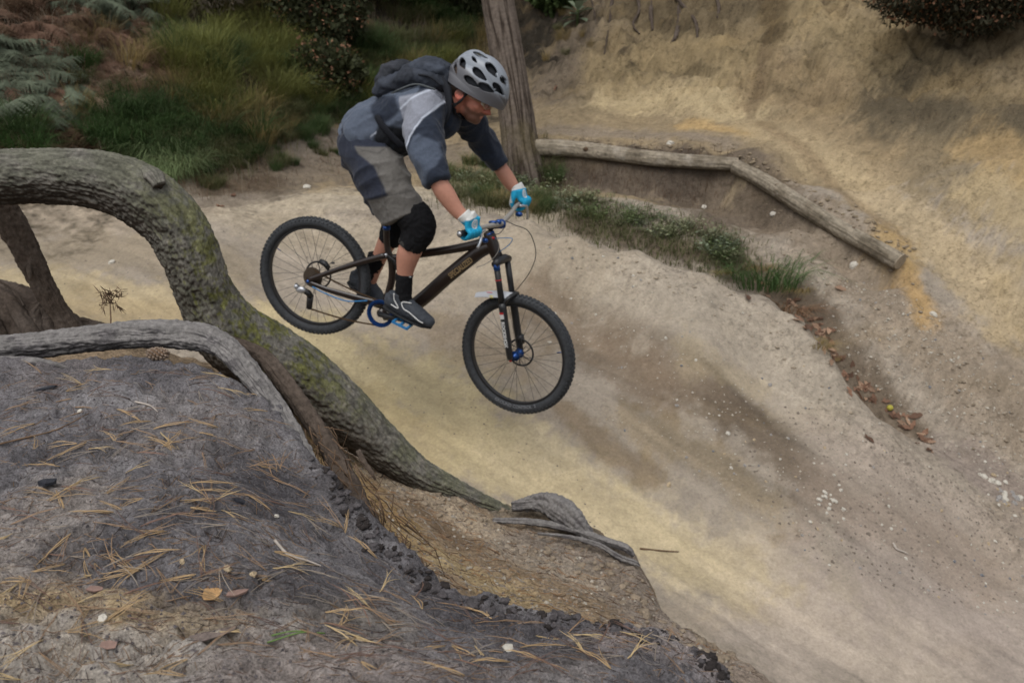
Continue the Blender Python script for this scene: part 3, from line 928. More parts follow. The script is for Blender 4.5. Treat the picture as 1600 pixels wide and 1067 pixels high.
ROOT = [(-220,560,1.98,.034),(-60,548,1.99,.034),(20,545,1.99,.033),(100,534,1.98,.032),(180,526,1.97,.031),(250,523,1.96,.032),(310,527,1.95,.031),(345,538,1.93,.028),
        (372,562,1.9,.028),(402,598,1.87,.026),(432,640,1.83,.024),(462,690,1.79,.022),(492,745,1.75,.018),(520,800,1.72,.015),(550,850,1.68,.01)]
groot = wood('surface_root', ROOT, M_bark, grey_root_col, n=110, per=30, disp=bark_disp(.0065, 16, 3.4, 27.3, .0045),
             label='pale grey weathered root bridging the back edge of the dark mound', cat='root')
dk_root = wood('dark_root', [(350,530,1.98,.012),(408,556,1.98,.02),(444,596,1.95,.022),(484,652,1.9,.022),(512,697,1.86,.024),(538,745,1.82,.028),(566,800,1.76,.026),(600,850,1.7,.018),(650,900,1.66,.012)],
               M_bark, brown_col, n=60, per=22, disp=bark_disp(.006, 14, 3.0, 31.3, .004),
               label='dark brown root running down the far side of the mound behind the pale one', cat='root')
lroot = wood('side_root', [(-120,572,1.93,.014),(-20,566,1.92,.014),(50,566,1.91,.012),(80,570,1.9,.008),(110,576,1.9,.003)], M_bark, grey_root_col, n=40, per=14, disp=bark_disp(.003, 20, 3, 3.1, .001),
             label='short pale root lying just under the bridging root at the left edge', cat='root')
# hanging rootlets on the steep side of the mound: nobody could count them
mb = MB()
for i in range(120):
    t = random.random()
    u0 = 470 + 190 * t + random.uniform(-22, 30); v0 = 660 + 240 * t + random.uniform(-25, 15)
    d0 = 1.82 - .2 * t + random.uniform(-.03, .05)
    p = P(u0, v0, d0); p[2] = max(p[2], float(sh_mound(np.array([p[0]]), np.array([p[1]]))[0]) - .0) + random.uniform(-.03, .01)
    dr = np.array([random.uniform(-.02, .08), random.uniform(-.01, .05), -random.uniform(.05, .16)])
    side = RNG.normal(size=3) * .012
    mb.tube([p, p + dr * .35 + side, p + dr * .7 - side * .5, p + dr], [.0014, .0012, .0009, .0004], 4)
M_fib = mat('rootlet', lin(104, 84, 66), .9, noise=(60, .5, 1.4))
tag(mb.build('rootlets', M_fib), 'tangle of fine brown rootlets hanging on the steep side of the dark mound', 'rootlets', kind='stuff')

# root ends sticking out of the trackside bank
def bark2(seed): return bark_disp(.006, 9, 3, seed, .004)
tag(wood('bank_root', [(800,790,4.05,.02),(850,785,4.02,.05),(880,800,3.95,.065),(905,822,3.92,.05),(925,850,3.9,.03)], M_bark, grey_root_col, n=60, per=20, disp=bark_disp(.018, 7, 2.5, 44, .01)),
    'lumpy grey root stub capping the bank edge above the track', 'root')
tag(wood('bank_root', [(770,812,3.95,.012),(830,815,3.93,.016),(890,826,3.9,.017),(940,843,3.86,.017),(978,856,3.83,.017),(990,868,3.83,.008)], M_bark, grey_root_col, n=40, per=16, disp=bark2(46)),
    'upper of two long grey root ends pointing out over the track', 'root')
tag(wood('bank_root', [(840,833,3.85,.006),(890,838,3.83,.010),(935,850,3.8,.012),(965,868,3.78,.013),(992,878,3.77,.011),(1000,883,3.77,.004)], M_bark, grey_root_col, n=36, per=16, disp=bark2(48)),
    'lower of two long grey root ends pointing out over the track', 'root')
tag(wood('bank_root', [(560,705,3.75,.012),(568,722,3.7,.012),(580,738,3.68,.009),(586,750,3.68,.003)], M_bark, brown_col, n=20, per=10, disp=bark2(49)),
    'thin dark root hook hanging under the foot of the arched tree', 'root')
tag(wood('thin_root', [(960,885,4.3,.004),(1010,905,4.2,.006),(1060,925,4.1,.007),(1110,960,3.95,.008),(1155,990,3.85,.008),(1190,1005,3.8,.006),(1220,1012,3.75,.003)], M_bark, brown_col, n=12, per=12, disp=None),
    'thin dark root lying along the foot of the bank beside the sand', 'root')
for q, w in (((960,885),0),):
    pass
r_ = bpy.data.objects['thin_root']
co = get_co(r_.data)
zz = np.maximum(sh_ground(co[:, 0], co[:, 1]), sh_bank(co[:, 0], co[:, 1]))
co[:, 2] = zz + .006 + (co[:, 2] - np.convolve(co[:, 2], np.ones(13) / 13, 'same')) * 0
ang = np.arange(len(co)) % 12
co[:, 2] += .006 * np.sin(ang / 12 * 2 * math.pi); r_.data.vertices.foreach_set('co', co.astype(np.float32).ravel())

# ------------------------------------------------------------------ logs edging the terrace
def log_col(p, n, L, A):
    c = np.tile(lin(142, 132, 116), (len(p), 1)); w2 = fbm3(p, 22, 4, .65, 14); w1 = fbm3(p, 4, 3, .6, 15)
    c = c * (1 + .35 * w2[:, None])
    m = sstep(-.05, .35, w1)[:, None] * .65
    c = c * (1 - m) + m * lin(98, 88, 74)[None]
    st = np.abs(perlin3(L * 2.5, np.cos(A) * 5, np.sin(A) * 5)); c = c * (.6 + .4 * sstep(0, .12, st))[:, None]
    g_ = sstep(.15, .5, fbm3(p, 7, 3, .6, 17))[:, None] * .4; c = c * (1 - g_) + g_ * lin(168, 160, 148)[None]
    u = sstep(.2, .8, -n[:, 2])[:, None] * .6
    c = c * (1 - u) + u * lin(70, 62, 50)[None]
    return c


def log(name, a, b, r0, r1, label):
    n = 160
    path = a + (b - a) * np.linspace(0, 1, n)[:, None]
    path[:, 2] += .022 * np.sin(np.linspace(0, 7, n)) * np.linspace(1, .3, n); path[:, 1] += .025 * np.sin(np.linspace(1, 5, n))
    vs, fs, L, A, nr = tube_np(path, np.linspace(r0, r1, n), 48, bark_disp(.012, 2.2, 2.2, a[0], .008))
    me = mesh_np('bark', vs, fs); set_col(me, log_col(vs, get_no(me), L, A))
    o = thing(name, label, 'log', 'logs edging the terrace')
    link('bark', me, M_bark_far, o)
    for k, (e, rr, s) in enumerate(((path[0], r0, -1), (path[-1], r1, 1))):
        d = (b - a) / np.linalg.norm(b - a) * s
        mb = MB().disc(e + d * .004, d, rr * .93, .012, 24)
        mb.build('cut_end', M_cut, o, smooth=False)
    for t in (random.uniform(.2, .4), random.uniform(.6, .8)):
        q = a + (b - a) * t + np.array([0.02, -rr * .85, .03])
        MB().ell(q, [.03, 0, 0], [0, .02, 0], [0, 0, .025], 10, 6).build('knot', M_knot, o)
    return o


M_cut = mat('cut_wood', lin(150, 138, 120), .9, noise=(30, .7, 1.2), bump=(60, .5, .004))
M_knot = mat('knot_wood', lin(84, 66, 50), .9, noise=(50, .6, 1.3))
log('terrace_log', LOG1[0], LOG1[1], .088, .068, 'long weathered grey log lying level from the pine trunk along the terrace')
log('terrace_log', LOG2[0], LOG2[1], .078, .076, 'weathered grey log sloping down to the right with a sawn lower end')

# ------------------------------------------------------------------ pine trunk behind the rider
def pine_disp(L, A, p, n):
    a = A * 1.0; x = L * 1.1
    cx, cy = np.cos(a) * 3.4, np.sin(a) * 3.4
    r = np.abs(perlin3(x, cx, cy)) + .5 * np.abs(perlin3(x * 2.3 + 5, cx * 2, cy * 2))
    return -.008 + .018 * sstep(.03, .3, r) + .006 * fbm3(p, 18, 3, .6, 5) + .03 * perlin3(x * .2, cx * .2, cy * .2)


def pine_col(p, n, L, A):
    cx, cy = np.cos(A) * 3.4, np.sin(A) * 3.4; x = L * 1.1
    r = np.abs(perlin3(x, cx, cy)) + .5 * np.abs(perlin3(x * 2.3 + 5, cx * 2, cy * 2))
    t = sstep(.02, .28, r)[:, None]
    c = lin(64, 54, 46)[None] * (1 - t) + t * lin(124, 112, 102)[None]
    g = (sstep(-.1, .4, fbm3(p, 2.5, 3, .5, 8)) * sstep(1.6, .9, p[:, 2]))[:, None] * .45
    c = c * (1 - g) + g * lin(112, 102, 70)[None]
    return c * .60 * (1 + .3 * fbm3(p, 14, 4, .6, 6))[:, None]


pine = thing('pine_tree', 'tall pine with furrowed grey bark standing behind the rider at the end of the log', 'tree')
rows = np.array([np.r_[P(824,300,9.1), .24], np.r_[P(815,240,9.1), .192], np.r_[P(804,160,9.1), .174], np.r_[P(788,60,9.1), .165], np.r_[P(775,-30,9.1), .158],
                 np.r_[P(765,-200,9.15), .17], np.r_[P(745,-500,9.3), .15], np.r_[P(735,-900,9.5), .12]])
c = crom(rows, 60)
vs, fs, L, A, nr = tube_np(c[:, :3], c[:, 3], 150, pine_disp)
me = mesh_np('trunk', vs, fs); set_col(me, pine_col(vs, get_no(me), L, A))
link('trunk', me, M_bark_far, pine)
mb = MB()
for k in range(7):
    t = 4 + k * .45
    b0 = c[-1, :3] + np.array([0, 0, -t * .55]); a = random.uniform(0, 6.28); d = np.array([math.cos(a), math.sin(a), .25]) * random.uniform(1, 1.8)
    mb.tube([b0, b0 + d * .5 + [0, 0, .05], b0 + d], [.05, .03, .012], 7)
mb.build('limb', M_bark_far, pine)
mb = MB()
for k in range(2600):
    q = c[-1, :3] + RNG.normal(size=3) * np.array([1.3, 1.3, .8]) + np.array([0, 0, -.6])
    d = RNG.normal(size=3); d /= np.linalg.norm(d); e = np.cross(d, RNG.normal(size=3)); e /= np.linalg.norm(e)
    mb.add([q, q + d * .16 + e * .03, q + d * .3, q + d * .16 - e * .03], [(0, 1, 2, 3)])
mb.build('crown', mat('pine_foliage', (0.04, .06, .03), .8, rand=.1), pine, smooth=False)['kind'] = 'stuff'

# roots hanging out of the cliff top
cr = [[(905,-20,12,.03),(925,10,12,.02),(930,40,12,.01)], [(1100,-20,12,.03),(1120,10,12,.03),(1118,35,12,.015)], [(990,-20,12,.03),(1000,15,12,.025),(992,40,12,.02),(1000,62,12,.008)], [(962,-25,11.7,.05),(955,30,11.4,.04),(950,60,11.25,.03),(944,88,11.1,.012)], [(1022,-20,11.6,.06),(1018,20,11.4,.05),(1016,50,11.25,.03)],
      [(1045,-20,11.6,.07),(1062,12,11.3,.06),(1085,35,11.2,.045),(1092,62,11.1,.02)], [(1058,-30,11.5,.06),(1060,20,11.3,.05),(1062,55,11.2,.04),(1058,75,11.1,.012)],
      [(860,60,11.6,.03),(872,25,11.8,.035),(890,-10,12,.04)]]
lb = ['thin root beside the teal rosette plant', 'short root right of the cluster of dark roots on the cliff', 'thin wavy root between the longest root and the short stub', 'long dark root hanging down the yellow cliff, nearest the pine', 'short dark root stub hanging from the cliff top', 'dark root bending right out of the cliff top',
      'dark root hanging straight down between two others on the cliff', 'thin root slanting up the grey bank right of the pine']
for k, a in enumerate(cr):
    rows = []
    for (u, v, d, r) in a:
        q = on(u + random.gauss(0, 3), v, sh_ground); p = q + (CAM - q) / np.linalg.norm(CAM - q) * .01
        rows.append((p, r * .75))
    rr = np.array([np.r_[p, r * .8] for p, r in rows]); cc = crom(rr, 12)
    vs, fs, L, A, nr = tube_np(cc[:, :3], cc[:, 3], 20, bark_disp(.02, 6, 2, 60 + k, .02))
    me = mesh_np('hanging_root', vs, fs); set_col(me, brown_col(vs, get_no(me), L, A))
    tag(link('hanging_root', me, M_bark_far), lb[k], 'root')
# ------------------------------------------------------------------ vegetation
def blades(n, R, h0, h1, droop, w, lean=(0, 0), seg=4, spread=.5, seed=0):
    """grass tuft: n bent blades, returns verts, quads"""
    rg = np.random.default_rng(seed); V = []; Q = []
    for i in range(n):
        a = rg.uniform(0, 2 * math.pi); r = R * math.sqrt(rg.uniform())
        b = np.array([r * math.cos(a), r * math.sin(a), -.03])
        h = rg.uniform(h0, h1); a2 = a + rg.normal() * .6
        out = np.array([math.cos(a2), math.sin(a2), 0]) * rg.uniform(.15, 1) * spread + np.array([lean[0], lean[1], 0])
        side = np.array([-math.sin(a2 + rg.normal() * .5), math.cos(a2), 0]); ww = w * rg.uniform(.6, 1.3)
        o = len(V)
        for k in range(seg + 1):
            t = k / seg
            c = b + out * h * t * (.4 + .9 * t) + np.array([0, 0, h * (t - droop * t * t * rg.uniform(.7, 1.1))])
            wk = ww * (1 - t) ** .7
            V += [c - side * wk, c + side * wk]
            if k: Q.append((o + 2 * k - 2, o + 2 * k - 1, o + 2 * k + 1, o + 2 * k))
    return np.array(V), np.array(Q)


def leafmat(name, c, rand=.25, trans=.25):
    return mat(name, c, .75, trans=trans, rand=rand, noise=(6, .75, 1.25), spec=.2)


M_gy = leafmat('grass_yellow', lin(112, 114, 62)); M_gg = leafmat('grass_green', lin(72, 90, 54)); M_gs = leafmat('grass_straw', lin(146, 128, 86))
M_gd = leafmat('grass_dull', lin(92, 94, 62)); M_gp = leafmat('grass_pale', lin(118, 134, 92)); M_gdeep = leafmat('grass_deep', lin(56, 78, 40))
GR = {}
for key, m, prm in [('y', M_gy, dict(n=360, R=.16, h0=.3, h1=.7, droop=.5, w=.0027)), ('g', M_gg, dict(n=360, R=.16, h0=.28, h1=.6, droop=.6, w=.003)),
                    ('s', M_gs, dict(n=170, R=.16, h0=.3, h1=.75, droop=.5, w=.0022)), ('d', M_gd, dict(n=340, R=.18, h0=.22, h1=.52, droop=.65, w=.0027)),
                    ('p', M_gp, dict(n=240, R=.1, h0=.35, h1=.7, droop=.9, w=.003, spread=.7)), ('e', M_gdeep, dict(n=360, R=.16, h0=.28, h1=.56, droop=.65, w=.003))]:
    GR[key] = []
    for s in range(3):
        V, Q = blades(seed=s * 7 + ord(key), **prm)
        me = mesh_np('grass_tuft', V, Q, False); me.materials.append(m); GR[key].append(me)


def put(me, name, p, sc, rz=None, tilt=None, label=None, cat=None, group=None):
    o = bpy.data.objects.new(name, me); COL.objects.link(o)
    o.location = V3(p); o.scale = (sc, sc, sc) if np.isscalar(sc) else sc
    rz = random.uniform(0, 6.28) if rz is None else rz
    if tilt is None: o.rotation_euler = (0, 0, rz)
    else: o.rotation_euler = (Vector((0, 0, 1)).rotation_difference(tilt).to_matrix() @ Matrix.Rotation(rz, 3, 'Z')).to_euler()
    return tag(o, label, cat, group)


def mixn(a, b, t): return (a * (1 - t) + b * t).normalized()


UP = Vector((0, 0, 1))
MARKS = [(60, 60, 'among the bracken at the top left'), (160, 220, 'just above the arched tree'), (280, 260, 'where it drops to the track'), (350, 60, 'at the top among grey-green shrubs'),
         (400, 160, 'in the middle of the slope'), (480, 60, 'beside the dark evergreen bushes'), (500, 190, 'above the bare earth patch'), (600, 90, 'behind the backpack'), (700, 60, 'left of the pine trunk'), (450, 250, 'low beside the track')]
GL = {'y': 'yellow-green grass tuft on the steep bank behind the track', 'g': 'bright green grass tuft on the steep bank behind the track', 's': 'dry straw-coloured grass tuft on the bank behind the track',
      'd': 'dull olive grass tuft on the bank behind the track', 'p': 'pale green drooping grass tuft above the track at the left', 'e': 'deep green grass tuft low on the bank behind the track'}


def scatter_grass(poly, n, keys, s0, s1, group, labels=GL, lift=0.0):
    xs = [q[0] for q in poly]; ys = [q[1] for q in poly]; k = 0; tries = 0
    pl = np.array(poly, float)
    while k < n and tries < n * 20:
        tries += 1
        u, v = random.uniform(min(xs), max(xs)), random.uniform(min(ys), max(ys))
        if poly_sd(np.array([u]), np.array([v]), pl)[0] > 0: continue
        p = on(u, v, sh_ground); key = random.choice(keys)
        nrm = mixn(surf_normal(p, sh_ground, .15), UP, .55)
        lb = labels[key]; gp = group.replace('*', {'y': 'yellow-green', 'g': 'green', 's': 'straw', 'd': 'olive', 'p': 'pale', 'e': 'deep green'}[key])
        if labels is GL:
            w = nearest(u, v, MARKS); lb = lb.split(' on the')[0].split(' low on')[0].split(' above the')[0] + ' on the bank ' + w; gp = gp + ' ' + w
        sc_ = random.uniform(s0, s1); sw = 'tall ' if sc_ > 1.1 else 'small ' if sc_ < .75 else 'medium '
        put(random.choice(GR[key]), 'grass_tuft', p, sc_, tilt=nrm, label=sw + lb, cat='grass tuft', group=sw + gp)
        k += 1


GG = '* grass tufts on the bank'
scatter_grass([(330,60),(470,20),(520,130),(420,190),(250,200),(260,120)], 40, 'yyyyg', .9, 1.3, GG)
scatter_grass([(130,190),(300,170),(440,190),(330,270),(300,300),(160,245)], 26, 'ggeed', .9, 1.3, GG)
scatter_grass([(240,250),(290,250),(300,285),(265,290)], 5, 'pp', .9, 1.2, GG)
scatter_grass([(320,180),(470,170),(480,215),(330,260)], 22, 'dds', .8, 1.1, GG)
scatter_grass([(540,60),(720,40),(740,140),(600,180),(530,160)], 30, 'ydgd', .9, 1.2, GG)
scatter_grass([(250,-30),(430,-30),(400,60),(260,100)], 18, 'dsgy', .9, 1.2, GG)
scatter_grass([(620,-60),(740,-60),(740,60),(620,60)], 14, 'edd', 1, 1.3, GG)
scatter_grass([(0,190),(60,200),(60,250),(0,250)], 6, 'ge', .8, 1.1, GG)
scatter_grass([(430,225),(540,215),(540,265),(420,280)], 9, 'ged', .25, .4, GG)
scatter_grass([(430,90),(600,90),(600,185),(430,180)], 34, 'ddgy', .7, 1.05, GG)
scatter_grass([(310,215),(420,200),(440,260),(330,295)], 24, 'dsde', .5, .85, GG)
scatter_grass([(600,60),(760,60),(770,150),(600,160)], 26, 'dygs', .8, 1.1, GG)
scatter_grass([(400,175),(570,175),(570,205),(400,225)], 16, 'ddgs', .5, .8, GG)
scatter_grass([(560,180),(600,180),(590,220),(550,225)], 5, 'dg', .3, .5, GG)
scatter_grass([(860,20),(900,0),(930,90),(850,120)], 9, 'ds', .3, .55, GG)
scatter_grass([(100,60),(300,60),(300,170),(100,200)], 18, 'dse', .6, .9, GG)
LG2 = {k: 'dry olive and straw grass tuft around the foot of the pine' for k in GL}
LG2['s'] = 'straw-coloured grass tuft around the foot of the pine'; LG2['d'] = 'olive grass tuft around the foot of the pine'; LG2['g'] = 'green grass tuft around the foot of the pine'
scatter_grass([(690,260),(840,240),(880,290),(850,335),(700,330)], 26, 'sddg', .45, .75, '* grass tufts round the pine foot', LG2)

ferns_later = True
# one full tuft growing in the ditch, and dead blades below it
V1, Q1 = blades(520, .2, .2, .42, .75, .0024, seed=91, spread=.9)
me = mesh_np('ditch_grass', V1, Q1, False); me.materials.append(leafmat('ditch_green', lin(76, 100, 58), 0))
put(me, 'ditch_grass', on(1195, 440, sh_ground), 1.5, 0, label='bushy green grass clump in the ditch below the sloping log', cat='grass clump')
V1, Q1 = blades(200, .18, .18, .34, 1.1, .003, seed=92, spread=1.1, lean=(.4, -.3))
me = mesh_np('dead_grass', V1, Q1, False); me.materials.append(leafmat('dead_orange', lin(132, 104, 80), 0))
put(me, 'dead_grass', on(1235, 480, sh_ground), 1.0, 0, label='dead orange-brown grass hanging below the green clump in the ditch', cat='grass clump')
me2 = me.copy(); me2.materials.clear(); me2.materials.append(M_gs)
for (u, v, s) in [(1280,540,.5),(1250,455,.6),(1305,560,.35),(1180,420,.7),(1130,425,.5)]:
    put(me2, 'dead_grass', on(u, v, sh_ground), s, label='small dry grass wisp along the ditch', cat='grass clump', group='dry grass wisps in the ditch')


# ---- ferns
def frond(L, W, npin, seed, droop=.5, leaf=7):
    rg = np.random.default_rng(seed); V = []; Q = []
    cur = lambda t: np.array([L * t * (1 - .12 * t), 0, L * (.55 * t - droop * t * t)])
    pts = [cur(t) for t in np.linspace(0, 1, 12)]
    for i in range(11):     # rachis
        o = len(V); w = .004 * (1 - i / 12)
        V += [pts[i] + [0, -w, 0], pts[i] + [0, w, 0], pts[i + 1] + [0, w, 0], pts[i + 1] + [0, -w, 0]]; Q.append((o, o + 1, o + 2, o + 3))
    for i in range(npin):
        t = .16 + .84 * i / npin
        c = cur(t); ln = W * (1 - ((t - .3) / .75) ** 2 if t > .3 else .75 + t) * rg.uniform(.8, 1.1)
        if ln <= 0: continue
        for s in (-1, 1):
            d = np.array([.55 + rg.normal() * .1, s, rg.normal() * .15 - .18]); d /= np.linalg.norm(d)
            e = np.array([1, -s * .3, 0.1]); e /= np.linalg.norm(e)
            for k in range(leaf):
                f = k / leaf; q = c + d * ln * f; lw = .16 * ln * (1 - f) ** .8 + .004
                dz = np.array([0, 0, -.35 * ln * f * f])
                o = len(V)
                V += [q + dz, q + dz + e * lw + d * ln * .04, q + dz + d * ln / leaf * 1.05, q + dz - e * lw + d * ln * .04]
                Q.append((o, o + 1, o + 2, o + 3))
    return np.array(V), np.array(Q)


def fern_mesh(nf, L, seed, m, droop):
    rg = np.random.default_rng(seed); VV = []; QQ = []; o = 0
    for i in range(nf):
        V, Q = frond(L * rg.uniform(.7, 1.1), L * .32, 15, seed * 10 + i, droop * rg.uniform(.7, 1.3))
        a = 2 * math.pi * i / nf + rg.normal() * .4; ry = rg.uniform(-.5, .15)
        c, s = math.cos(ry), math.sin(ry); V = np.c_[V[:, 0] * c - V[:, 2] * s, V[:, 1], V[:, 0] * s + V[:, 2] * c]
        V = V * np.array([1, 1, 1])
        c, s = math.cos(a), math.sin(a); V = np.c_[V[:, 0] * c - V[:, 1] * s, V[:, 0] * s + V[:, 1] * c, V[:, 2]]
        VV.append(V); QQ.append(Q + o); o += len(V)
    me = mesh_np('bracken', np.vstack(VV), np.vstack(QQ), False); me.materials.append(m); return me


M_ft = leafmat('fern_teal', lin(98, 106, 88)); M_fb = leafmat('fern_brown', lin(122, 96, 80)); M_fs = leafmat('fern_tan', lin(150, 128, 110)); M_fd = leafmat('fern_dark', lin(84, 66, 50))
FT = [fern_mesh(6, .75, s, M_ft, .45) for s in (1, 2)]; FB = [fern_mesh(6, .7, s, M_fb, .8) for s in (3, 4)]; FS = [fern_mesh(5, .6, s, M_fs, .7) for s in (5,)]; FD = [fern_mesh(6, .7, s, M_fd, .8) for s in (6, 7)]


def ferns(poly, n, meshes, label, group, s0=.5, s1=.8):
    pl = np.array(poly, float); k = 0
    while k < n:
        u, v = random.uniform(pl[:, 0].min(), pl[:, 0].max()), random.uniform(pl[:, 1].min(), pl[:, 1].max())
        if poly_sd(np.array([u]), np.array([v]), pl)[0] > 0: continue
        p = on(u, v, sh_ground, .02)
        w = nearest(u, v, [(0, 40, 'at the far top left'), (100, 30, 'at the top'), (60, 120, 'in the middle'), (30, 200, 'lowest'), (170, 80, 'beside the grass'), (200, 170, 'above the arched tree'), (330, 60, 'up the grassy slope')])
        sc_ = random.uniform(s0, s1); sw = 'large ' if sc_ > (s0 + s1) / 2 else 'smaller '
        put(random.choice(meshes), 'bracken', p, sc_, tilt=mixn(surf_normal(p, sh_ground, .2), UP, .35), label=sw + label + ', ' + w, cat='fern', group=sw + group + ', ' + w); k += 1


ferns([(-40,60),(90,90),(130,170),(70,215),(-40,210)], 34, FT, 'blue-green bracken fern on the slope at upper left', 'blue-green bracken')
ferns([(100,-20),(250,-20),(230,60),(120,60)], 16, FT, 'blue-green bracken fern among brown bracken near the top', 'blue-green bracken near the top')
ferns([(60,20),(230,30),(270,130),(230,190),(80,200)], 62, FB, 'rust-brown dead bracken at upper left', 'rust-brown bracken')
ferns([(-40,-30),(120,-30),(100,60),(-40,60)], 30, FB + FD, 'brown bracken at the top left corner', 'brown bracken in the corner')
ferns([(60,120),(250,110),(280,200),(90,230)], 34, FS, 'tan dry bracken frond among the grass', 'tan dry bracken')
ferns([(-30,180),(150,190),(160,240),(-30,240)], 26, FD, 'dark brown bracken low on the bank above the arched tree', 'dark brown bracken')
ferns([(200,20),(420,60),(420,140),(260,150)], 6, FS, 'tan bracken frond on the grassy slope', 'tan bracken on the grassy slope', .4, .6)
ferns([(300,225),(350,225),(350,245),(300,245)], 2, FS, 'pale dry bracken frond over bare earth by the track', 'dry bracken over bare earth', .5, .6)


# dead stems and blades under and between the plants: one mass
def undergrowth(name, poly, n, m, label, h0=.12, h1=.4, w=.002, seed=0):
    rg = np.random.default_rng(seed); pl = np.array(poly, float); V = []; Q = []
    pts = []
    while len(pts) < 160:
        u, v = rg.uniform(pl[:, 0].min(), pl[:, 0].max()), rg.uniform(pl[:, 1].min(), pl[:, 1].max())
        if poly_sd(np.array([u]), np.array([v]), pl)[0] < 0: pts.append(march(u, v, sh_ground, 3, 28))
    pts = np.array(pts); base = pts[rg.integers(0, len(pts), n)] + rg.normal(size=(n, 3)) * ([.28, .28, 0] if n > 4000 else [.12, .12, 0])
    base[:, 2] = sh_ground(base[:, 0], base[:, 1])
    for i in range(n):
        a = rg.uniform(0, 6.28); h = rg.uniform(h0, h1); o_ = np.array([math.cos(a), math.sin(a), 0]) * h * rg.uniform(.3, 1.1) + [0, -h * .3, 0]; s = np.array([-math.sin(a), math.cos(a), 0]) * w * rg.uniform(.5, 1.6); o = len(V)
        for k in range(4):
            t = k / 3; c = base[i] + o_ * t * t + np.array([0, 0, h * (t - .55 * t * t)]); V += [c - s * (1 - t * .8), c + s * (1 - t * .8)]
            if k: Q.append((o + 2 * k - 2, o + 2 * k - 1, o + 2 * k + 1, o + 2 * k))
    me = mesh_np(name, np.array(V), np.array(Q), False)
    return tag(link(name, me, m), label, 'undergrowth', kind='stuff')


M_ub = leafmat('dead_brown', lin(104, 82, 64)); M_ug = leafmat('dead_grey', lin(124, 114, 100)); M_uo = leafmat('wild_olive', lin(98, 98, 62))
VB = [(-40, -20), (740, -20), (760, 150), (600, 190), (440, 200), (330, 300), (180, 250), (-40, 230)]
undergrowth('undergrowth', VB, 9000, M_ub, 'tangle of dead brown stems between the plants on the bank', seed=1)
undergrowth('undergrowth', VB, 6000, M_ug, 'grey dead grass between the plants on the bank', h1=.5, seed=2)
undergrowth('undergrowth', [(250, 0), (740, -20), (740, 140), (440, 200), (300, 290), (240, 200)], 7000, M_uo, 'loose olive grass between the tufts on the bank', h1=.5, seed=3)
undergrowth('undergrowth', [(860, 280), (1000, 300), (1150, 330), (1250, 400), (1240, 450), (1100, 410), (900, 350)], 450, M_ug, 'wispy dead grass in the ditch below the logs', .05, .2, .0016, seed=4)
undergrowth('undergrowth', [(700, 270), (860, 270), (900, 330), (1000, 370), (860, 345), (700, 330)], 2600, M_uo, 'loose olive grass in the ditch below the pine', .08, .3, .002, seed=5)
undergrowth('undergrowth', [(860, 300), (1000, 330), (1150, 375), (1180, 430), (1100, 425), (900, 365)], 2600, M_gd, 'low dull green weeds in the ditch along the ridge crest', .05, .18, .003, seed=7)
undergrowth('undergrowth', [(850, 262), (1000, 270), (1140, 280), (1140, 300), (1000, 290), (860, 285)], 900, M_ub, 'dead brown roots and grass hanging under the level log', .05, .2, .0016, seed=8)
undergrowth('undergrowth', [(440, 200), (560, 190), (560, 260), (330, 300), (330, 270)], 900, M_ub, 'sparse brown stems over the bare earth by the track', .03, .12, .0016, seed=6)


ferns([(190,20),(300,60),(330,130),(250,150),(190,110)], 16, FS + FB, 'tan-brown bracken mixed into the grass right of the blue-green ferns', 'tan-brown bracken in the grass', .45, .7)
ferns([(-20,90),(60,80),(150,120),(120,170),(0,180)], 10, FB + FS, 'rusty bracken frond among the blue-green ferns', 'rusty bracken among blue-green ferns', .45, .65)


# ---- leafy bushes
def bush_mesh(name, n, R, leaf, m, seed, flat=.8, sprays=False):
    rg = np.random.default_rng(seed)
    c = rg.normal(size=(n, 3)); c /= np.linalg.norm(c, axis=1)[:, None]
    c *= (rg.uniform(.35, 1, n) ** .5)[:, None] * (1 + .25 * np.array([perlin3(c[:, 0] * 2 + seed, c[:, 1] * 2, c[:, 2] * 2)]).T * 2)
    c = c * np.array([R, R, R * flat])
    d = rg.normal(size=(n, 3)) + c / R * 1.2; d /= np.linalg.norm(d, axis=1)[:, None]
    e = np.cross(d, rg.normal(size=(n, 3))); e /= np.linalg.norm(e, axis=1)[:, None]
    l = (leaf * rg.uniform(.6, 1.4, n))[:, None]; w = l * (.16 if sprays else .38)
    V = np.stack([c, c + d * l * .5 + e * w, c + d * l, c + d * l * .5 - e * w], 1).reshape(-1, 3)
    Q = np.arange(n * 4).reshape(-1, 4)
    me = mesh_np(name, V, Q, False); me.materials.append(m); return me


M_bd = leafmat('bush_dark', lin(58, 62, 40), trans=.1); M_bg = leafmat('bush_green', lin(70, 84, 48)); M_hd = leafmat('heather_dark', lin(52, 50, 36), trans=.1)
M_hf = leafmat('heather_flower', lin(150, 112, 88)); M_tw = mat('twig', lin(74, 62, 50), .9)


def bush(p, R, leaf, n, m, label, cat, group=None, accent=None, name='bush', flat=.8, sprays=False, seed=1):
    o = thing(name, label, cat, group, loc=V3(p))
    c = link('foliage', bush_mesh('foliage', n, R, leaf, m, seed, flat, sprays), None, o, (0, 0, R * .45)); c['kind'] = 'stuff'
    if accent:
        c = link('flowers', bush_mesh('flowers', int(n * .22), R * 1.04, leaf * .55, accent, seed + 50, flat), None, o, (0, 0, R * .45)); c['kind'] = 'stuff'
    mb = MB(); rg = np.random.default_rng(seed + 5)
    for k in range(14):
        d = rg.normal(size=3); d[2] = abs(d[2]) + .4; d /= np.linalg.norm(d)
        mb.tube([np.array([0, 0, -.1]), d * R * .5, d * R * .95 + rg.normal(size=3) * .05], [.018, .01, .003], 5)
    mb.build('stem', M_tw, o)
    return o


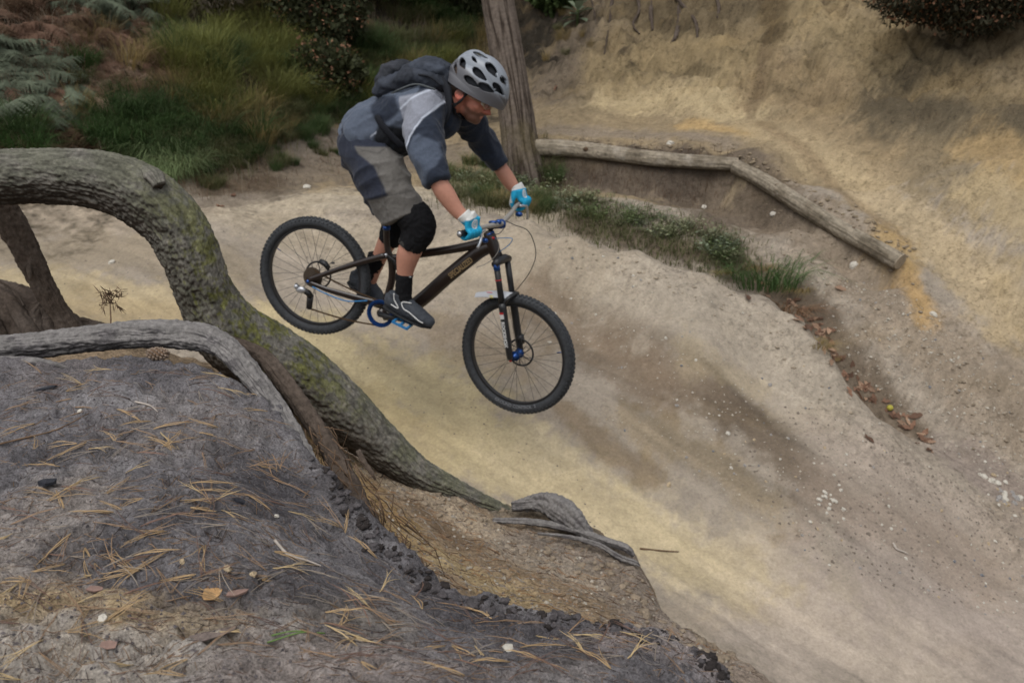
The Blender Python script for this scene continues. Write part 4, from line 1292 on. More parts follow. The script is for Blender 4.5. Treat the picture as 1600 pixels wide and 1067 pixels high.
for k, (u, v, R, lb) in enumerate([(500,60,.62,'dark evergreen bush left of the rider, highest of three'), (505,150,.5,'dark leafy bush with brown tips behind the rider\'s back'),
                                   (440,10,.6,'dark bush at the top edge above the yellow grass'), ]):
    bush(on(u, v, sh_ground), R, .07, 4200, M_bd, lb, 'bush', 'dark bushes behind the rider', M_hf, seed=k + 3)
for k, (u, v, R, lb) in enumerate([(640,-10,.8,'green bush at the top edge left of the pine'), (730,20,.6,'dark green bush touching the left side of the pine trunk'),
                                   (560,-20,.7,'olive bush at the top edge above the backpack'), (325,5,.6,'grey twiggy bush at the top edge over the bracken'), (870,10,.4,'small dark bush right of the pine at the top')]):
    bush(on(u, v, sh_ground), R, .08, 3600, M_ug if k == 3 else (M_bg if k % 2 == 0 else M_bd), lb, 'bush', seed=k + 13, sprays=(k == 3))
# heather hanging over the cliff, top right
for k, (u, v, R, lb) in enumerate([(1440,15,.55,'dark heather at the left end of the overhanging clump at top right'), (1520,30,.62,'middle of the dark overhanging heather with rusty flowers, reaching lowest'),
                                   (1600,0,.65,'dark heather at the right end of the overhanging clump')]):
    bush(P(u, v, 9.0 - .15 * k), R, .06, 8000, M_hd, lb, 'heather', 'overhanging heather', M_hf, 'heather', .7, True, seed=k + 23)

# ---- small leafy plants in the ditch
def leafy(n, h, leaf, m, seed, R=.16):
    rg = np.random.default_rng(seed); V = [np.zeros(3), np.array([.004, .004, 0])]; Q = []
    for i in range(n):
        a = rg.uniform(0, 6.28); r = R * math.sqrt(rg.uniform()); z = rg.uniform(.15, 1) * h
        c = np.array([r * math.cos(a), r * math.sin(a), z * (1 - r / R * .4)])
        a2 = rg.uniform(0, 6.28); d = np.array([math.cos(a2), math.sin(a2), rg.uniform(-.3, .4)]); e = np.array([-math.sin(a2), math.cos(a2), rg.normal() * .3])
        l = leaf * rg.uniform(.6, 1.3); o = len(V)
        V += [c, c + d * l * .35 + e * l * .35, c + d * l * .8 + e * l * .22, c + d * l, c + d * l * .8 - e * l * .22, c + d * l * .35 - e * l * .35]
        V[-1] = V[-1]; V.append(c + [.003, .003, 0]); Q += [(o, o + 1, o + 2, o + 3), (o, o + 3, o + 4, o + 5), (0, 1, o + 6, o)]
    return mesh_np('low_plant', np.array(V), np.array(Q), False)


M_l1 = leafmat('leaf_sage', lin(130, 132, 102)); M_l2 = leafmat('leaf_green', lin(92, 104, 68)); M_l3 = leafmat('leaf_blue', lin(122, 132, 108))
LP = []
for s, m in enumerate((M_l1, M_l2, M_l3, M_l1, M_l2)):
    me = leafy(46, .2, .034, m, s + 40, .2); me.materials.append(m); LP.append(me)
strip = [(700,310),(760,305),(830,305),(900,335),(960,350),(1010,365),(1060,380),(1110,400),(1150,415)]
for k in range(105):
    i = random.randrange(len(strip) - 1); t = random.random()
    u = strip[i][0] * (1 - t) + strip[i + 1][0] * t; v = strip[i][1] * (1 - t) + strip[i + 1][1] * t - random.uniform(-4, 30)
    put(random.choice(LP), 'low_plant', on(u, v, sh_ground), random.uniform(.35, .95), label='low leafy sage-green plant in the ditch ' + (w := nearest(u, v, [(720, 305, 'left of the pine foot'), (830, 305, 'below the pine foot'), (930, 345, 'under the level log'), (1030, 370, 'midway along the ridge crest'), (1130, 405, 'just before the grass clump')])), cat='plant', group='leafy ditch plants ' + w)
# teal rosette plant on the cliff
o = thing('rosette_plant', 'teal broad-leaved rosette plant on the grey bank right of the pine', 'plant', loc=V3(on(902, 42, sh_ground)))
for k in range(13):
    a = k * 2.4; el = .9 - k * .09; L = .26 + .02 * (k % 3)
    d = np.array([math.cos(a) * math.cos(el), math.sin(a) * math.cos(el), math.sin(el)]); e = np.array([-math.sin(a), math.cos(a), 0])
    z = np.array([0, 0, .05 + .012 * (13 - k)])
    V = [z, z + d * L * .4 + e * L * .2, z + d * L * .75 + e * L * .22 - [0, 0, .02], z + d * L - [0, 0, .07], z + d * L * .75 - e * L * .22 - [0, 0, .02], z + d * L * .4 - e * L * .2, z + d * L * .5 - [0, 0, .02]]
    MB().add(V, [(0, 1, 6), (1, 2, 6), (2, 3, 6), (3, 4, 6), (4, 5, 6), (5, 0, 6)]).build('leaf', M_l3, o)
MB().tube([[0, 0, -.25], [0, 0, .2]], .02, 6).build('stem', M_l2, o)
# dead seedling seen through the arch
o = thing('seedling', 'small dead brown seedling standing on the mound edge, seen under the arched tree', 'plant')
b0 = P(172, 525, 2.15); t0 = P(172, 474, 2.15)
MB().tube([b0, (b0 + t0) / 2 + [.002, 0, 0], t0], [.0022, .002, .0015], 6).build('stem', M_fib, o)
for (u, v) in [(160, 462), (156, 478), (184, 476), (190, 452), (165, 455), (178, 458)]:
    e = P(u, v, 2.15); mb = MB()
    mb.tube([t0, (t0 + e) / 2 + [0, 0, .004], e], [.0015, .0012, .0008], 5)
    for j in range(16):
        q = t0 + (e - t0) * random.uniform(.35, 1); d = RNG.normal(size=3) * .016; w = np.array([.0014, 0, .001])
        mb.add([q, q + d * .5 + w, q + d, q + d * .5 - w], [(0, 1, 2, 3)])
    mb.build('twig', M_fib, o)
# ------------------------------------------------------------------ litter and stones
NC = [lin(166, 140, 104), lin(144, 118, 92), lin(124, 96, 82), lin(178, 156, 118), lin(100, 78, 68), lin(146, 134, 120)]
M_nd = [mat('needle_%s' % n, c, .6, rand=.2, spec=.35) for n, c in zip(['gold', 'amber', 'russet', 'straw', 'umber', 'grey'], NC)]
M_ng = mat('needle_green', lin(96, 124, 62), .6)


def needle_pair(seed, L=.062, bundle=1):
    rg = np.random.default_rng(seed); mb = MB()
    for b in range(bundle):
        a0 = rg.normal() * .14 if bundle > 1 else 0
        for s in (-1, 1):
            sp = rg.uniform(.01, .08) * s + a0; cv = rg.normal() * .2; ln = L * rg.uniform(.8, 1.1)
            pts = []
            o = np.array([rg.normal() * .003, rg.normal() * .002, 0]) * (bundle > 1)
            for k in range(6):
                t = k / 5; a = sp + cv * t
                pts.append(o + np.array([ln * t * math.cos(a), ln * t * math.sin(a), .0016 + .003 * math.sin(t * 3.1) * rg.uniform(.4, 1.4)]))
            mb.tube(pts, [.00062, .0006, .00058, .00055, .0005, .0002], 4)
    return mb.mesh('needle_pair')


NM = []
for k in range(18):
    me = needle_pair(k, .07 if k % 3 else .058, 1 if k % 3 else 2); ci = [0, 1, 2, 0, 1, 4, 3, 1, 5][k % 9]; me.materials.append(M_nd[ci]); NM.append((me, ['golden', 'amber', 'reddish', 'straw-pale', 'dark brown', 'greyish'][ci], 'pair' if k % 3 else 'bunch'))


def spot(poly, f):
    pl = np.array(poly, float)
    while True:
        u, v = random.uniform(pl[:, 0].min(), pl[:, 0].max()), random.uniform(pl[:, 1].min(), pl[:, 1].max())
        if poly_sd(np.array([u]), np.array([v]), pl)[0] < 0:
            return on(u, v, f)


MPOLY = [(0,575),(330,570),(420,640),(480,740),(560,850),(680,935),(860,975),(1040,1000),(1130,1050),(1150,1067),(0,1067)]
clusters = [(100,620),(120,700),(240,690),(300,700),(60,770),(400,620),(380,600),(430,740),(250,800),(340,790),(480,800),(80,830),(180,880),(300,900),(320,940),(160,940),
            (440,900),(560,950),(60,930),(500,980),(640,960),(600,1010),(700,1010),(760,980),(900,1000),(950,1030),(1040,1010),(980,990),(700,1050),(860,1050),(540,1040),(250,600),(330,650)]
NMARK = [(250, 585, 'by the pine cone under the pale root'), (60, 620, 'beside the flat dark sliver'), (410, 610, 'along the inside of the pale root'), (75, 760, 'around the slate-coloured lump'),
         (240, 690, 'near the short curved twig'), (372, 790, 'by the small charcoal bit'), (465, 870, 'beside the bent pale twig'), (480, 740, 'on the steep right flank of the mound'), (333, 930, 'around the orange bark chip'),
         (150, 940, 'left of the orange bark chip'), (60, 1020, 'on the sandy bottom left corner'), (332, 1010, 'by the long grey bark flake'), (480, 1000, 'beside the green needles'), (620, 960, 'on the dark strip below the lip'),
         (720, 1030, 'at the bottom edge of the picture'), (800, 1010, 'round the pinkish pebble'), (950, 1010, 'on the pale right end of the mound'), (1080, 1030, 'at the crumbling right corner')]
for k in range(300):
    if random.random() < .55:
        c = random.choice(clusters); u, v = c[0] + random.gauss(0, 28), c[1] + random.gauss(0, 14)
        if u < 0 or v > 1067 or poly_sd(np.array([u]), np.array([v]), np.array(MPOLY, float))[0] > 0: p = spot(MPOLY, sh_mound)
        else: p = on(u, v, sh_mound)
    else: p = spot(MPOLY, sh_mound)
    if (k % 300) < 300:
        cu = (p - CAM); cd = cu @ _F; w = nearest(800 + cu @ _X / cd * FPX, 533.5 - cu @ _U / cd * FPX, NMARK)
    nm_, nc_, nk_ = random.choice(NM)
    put(nm_, 'pine_needles', p + [0, 0, .001], random.uniform(.8, 1.15), rz=random.choice([0, math.pi]) + random.gauss(0.1, .55) if random.random() < .7 else None,
        tilt=surf_normal(p, sh_mound, .02), label='%s %s of fallen pine needles %s' % (nc_, nk_, w), cat='pine needles', group='%s %s of needles %s' % (nc_, nk_, w))
# finer litter
mb = MB()


def stick(mb, p, L, r, f, n=4, seg=4, curl=.5):
    a = random.gauss(0, .7) + random.choice([0, math.pi]); pts = []; q = np.array(p[:2]); hs = []
    for k in range(seg + 1):
        z = float(f(np.array([q[0]]), np.array([q[1]]))[0]); pts.append(np.array([q[0], q[1], z + r * 1.2])); a += random.gauss(0, curl) * .4
        q = q + np.array([math.cos(a), math.sin(a)]) * L / seg
    if max(abs(pts[i + 1][2] - pts[i][2]) for i in range(seg)) > L * .6: return
    mb.tube(pts, [r, r, r * .9, r * .8, r * .4][:seg + 1], n, cap=False)


mbs = [MB() for _ in range(4)]
for k in range(2200):
    p = spot(MPOLY, sh_mound); stick(mbs[k % 4], p, random.uniform(.02, .065), random.uniform(.0003, .0006), sh_mound, 3)
for mbx, c, nm in zip(mbs, [lin(140, 114, 88), lin(106, 86, 74), lin(140, 132, 126), lin(66, 56, 52)], ['amber', 'brown', 'grey', 'dark']):
    tag(mbx.build('needle_litter', mat('litter_' + nm, c, .8)), 'fine %s needle and rootlet litter strewn over the dark mound' % nm, 'litter', kind='stuff')
BPOLY = [(520,700),(640,750),(780,800),(900,850),(1000,900),(1080,990),(1200,1067),(1060,1000),(900,970),(700,920),(600,820)]
mbs = [MB() for _ in range(3)]
for k in range(800):
    p = spot(BPOLY, sh_bank); stick(mbs[k % 3], p, random.uniform(.02, .075), random.uniform(.0009, .0018), sh_bank, 3)
for mbx, c, nm in zip(mbs, [lin(146, 112, 80), lin(150, 142, 132), lin(86, 66, 52)], ['tawny', 'pale', 'dark']):
    tag(mbx.build('needle_litter', mat('bank_litter_' + nm, c, .85)), 'fine %s needle litter strewn over the bank beside the track' % nm, 'litter', kind='stuff')
# crumbs of soil on the mound
def crumbs(name, n, poly, f, r0, r1, m, label):
    ico = [(0, 0, 1), (.9, 0, .1), (0, .9, .1), (-.9, 0, 0), (0, -.9, 0), (0, 0, -.8)]
    fc = [(0, 1, 2), (0, 2, 3), (0, 3, 4), (0, 4, 1), (5, 2, 1), (5, 3, 2), (5, 4, 3), (5, 1, 4)]
    V = []; F = []; pl = np.array(poly, float)
    B = np.array(ico)
    for k in range(n):
        p = spot(poly, f); r = r0 + (r1 - r0) * random.random() ** 3
        a = random.uniform(0, 6.28); c, s = math.cos(a), math.sin(a)
        q = B * RNG.uniform(.6, 1.3, size=(6, 3)) * r; q = np.c_[q[:, 0] * c - q[:, 1] * s, q[:, 0] * s + q[:, 1] * c, q[:, 2] * .8]
        F += [tuple(len(V) + i for i in t) for t in fc]; V += [tuple(x) for x in (q + p)]
    me = mesh_np(name, np.array(V), np.array(F), False)
    return tag(link(name, me, m), label, 'crumbs', kind='stuff')


M_cr = mat('soil_crumb', lin(96, 90, 90), .95, noise=(300, .6, 1.3)); M_cd = mat('dark_crumb', lin(70, 66, 67), .95)
M_grit = mat('grit', lin(172, 164, 150), .8, noise=(20, .6, 1.2)); M_gritd = mat('dark_grit', lin(112, 102, 92), .8)
crumbs('soil_crumbs', 2200, MPOLY, sh_mound, .0008, .0042, M_cr, 'grey crumbs of soil over the dark mound')
crumbs('soil_crumbs', 900, MPOLY, sh_mound, .0008, .0038, M_cd, 'blackish crumbs of charred soil over the dark mound')
crumbs('bank_crumbs', 500, BPOLY, sh_bank, .0015, .012, M_grit, 'pale crumbs of earth over the trackside bank')
crumbs('bank_crumbs', 2000, BPOLY, sh_bank, .0015, .010, M_gritd, 'grey-brown crumbs of earth over the trackside bank')
TPOLY = [(1100,640),(1300,640),(1460,730),(1600,800),(1600,980),(1300,900),(1150,760)]
RPOLY = [(860,360),(1100,430),(1300,600),(1450,720),(1600,830),(1600,1000),(1200,820),(900,640),(800,420)]
UPOLY = [(1250,420),(1400,450),(1600,600),(1600,790),(1450,690),(1330,580)]
crumbs('grit', 1400, RPOLY, sh_ground, .003, .012, M_grit, 'tiny pale grit on the face of the ridge')
crumbs('grit', 1200, TPOLY, sh_ground, .003, .014, M_gritd, 'tiny dark grit in the sand at lower right')
crumbs('grit', 1000, UPOLY, sh_ground, .004, .016, M_grit, 'tiny pale grit on the bank below the sloping log')
crumbs('grit', 500, [(0,330),(420,330),(650,420),(1000,880),(500,560),(0,480)], sh_ground, .003, .010, M_gritd, 'tiny grit on the sandy track')


# ragged clods along the broken lip of the mound
def clods(name, line, n, r0, r1, m, label, spread, f):
    rg = np.random.default_rng(len(name) + n); V = []; F = []; o = 0
    base = MB().ell([0, 0, 0], [1, 0, 0], [0, 1, 0], [0, 0, 1], 14, 10); B = np.array(base.v); TF = [tuple(x) for x in base.f]
    for k in range(n):
        i = rg.integers(0, len(line) - 1); t = rg.uniform(); u = line[i][0] * (1 - t) + line[i + 1][0] * t + rg.normal() * spread; v = line[i][1] * (1 - t) + line[i + 1][1] * t + rg.normal() * spread * .6
        p = on(u, v, f); r = r0 + (r1 - r0) * rg.uniform() ** 2.5
        d = 1 + .95 * fbm3(B * 1.0 + rg.uniform(0, 50), 1.5, 4, .75, k)
        sq = rg.uniform(.55, 1.3, 3); sq[2] = rg.uniform(.3, .6); q = B * d[:, None] * r * sq; az = rg.uniform(0, 6.28); q = np.c_[q[:, 0] * math.cos(az) - q[:, 1] * math.sin(az), q[:, 0] * math.sin(az) + q[:, 1] * math.cos(az), q[:, 2]] + p - [0, 0, r * .12]
        V.append(q); F += [tuple(o + x for x in f_) for f_ in TF]; o += len(B)
    me = bpy.data.meshes.new(name); me.from_pydata([tuple(x) for x in np.vstack(V)], [], F); me.polygons.foreach_set('use_smooth', np.full(len(F), True, dtype=bool)); me.update()
    return tag(link(name, me, m), label, 'clods', kind='stuff')


M_clod = mat('clod', lin(100, 95, 96), .95, noise=(90, .5, 1.4), bump=(160, .8, .004), bump2=(40, .8, .01)); M_clodd = mat('clod_dark', lin(62, 56, 54), .95, noise=(90, .5, 1.5), bump=(160, .8, .004), bump2=(40, .8, .01))
LIP = [(500,705),(540,790),(600,860),(690,925),(850,965),(1000,985),(1070,990),(1120,1035),(1150,1075)]
clods('soil_clods', LIP, 300, .002, .013, M_clod, 'grey crumbly clods along the broken lip of the dark mound', 11, sh_mound)
clods('soil_clods', LIP, 260, .002, .012, M_clodd, 'dark crumbly clods along the broken lip of the dark mound', 13, sh_mound)
clods('corner_clods', [(1040,975),(1090,1000),(1130,1040),(1150,1067)], 36, .008, .022, M_clodd, 'blackish ragged clods at the right corner of the mound', 8, sh_mound)
clods('bank_clods', [(620,760),(800,830),(950,900),(1040,980),(1150,1050)], 260, .006, .026, mat('clod_bank', lin(138, 124, 106), .95, noise=(50, .6, 1.3), bump=(90, .8, .006)), 'crumbly clods of earth over the trackside bank', 26, sh_bank)
clods('ridge_clods', [(880,380),(1000,420),(1150,480),(1250,560),(1330,650)], 260, .003, .016, mat('clod_ridge', lin(150, 137, 119), .95, noise=(40, .6, 1.3), bump=(70, .8, .006)), 'small crumbled clods of dry earth along the crest of the ridge', 24, sh_ground)
clods('slope_clods', [(1200,330),(1350,460),(1500,600),(1590,720)], 300, .004, .020, mat('clod_slope', lin(132, 119, 102), .95, noise=(40, .6, 1.3), bump=(70, .8, .006)), 'crumbled clods on the slope below the sloping log', 38, sh_ground)
clods('terrace_clods', [(870,222),(1000,225),(1140,235),(1300,320),(1420,400)], 300, .008, .035, mat('clod_terrace', lin(132, 118, 98), .95, noise=(30, .6, 1.3), bump=(50, .8, .008)), 'rubble and clods on the terrace just behind the logs', 10, sh_ground)


def stone_mesh(seed, m):
    rg = np.random.default_rng(seed); mb = MB().ell([0, 0, 0], [1, 0, 0], [0, .75, 0], [0, 0, .55], 7, 5)
    me = mb.mesh('stone', False); co = get_co(me); co += rg.normal(size=co.shape) * .13; me.vertices.foreach_set('co', co.astype(np.float32).ravel()); me.update()
    me.materials.append(m); return me


M_st = [mat('stone_white', lin(190, 184, 172), .7, noise=(3, .75, 1.1)), mat('stone_grey', lin(142, 138, 134), .7, noise=(3, .7, 1.2)), mat('stone_buff', lin(170, 152, 124), .7, noise=(3, .7, 1.2)), mat('stone_blue', lin(108, 110, 114), .7)]
SM = [[stone_mesh(10 * j + k, m) for k in range(3)] for j, m in enumerate(M_st)]
SN = ['white', 'grey', 'buff', 'blue-grey']


def stone(u, v, r, j, label=None, f=None, group=None):
    p = on(u, v, f or sh_ground)
    o = put(random.choice(SM[j]), 'stone', p + [0, 0, r * .15], r, tilt=surf_normal(p, f or sh_ground, .04), label=label or 'small %s stone on the sandy ridge and track' % SN[j], cat='stone', group=group or 'small %s stones on the ground' % SN[j])
    if not label and not group:
        w = nearest(u, v, [(1000, 480, 'high on the ridge face'), (950, 650, 'on the ridge face by the front wheel'), (1200, 650, 'in the middle of the ridge face'), (1290, 800, 'around the cluster of white chips'), (1480, 830, 'in the gravelly sand at the right'), (1350, 450, 'on the bank near the log end'), (1500, 600, 'on the bank right of the leaf-filled ditch'), (1400, 930, 'low on the sandy track')])
        o['label'] = 'small %s stone %s' % (SN[j], w); o['group'] = 'small %s stones %s' % (SN[j], w)
    if label: del o['group']
    return o


stone(1458,493,.035,0,'white stone lying alone on the bank right of the sloping log\'s end')
stone(1333,422,.04,0,'pale block of stone just below the lower log near its sawn end')
stone(1047,226,.045,0,'white stone on the terrace above the level log')
stone(1137,682,.02,0,'white pebble on the bare ridge face right of the front wheel')
stone(1203,604,.02,1,'grey-white pebble high on the ridge face')
stone(1100,325,.035,0,'white stone on the dark bank below the joint of the logs')
stone(1045,762,.018,2,'buff pebble low on the ridge face above the track')
stone(1207,338,.035,0,'pale stone on the bank under the upper end of the sloping log')
stone(175,412,.03,0,'pale stone on the track seen through the arch')
stone(480,295,.04,0,'pale stone at the back edge of the track near the grass')
for k in range(14):
    stone(random.gauss(1290, 14), random.gauss(783, 9), random.uniform(.008, .022), 0, group='cluster of crushed white stones')['label'] = 'white chip in the cluster of crushed stones at the foot of the ridge'
for k in range(26):
    u = random.uniform(1530, 1600); v = 740 + (u - 1530) * .95 + random.gauss(0, 14)
    stone(u, v, random.uniform(.012, .032), random.choice([0, 0, 2, 1]), group='stones at the right edge')['label'] = 'stone in the gravelly patch where ditch meets track at the right edge'
for poly, n in ((TPOLY, 70), (RPOLY, 70), (UPOLY, 50)):
    for k in range(n):
        p = None
        pl = np.array(poly, float)
        while True:
            u, v = random.uniform(pl[:, 0].min(), pl[:, 0].max()), random.uniform(pl[:, 1].min(), pl[:, 1].max())
            if poly_sd(np.array([u]), np.array([v]), pl)[0] < 0: break
        stone(u, v, random.uniform(.005, .014), random.choice([0, 0, 0, 1, 1, 2, 2, 3]))


# ---- dead leaves
def leaf_mesh(seed, m, L=.5):
    rg = np.random.default_rng(seed); V = []; F = []; nx = 7
    for i in range(nx):
        t = i / (nx - 1); w = .42 * math.sin(math.pi * (t * .92 + .04)) ** .8 * (1 + .15 * math.sin(i * 2.6 + seed)); z = .18 * math.sin(t * 3 + seed) + .05 * rg.normal()
        V += [(t * 2 - 1, -w, z + .18 * w + .06 * rg.normal()), (t * 2 - 1, 0, z - .04), (t * 2 - 1, w, z + .2 * w + .06 * rg.normal())]
        if i: o = 3 * (i - 1); F += [(o, o + 1, o + 4, o + 3), (o + 1, o + 2, o + 5, o + 4)]
    mb = MB().add(V, F); me = mb.mesh('dead_leaf'); me.materials.append(m); return me


M_lf = [leafmat('leaf_rust', lin(128, 98, 80)), leafmat('leaf_tan', lin(158, 130, 108)), leafmat('leaf_brown', lin(104, 80, 66))]
LM = [leaf_mesh(k, M_lf[k % 3]) for k in range(6)]
dl = [(1205,455),(1240,485),(1255,495),(1262,508),(1275,512),(1285,530),(1300,560),(1310,575),(1325,590),(1340,610),(1350,622),(1365,635),(1385,650),(1400,660),(1410,672),(1440,690),(1455,697)]
for k in range(110):
    c = random.choice(dl); u, v = c[0] + random.gauss(0, 7), c[1] + random.gauss(-3, 5)
    p = on(u, v, sh_ground, .012)
    put(random.choice(LM), 'dead_leaf', p, random.uniform(.025, .05), tilt=mixn(surf_normal(p, sh_ground, .05), Vector(RNG.normal(size=3)).normalized(), .3), label='rusty dead leaf heaped in the ditch', cat='leaf', group='dead leaves in the ditch')
for (u, v, lb) in [(1168,470,'curled pale-brown leaf on the ridge crest left of the grass clump'), (1356,688,'single brown leaf lying on the ridge just below the ditch'), (1313,456,'brown leaf on the bank under the sloping log'),
                   (1430,657,'tan leaf right of the leaf-filled ditch near its lower end'), (868,142,'tan leaf on the bank right of the pine'), (345,325,'rusty leaf at the foot of the bank by the track'), (365,308,'brown leaf in the shade at the foot of the bank')]:
    p = on(u, v, sh_ground, .012)
    put(random.choice(LM), 'dead_leaf', p, .055, tilt=surf_normal(p, sh_ground, .05), label=lb, cat='leaf')
o = put(MB().ell([0, 0, 0], [1, 0, 0], [0, .9, 0], [0, 0, .8], 12, 8).mesh('ball'), 'crab_apple', on(1389, 648, sh_ground, .02), .028, label='small yellow-green crab apple among the dead leaves in the ditch', cat='apple')
o.data.materials.append(mat('apple_skin', lin(158, 150, 62), .5))


# ---- individual things on the mound
def chip(name, poly, th, m, label, cat, u, v, rz=0, lift=.002):
    n = len(poly); V = [(x, y, th * (1 + .3 * math.sin(3 * x))) for x, y in poly] + [(x * .9, y * .9, 0) for x, y in poly] + [(0, 0, th * 1.25)]
    F = [(i, (i + 1) % n, 2 * n) for i in range(n)] + [(n + i, n + (i + 1) % n, (i + 1) % n, i) for i in range(n)]
    me = MB().add(V, F).mesh(name, False); me.materials.append(m)
    p = on(u, v, sh_mound, lift)
    return put(me, name, p, .001, rz=rz, tilt=surf_normal(p, sh_mound, .03), label=label, cat=cat)


M_chip = mat('bark_chip', lin(196, 156, 108), .8, noise=(.15, .7, 1.15), bump=(.4, .5, 1)); M_flake = mat('bark_flake', lin(138, 124, 116), .9, noise=(.2, .6, 1.3), bump=(.5, .6, 1)); M_pink = mat('bark_pink', lin(132, 108, 98), .9, noise=(.2, .7, 1.2))
M_char = mat('charcoal', lin(58, 60, 68), .6, noise=(.2, .6, 1.4), bump=(.5, .6, 1))
chip('bark_chip', [(-13,-6),(-9,-11),(4,-12),(13,-6),(14,4),(9,10),(-4,9),(-12,7)], 4, M_chip, 'bright orange-tan chip of bark in the middle of the mound', 'bark chip', 333, 932)
chip('bark_chip', [(-16,-4),(-2,-9),(13,-5),(16,2),(2,6),(-12,5)], 3, M_pink, 'dull pinkish bark scale just right of the orange chip', 'bark chip', 372, 934, .4)
chip('bark_chip', [(-34,-6),(-10,-10),(12,-5),(30,0),(34,7),(10,9),(-8,5),(-26,6)], 2.2, M_flake, 'long thin grey bark flake lying low on the mound', 'bark chip', 332, 1008, .35)
chip('bark_chip', [(-10,-5),(0,-8),(10,-4),(9,5),(-3,7),(-11,3)], 2.5, M_pink, 'small pinkish bark chip near the bottom left corner', 'bark chip', 172, 1018)
chip('bark_chip', [(-12,-4),(2,-7),(12,-2),(8,5),(-8,5)], 3, M_pink, 'rusty brown bark bit among needles left of the orange chip', 'bark chip', 150, 926)
chip('charcoal_piece', [(-8,-16),(6,-18),(12,-2),(9,14),(-2,18),(-10,6)], 7, M_char, 'dark slate-coloured lump of charcoal at the left of the mound', 'charcoal', 75, 762)
chip('charcoal_piece', [(-9,-4),(0,-8),(11,-3),(9,5),(-5,7)], 5, M_char, 'small black charcoal bit beside the needles at the mound\'s middle', 'charcoal', 372, 786)
chip('charcoal_piece', [(-22,-3),(0,-7),(20,-4),(24,3),(4,7),(-18,4)], 3, M_char, 'flat dark sliver near the back of the mound', 'charcoal', 74, 612, .1)
for u, v, r, j, lb in [(125,645,.006,0,'tiny white pebble left of centre near the back of the mound'), (285,880,.006,2,'buff pebble above the orange bark chip'), (395,902,.007,2,'pinkish pebble in the upper middle of the mound'),
                       (433,810,.005,0,'tiny pale pebble on the dark slope'), (160,968,.008,0,'pale pebble low at the left of the mound'), (355,890,.008,2,'buff crumb of stone above the bark chip'), (795,1015,.012,0,'pale pinkish pebble right of centre on the mound')]:
    o = stone(u, v, r, j, lb, sh_mound)
M_twg = mat('pale_twig', lin(170, 160, 150), .85, noise=(80, .7, 1.2))


def twig(pts, r, label, f=sh_mound, m=None):
    q = [on(u, v, f, r * 1.1) for (u, v) in pts]; rows = crom(np.array(q), 5)
    mb = MB().tube(list(rows), list(np.linspace(r, r * .5, len(rows))), 7)
    return tag(mb.build('twig', m or M_twg), label, 'twig')


twig([(430,850),(450,868),(480,885),(502,892)], .0026, 'pale bent twig on the right slope of the mound')
twig([(212,632),(235,638),(248,652)], .0022, 'short curved pale twig near the back of the mound')
twig([(260,780),(240,800),(228,850)], .0012, 'thin dark straight stalk standing in the mound\'s middle', m=M_fib)
twig([(0,700),(40,690),(90,675),(140,655)], .002, 'long brown stalk slanting across the left of the mound', m=M_fib)
twig([(300,548),(340,566),(400,578)], .003, 'grey twig lying under the bridging root by the pine cone')
twig([(1000,862),(1030,864),(1060,868)], .006, 'dark twig lying on the sand just past the bank\'s root ends', sh_ground, M_fib)
twig([(1395,852),(1400,862),(1412,866),(1418,872)], .008, 'pale curled scrap of twig on the sand at lower right', sh_ground)
for pts in ([(418,1008),(470,990),(508,992)], [(425,1000),(460,988),(508,990)]):
    q = twig(pts, .0011, 'green pine needle lying on the mound near the bottom', m=M_ng); q['category'] = 'pine needles'; q['group'] = 'green pine needles'; q.name = 'green_needle'

# pine cone
pc = thing('pine_cone', 'small closed grey-brown pine cone under the bridging root at the back of the mound', 'pine cone', loc=V3(on(248, 565, sh_mound, .014)))
M_cone = mat('cone_scale', lin(128, 112, 98), .8, rand=.25, noise=(200, .6, 1.3))
MB().ell([0, 0, 0], [.024, 0, 0], [0, .012, 0], [0, 0, .013], 12, 8).build('core', M_fib, pc)
sc = MB().ell([0, 0, 0], [.0038, 0, .001], [0, .0034, 0], [0, 0, .0022], 7, 5).mesh('scale'); sc.materials.append(M_cone)
for k in range(64):
    t = (k + .5) / 64; a = k * 2.39996; x = (t - .5) * .048; r = .0135 * math.sin(math.pi * (t * .9 + .05)) ** .6
    o = bpy.data.objects.new('scale', sc); COL.objects.link(o); o.parent = pc; o.location = (x, r * math.cos(a), r * math.sin(a)); o.rotation_euler = (a, .4, 0)
# ------------------------------------------------------------------ bicycle in mid-air
YAW = math.radians(15)
BH = np.array([math.cos(YAW), -math.sin(YAW), 0.0])      # heading
BN = np.array([-math.sin(YAW), -math.cos(YAW), 0.0])     # towards the rider's right
BZ = np.array([0, 0, 1.0])
BO = P(650, 440, 4.94)


def pl(u, v, o=0.0):
    """point seen at (u, v) lying o metres to the rider's right of the bicycle's own plane"""
    r = ray(u, v)
    return CAM + r * (((BO - CAM).dot(BN) + o) / r.dot(BN))


def rotz(v, a):
    c, s = math.cos(a), math.sin(a)
    return np.array([v[0] * c - v[1] * s, v[0] * s + v[1] * c, v[2]])


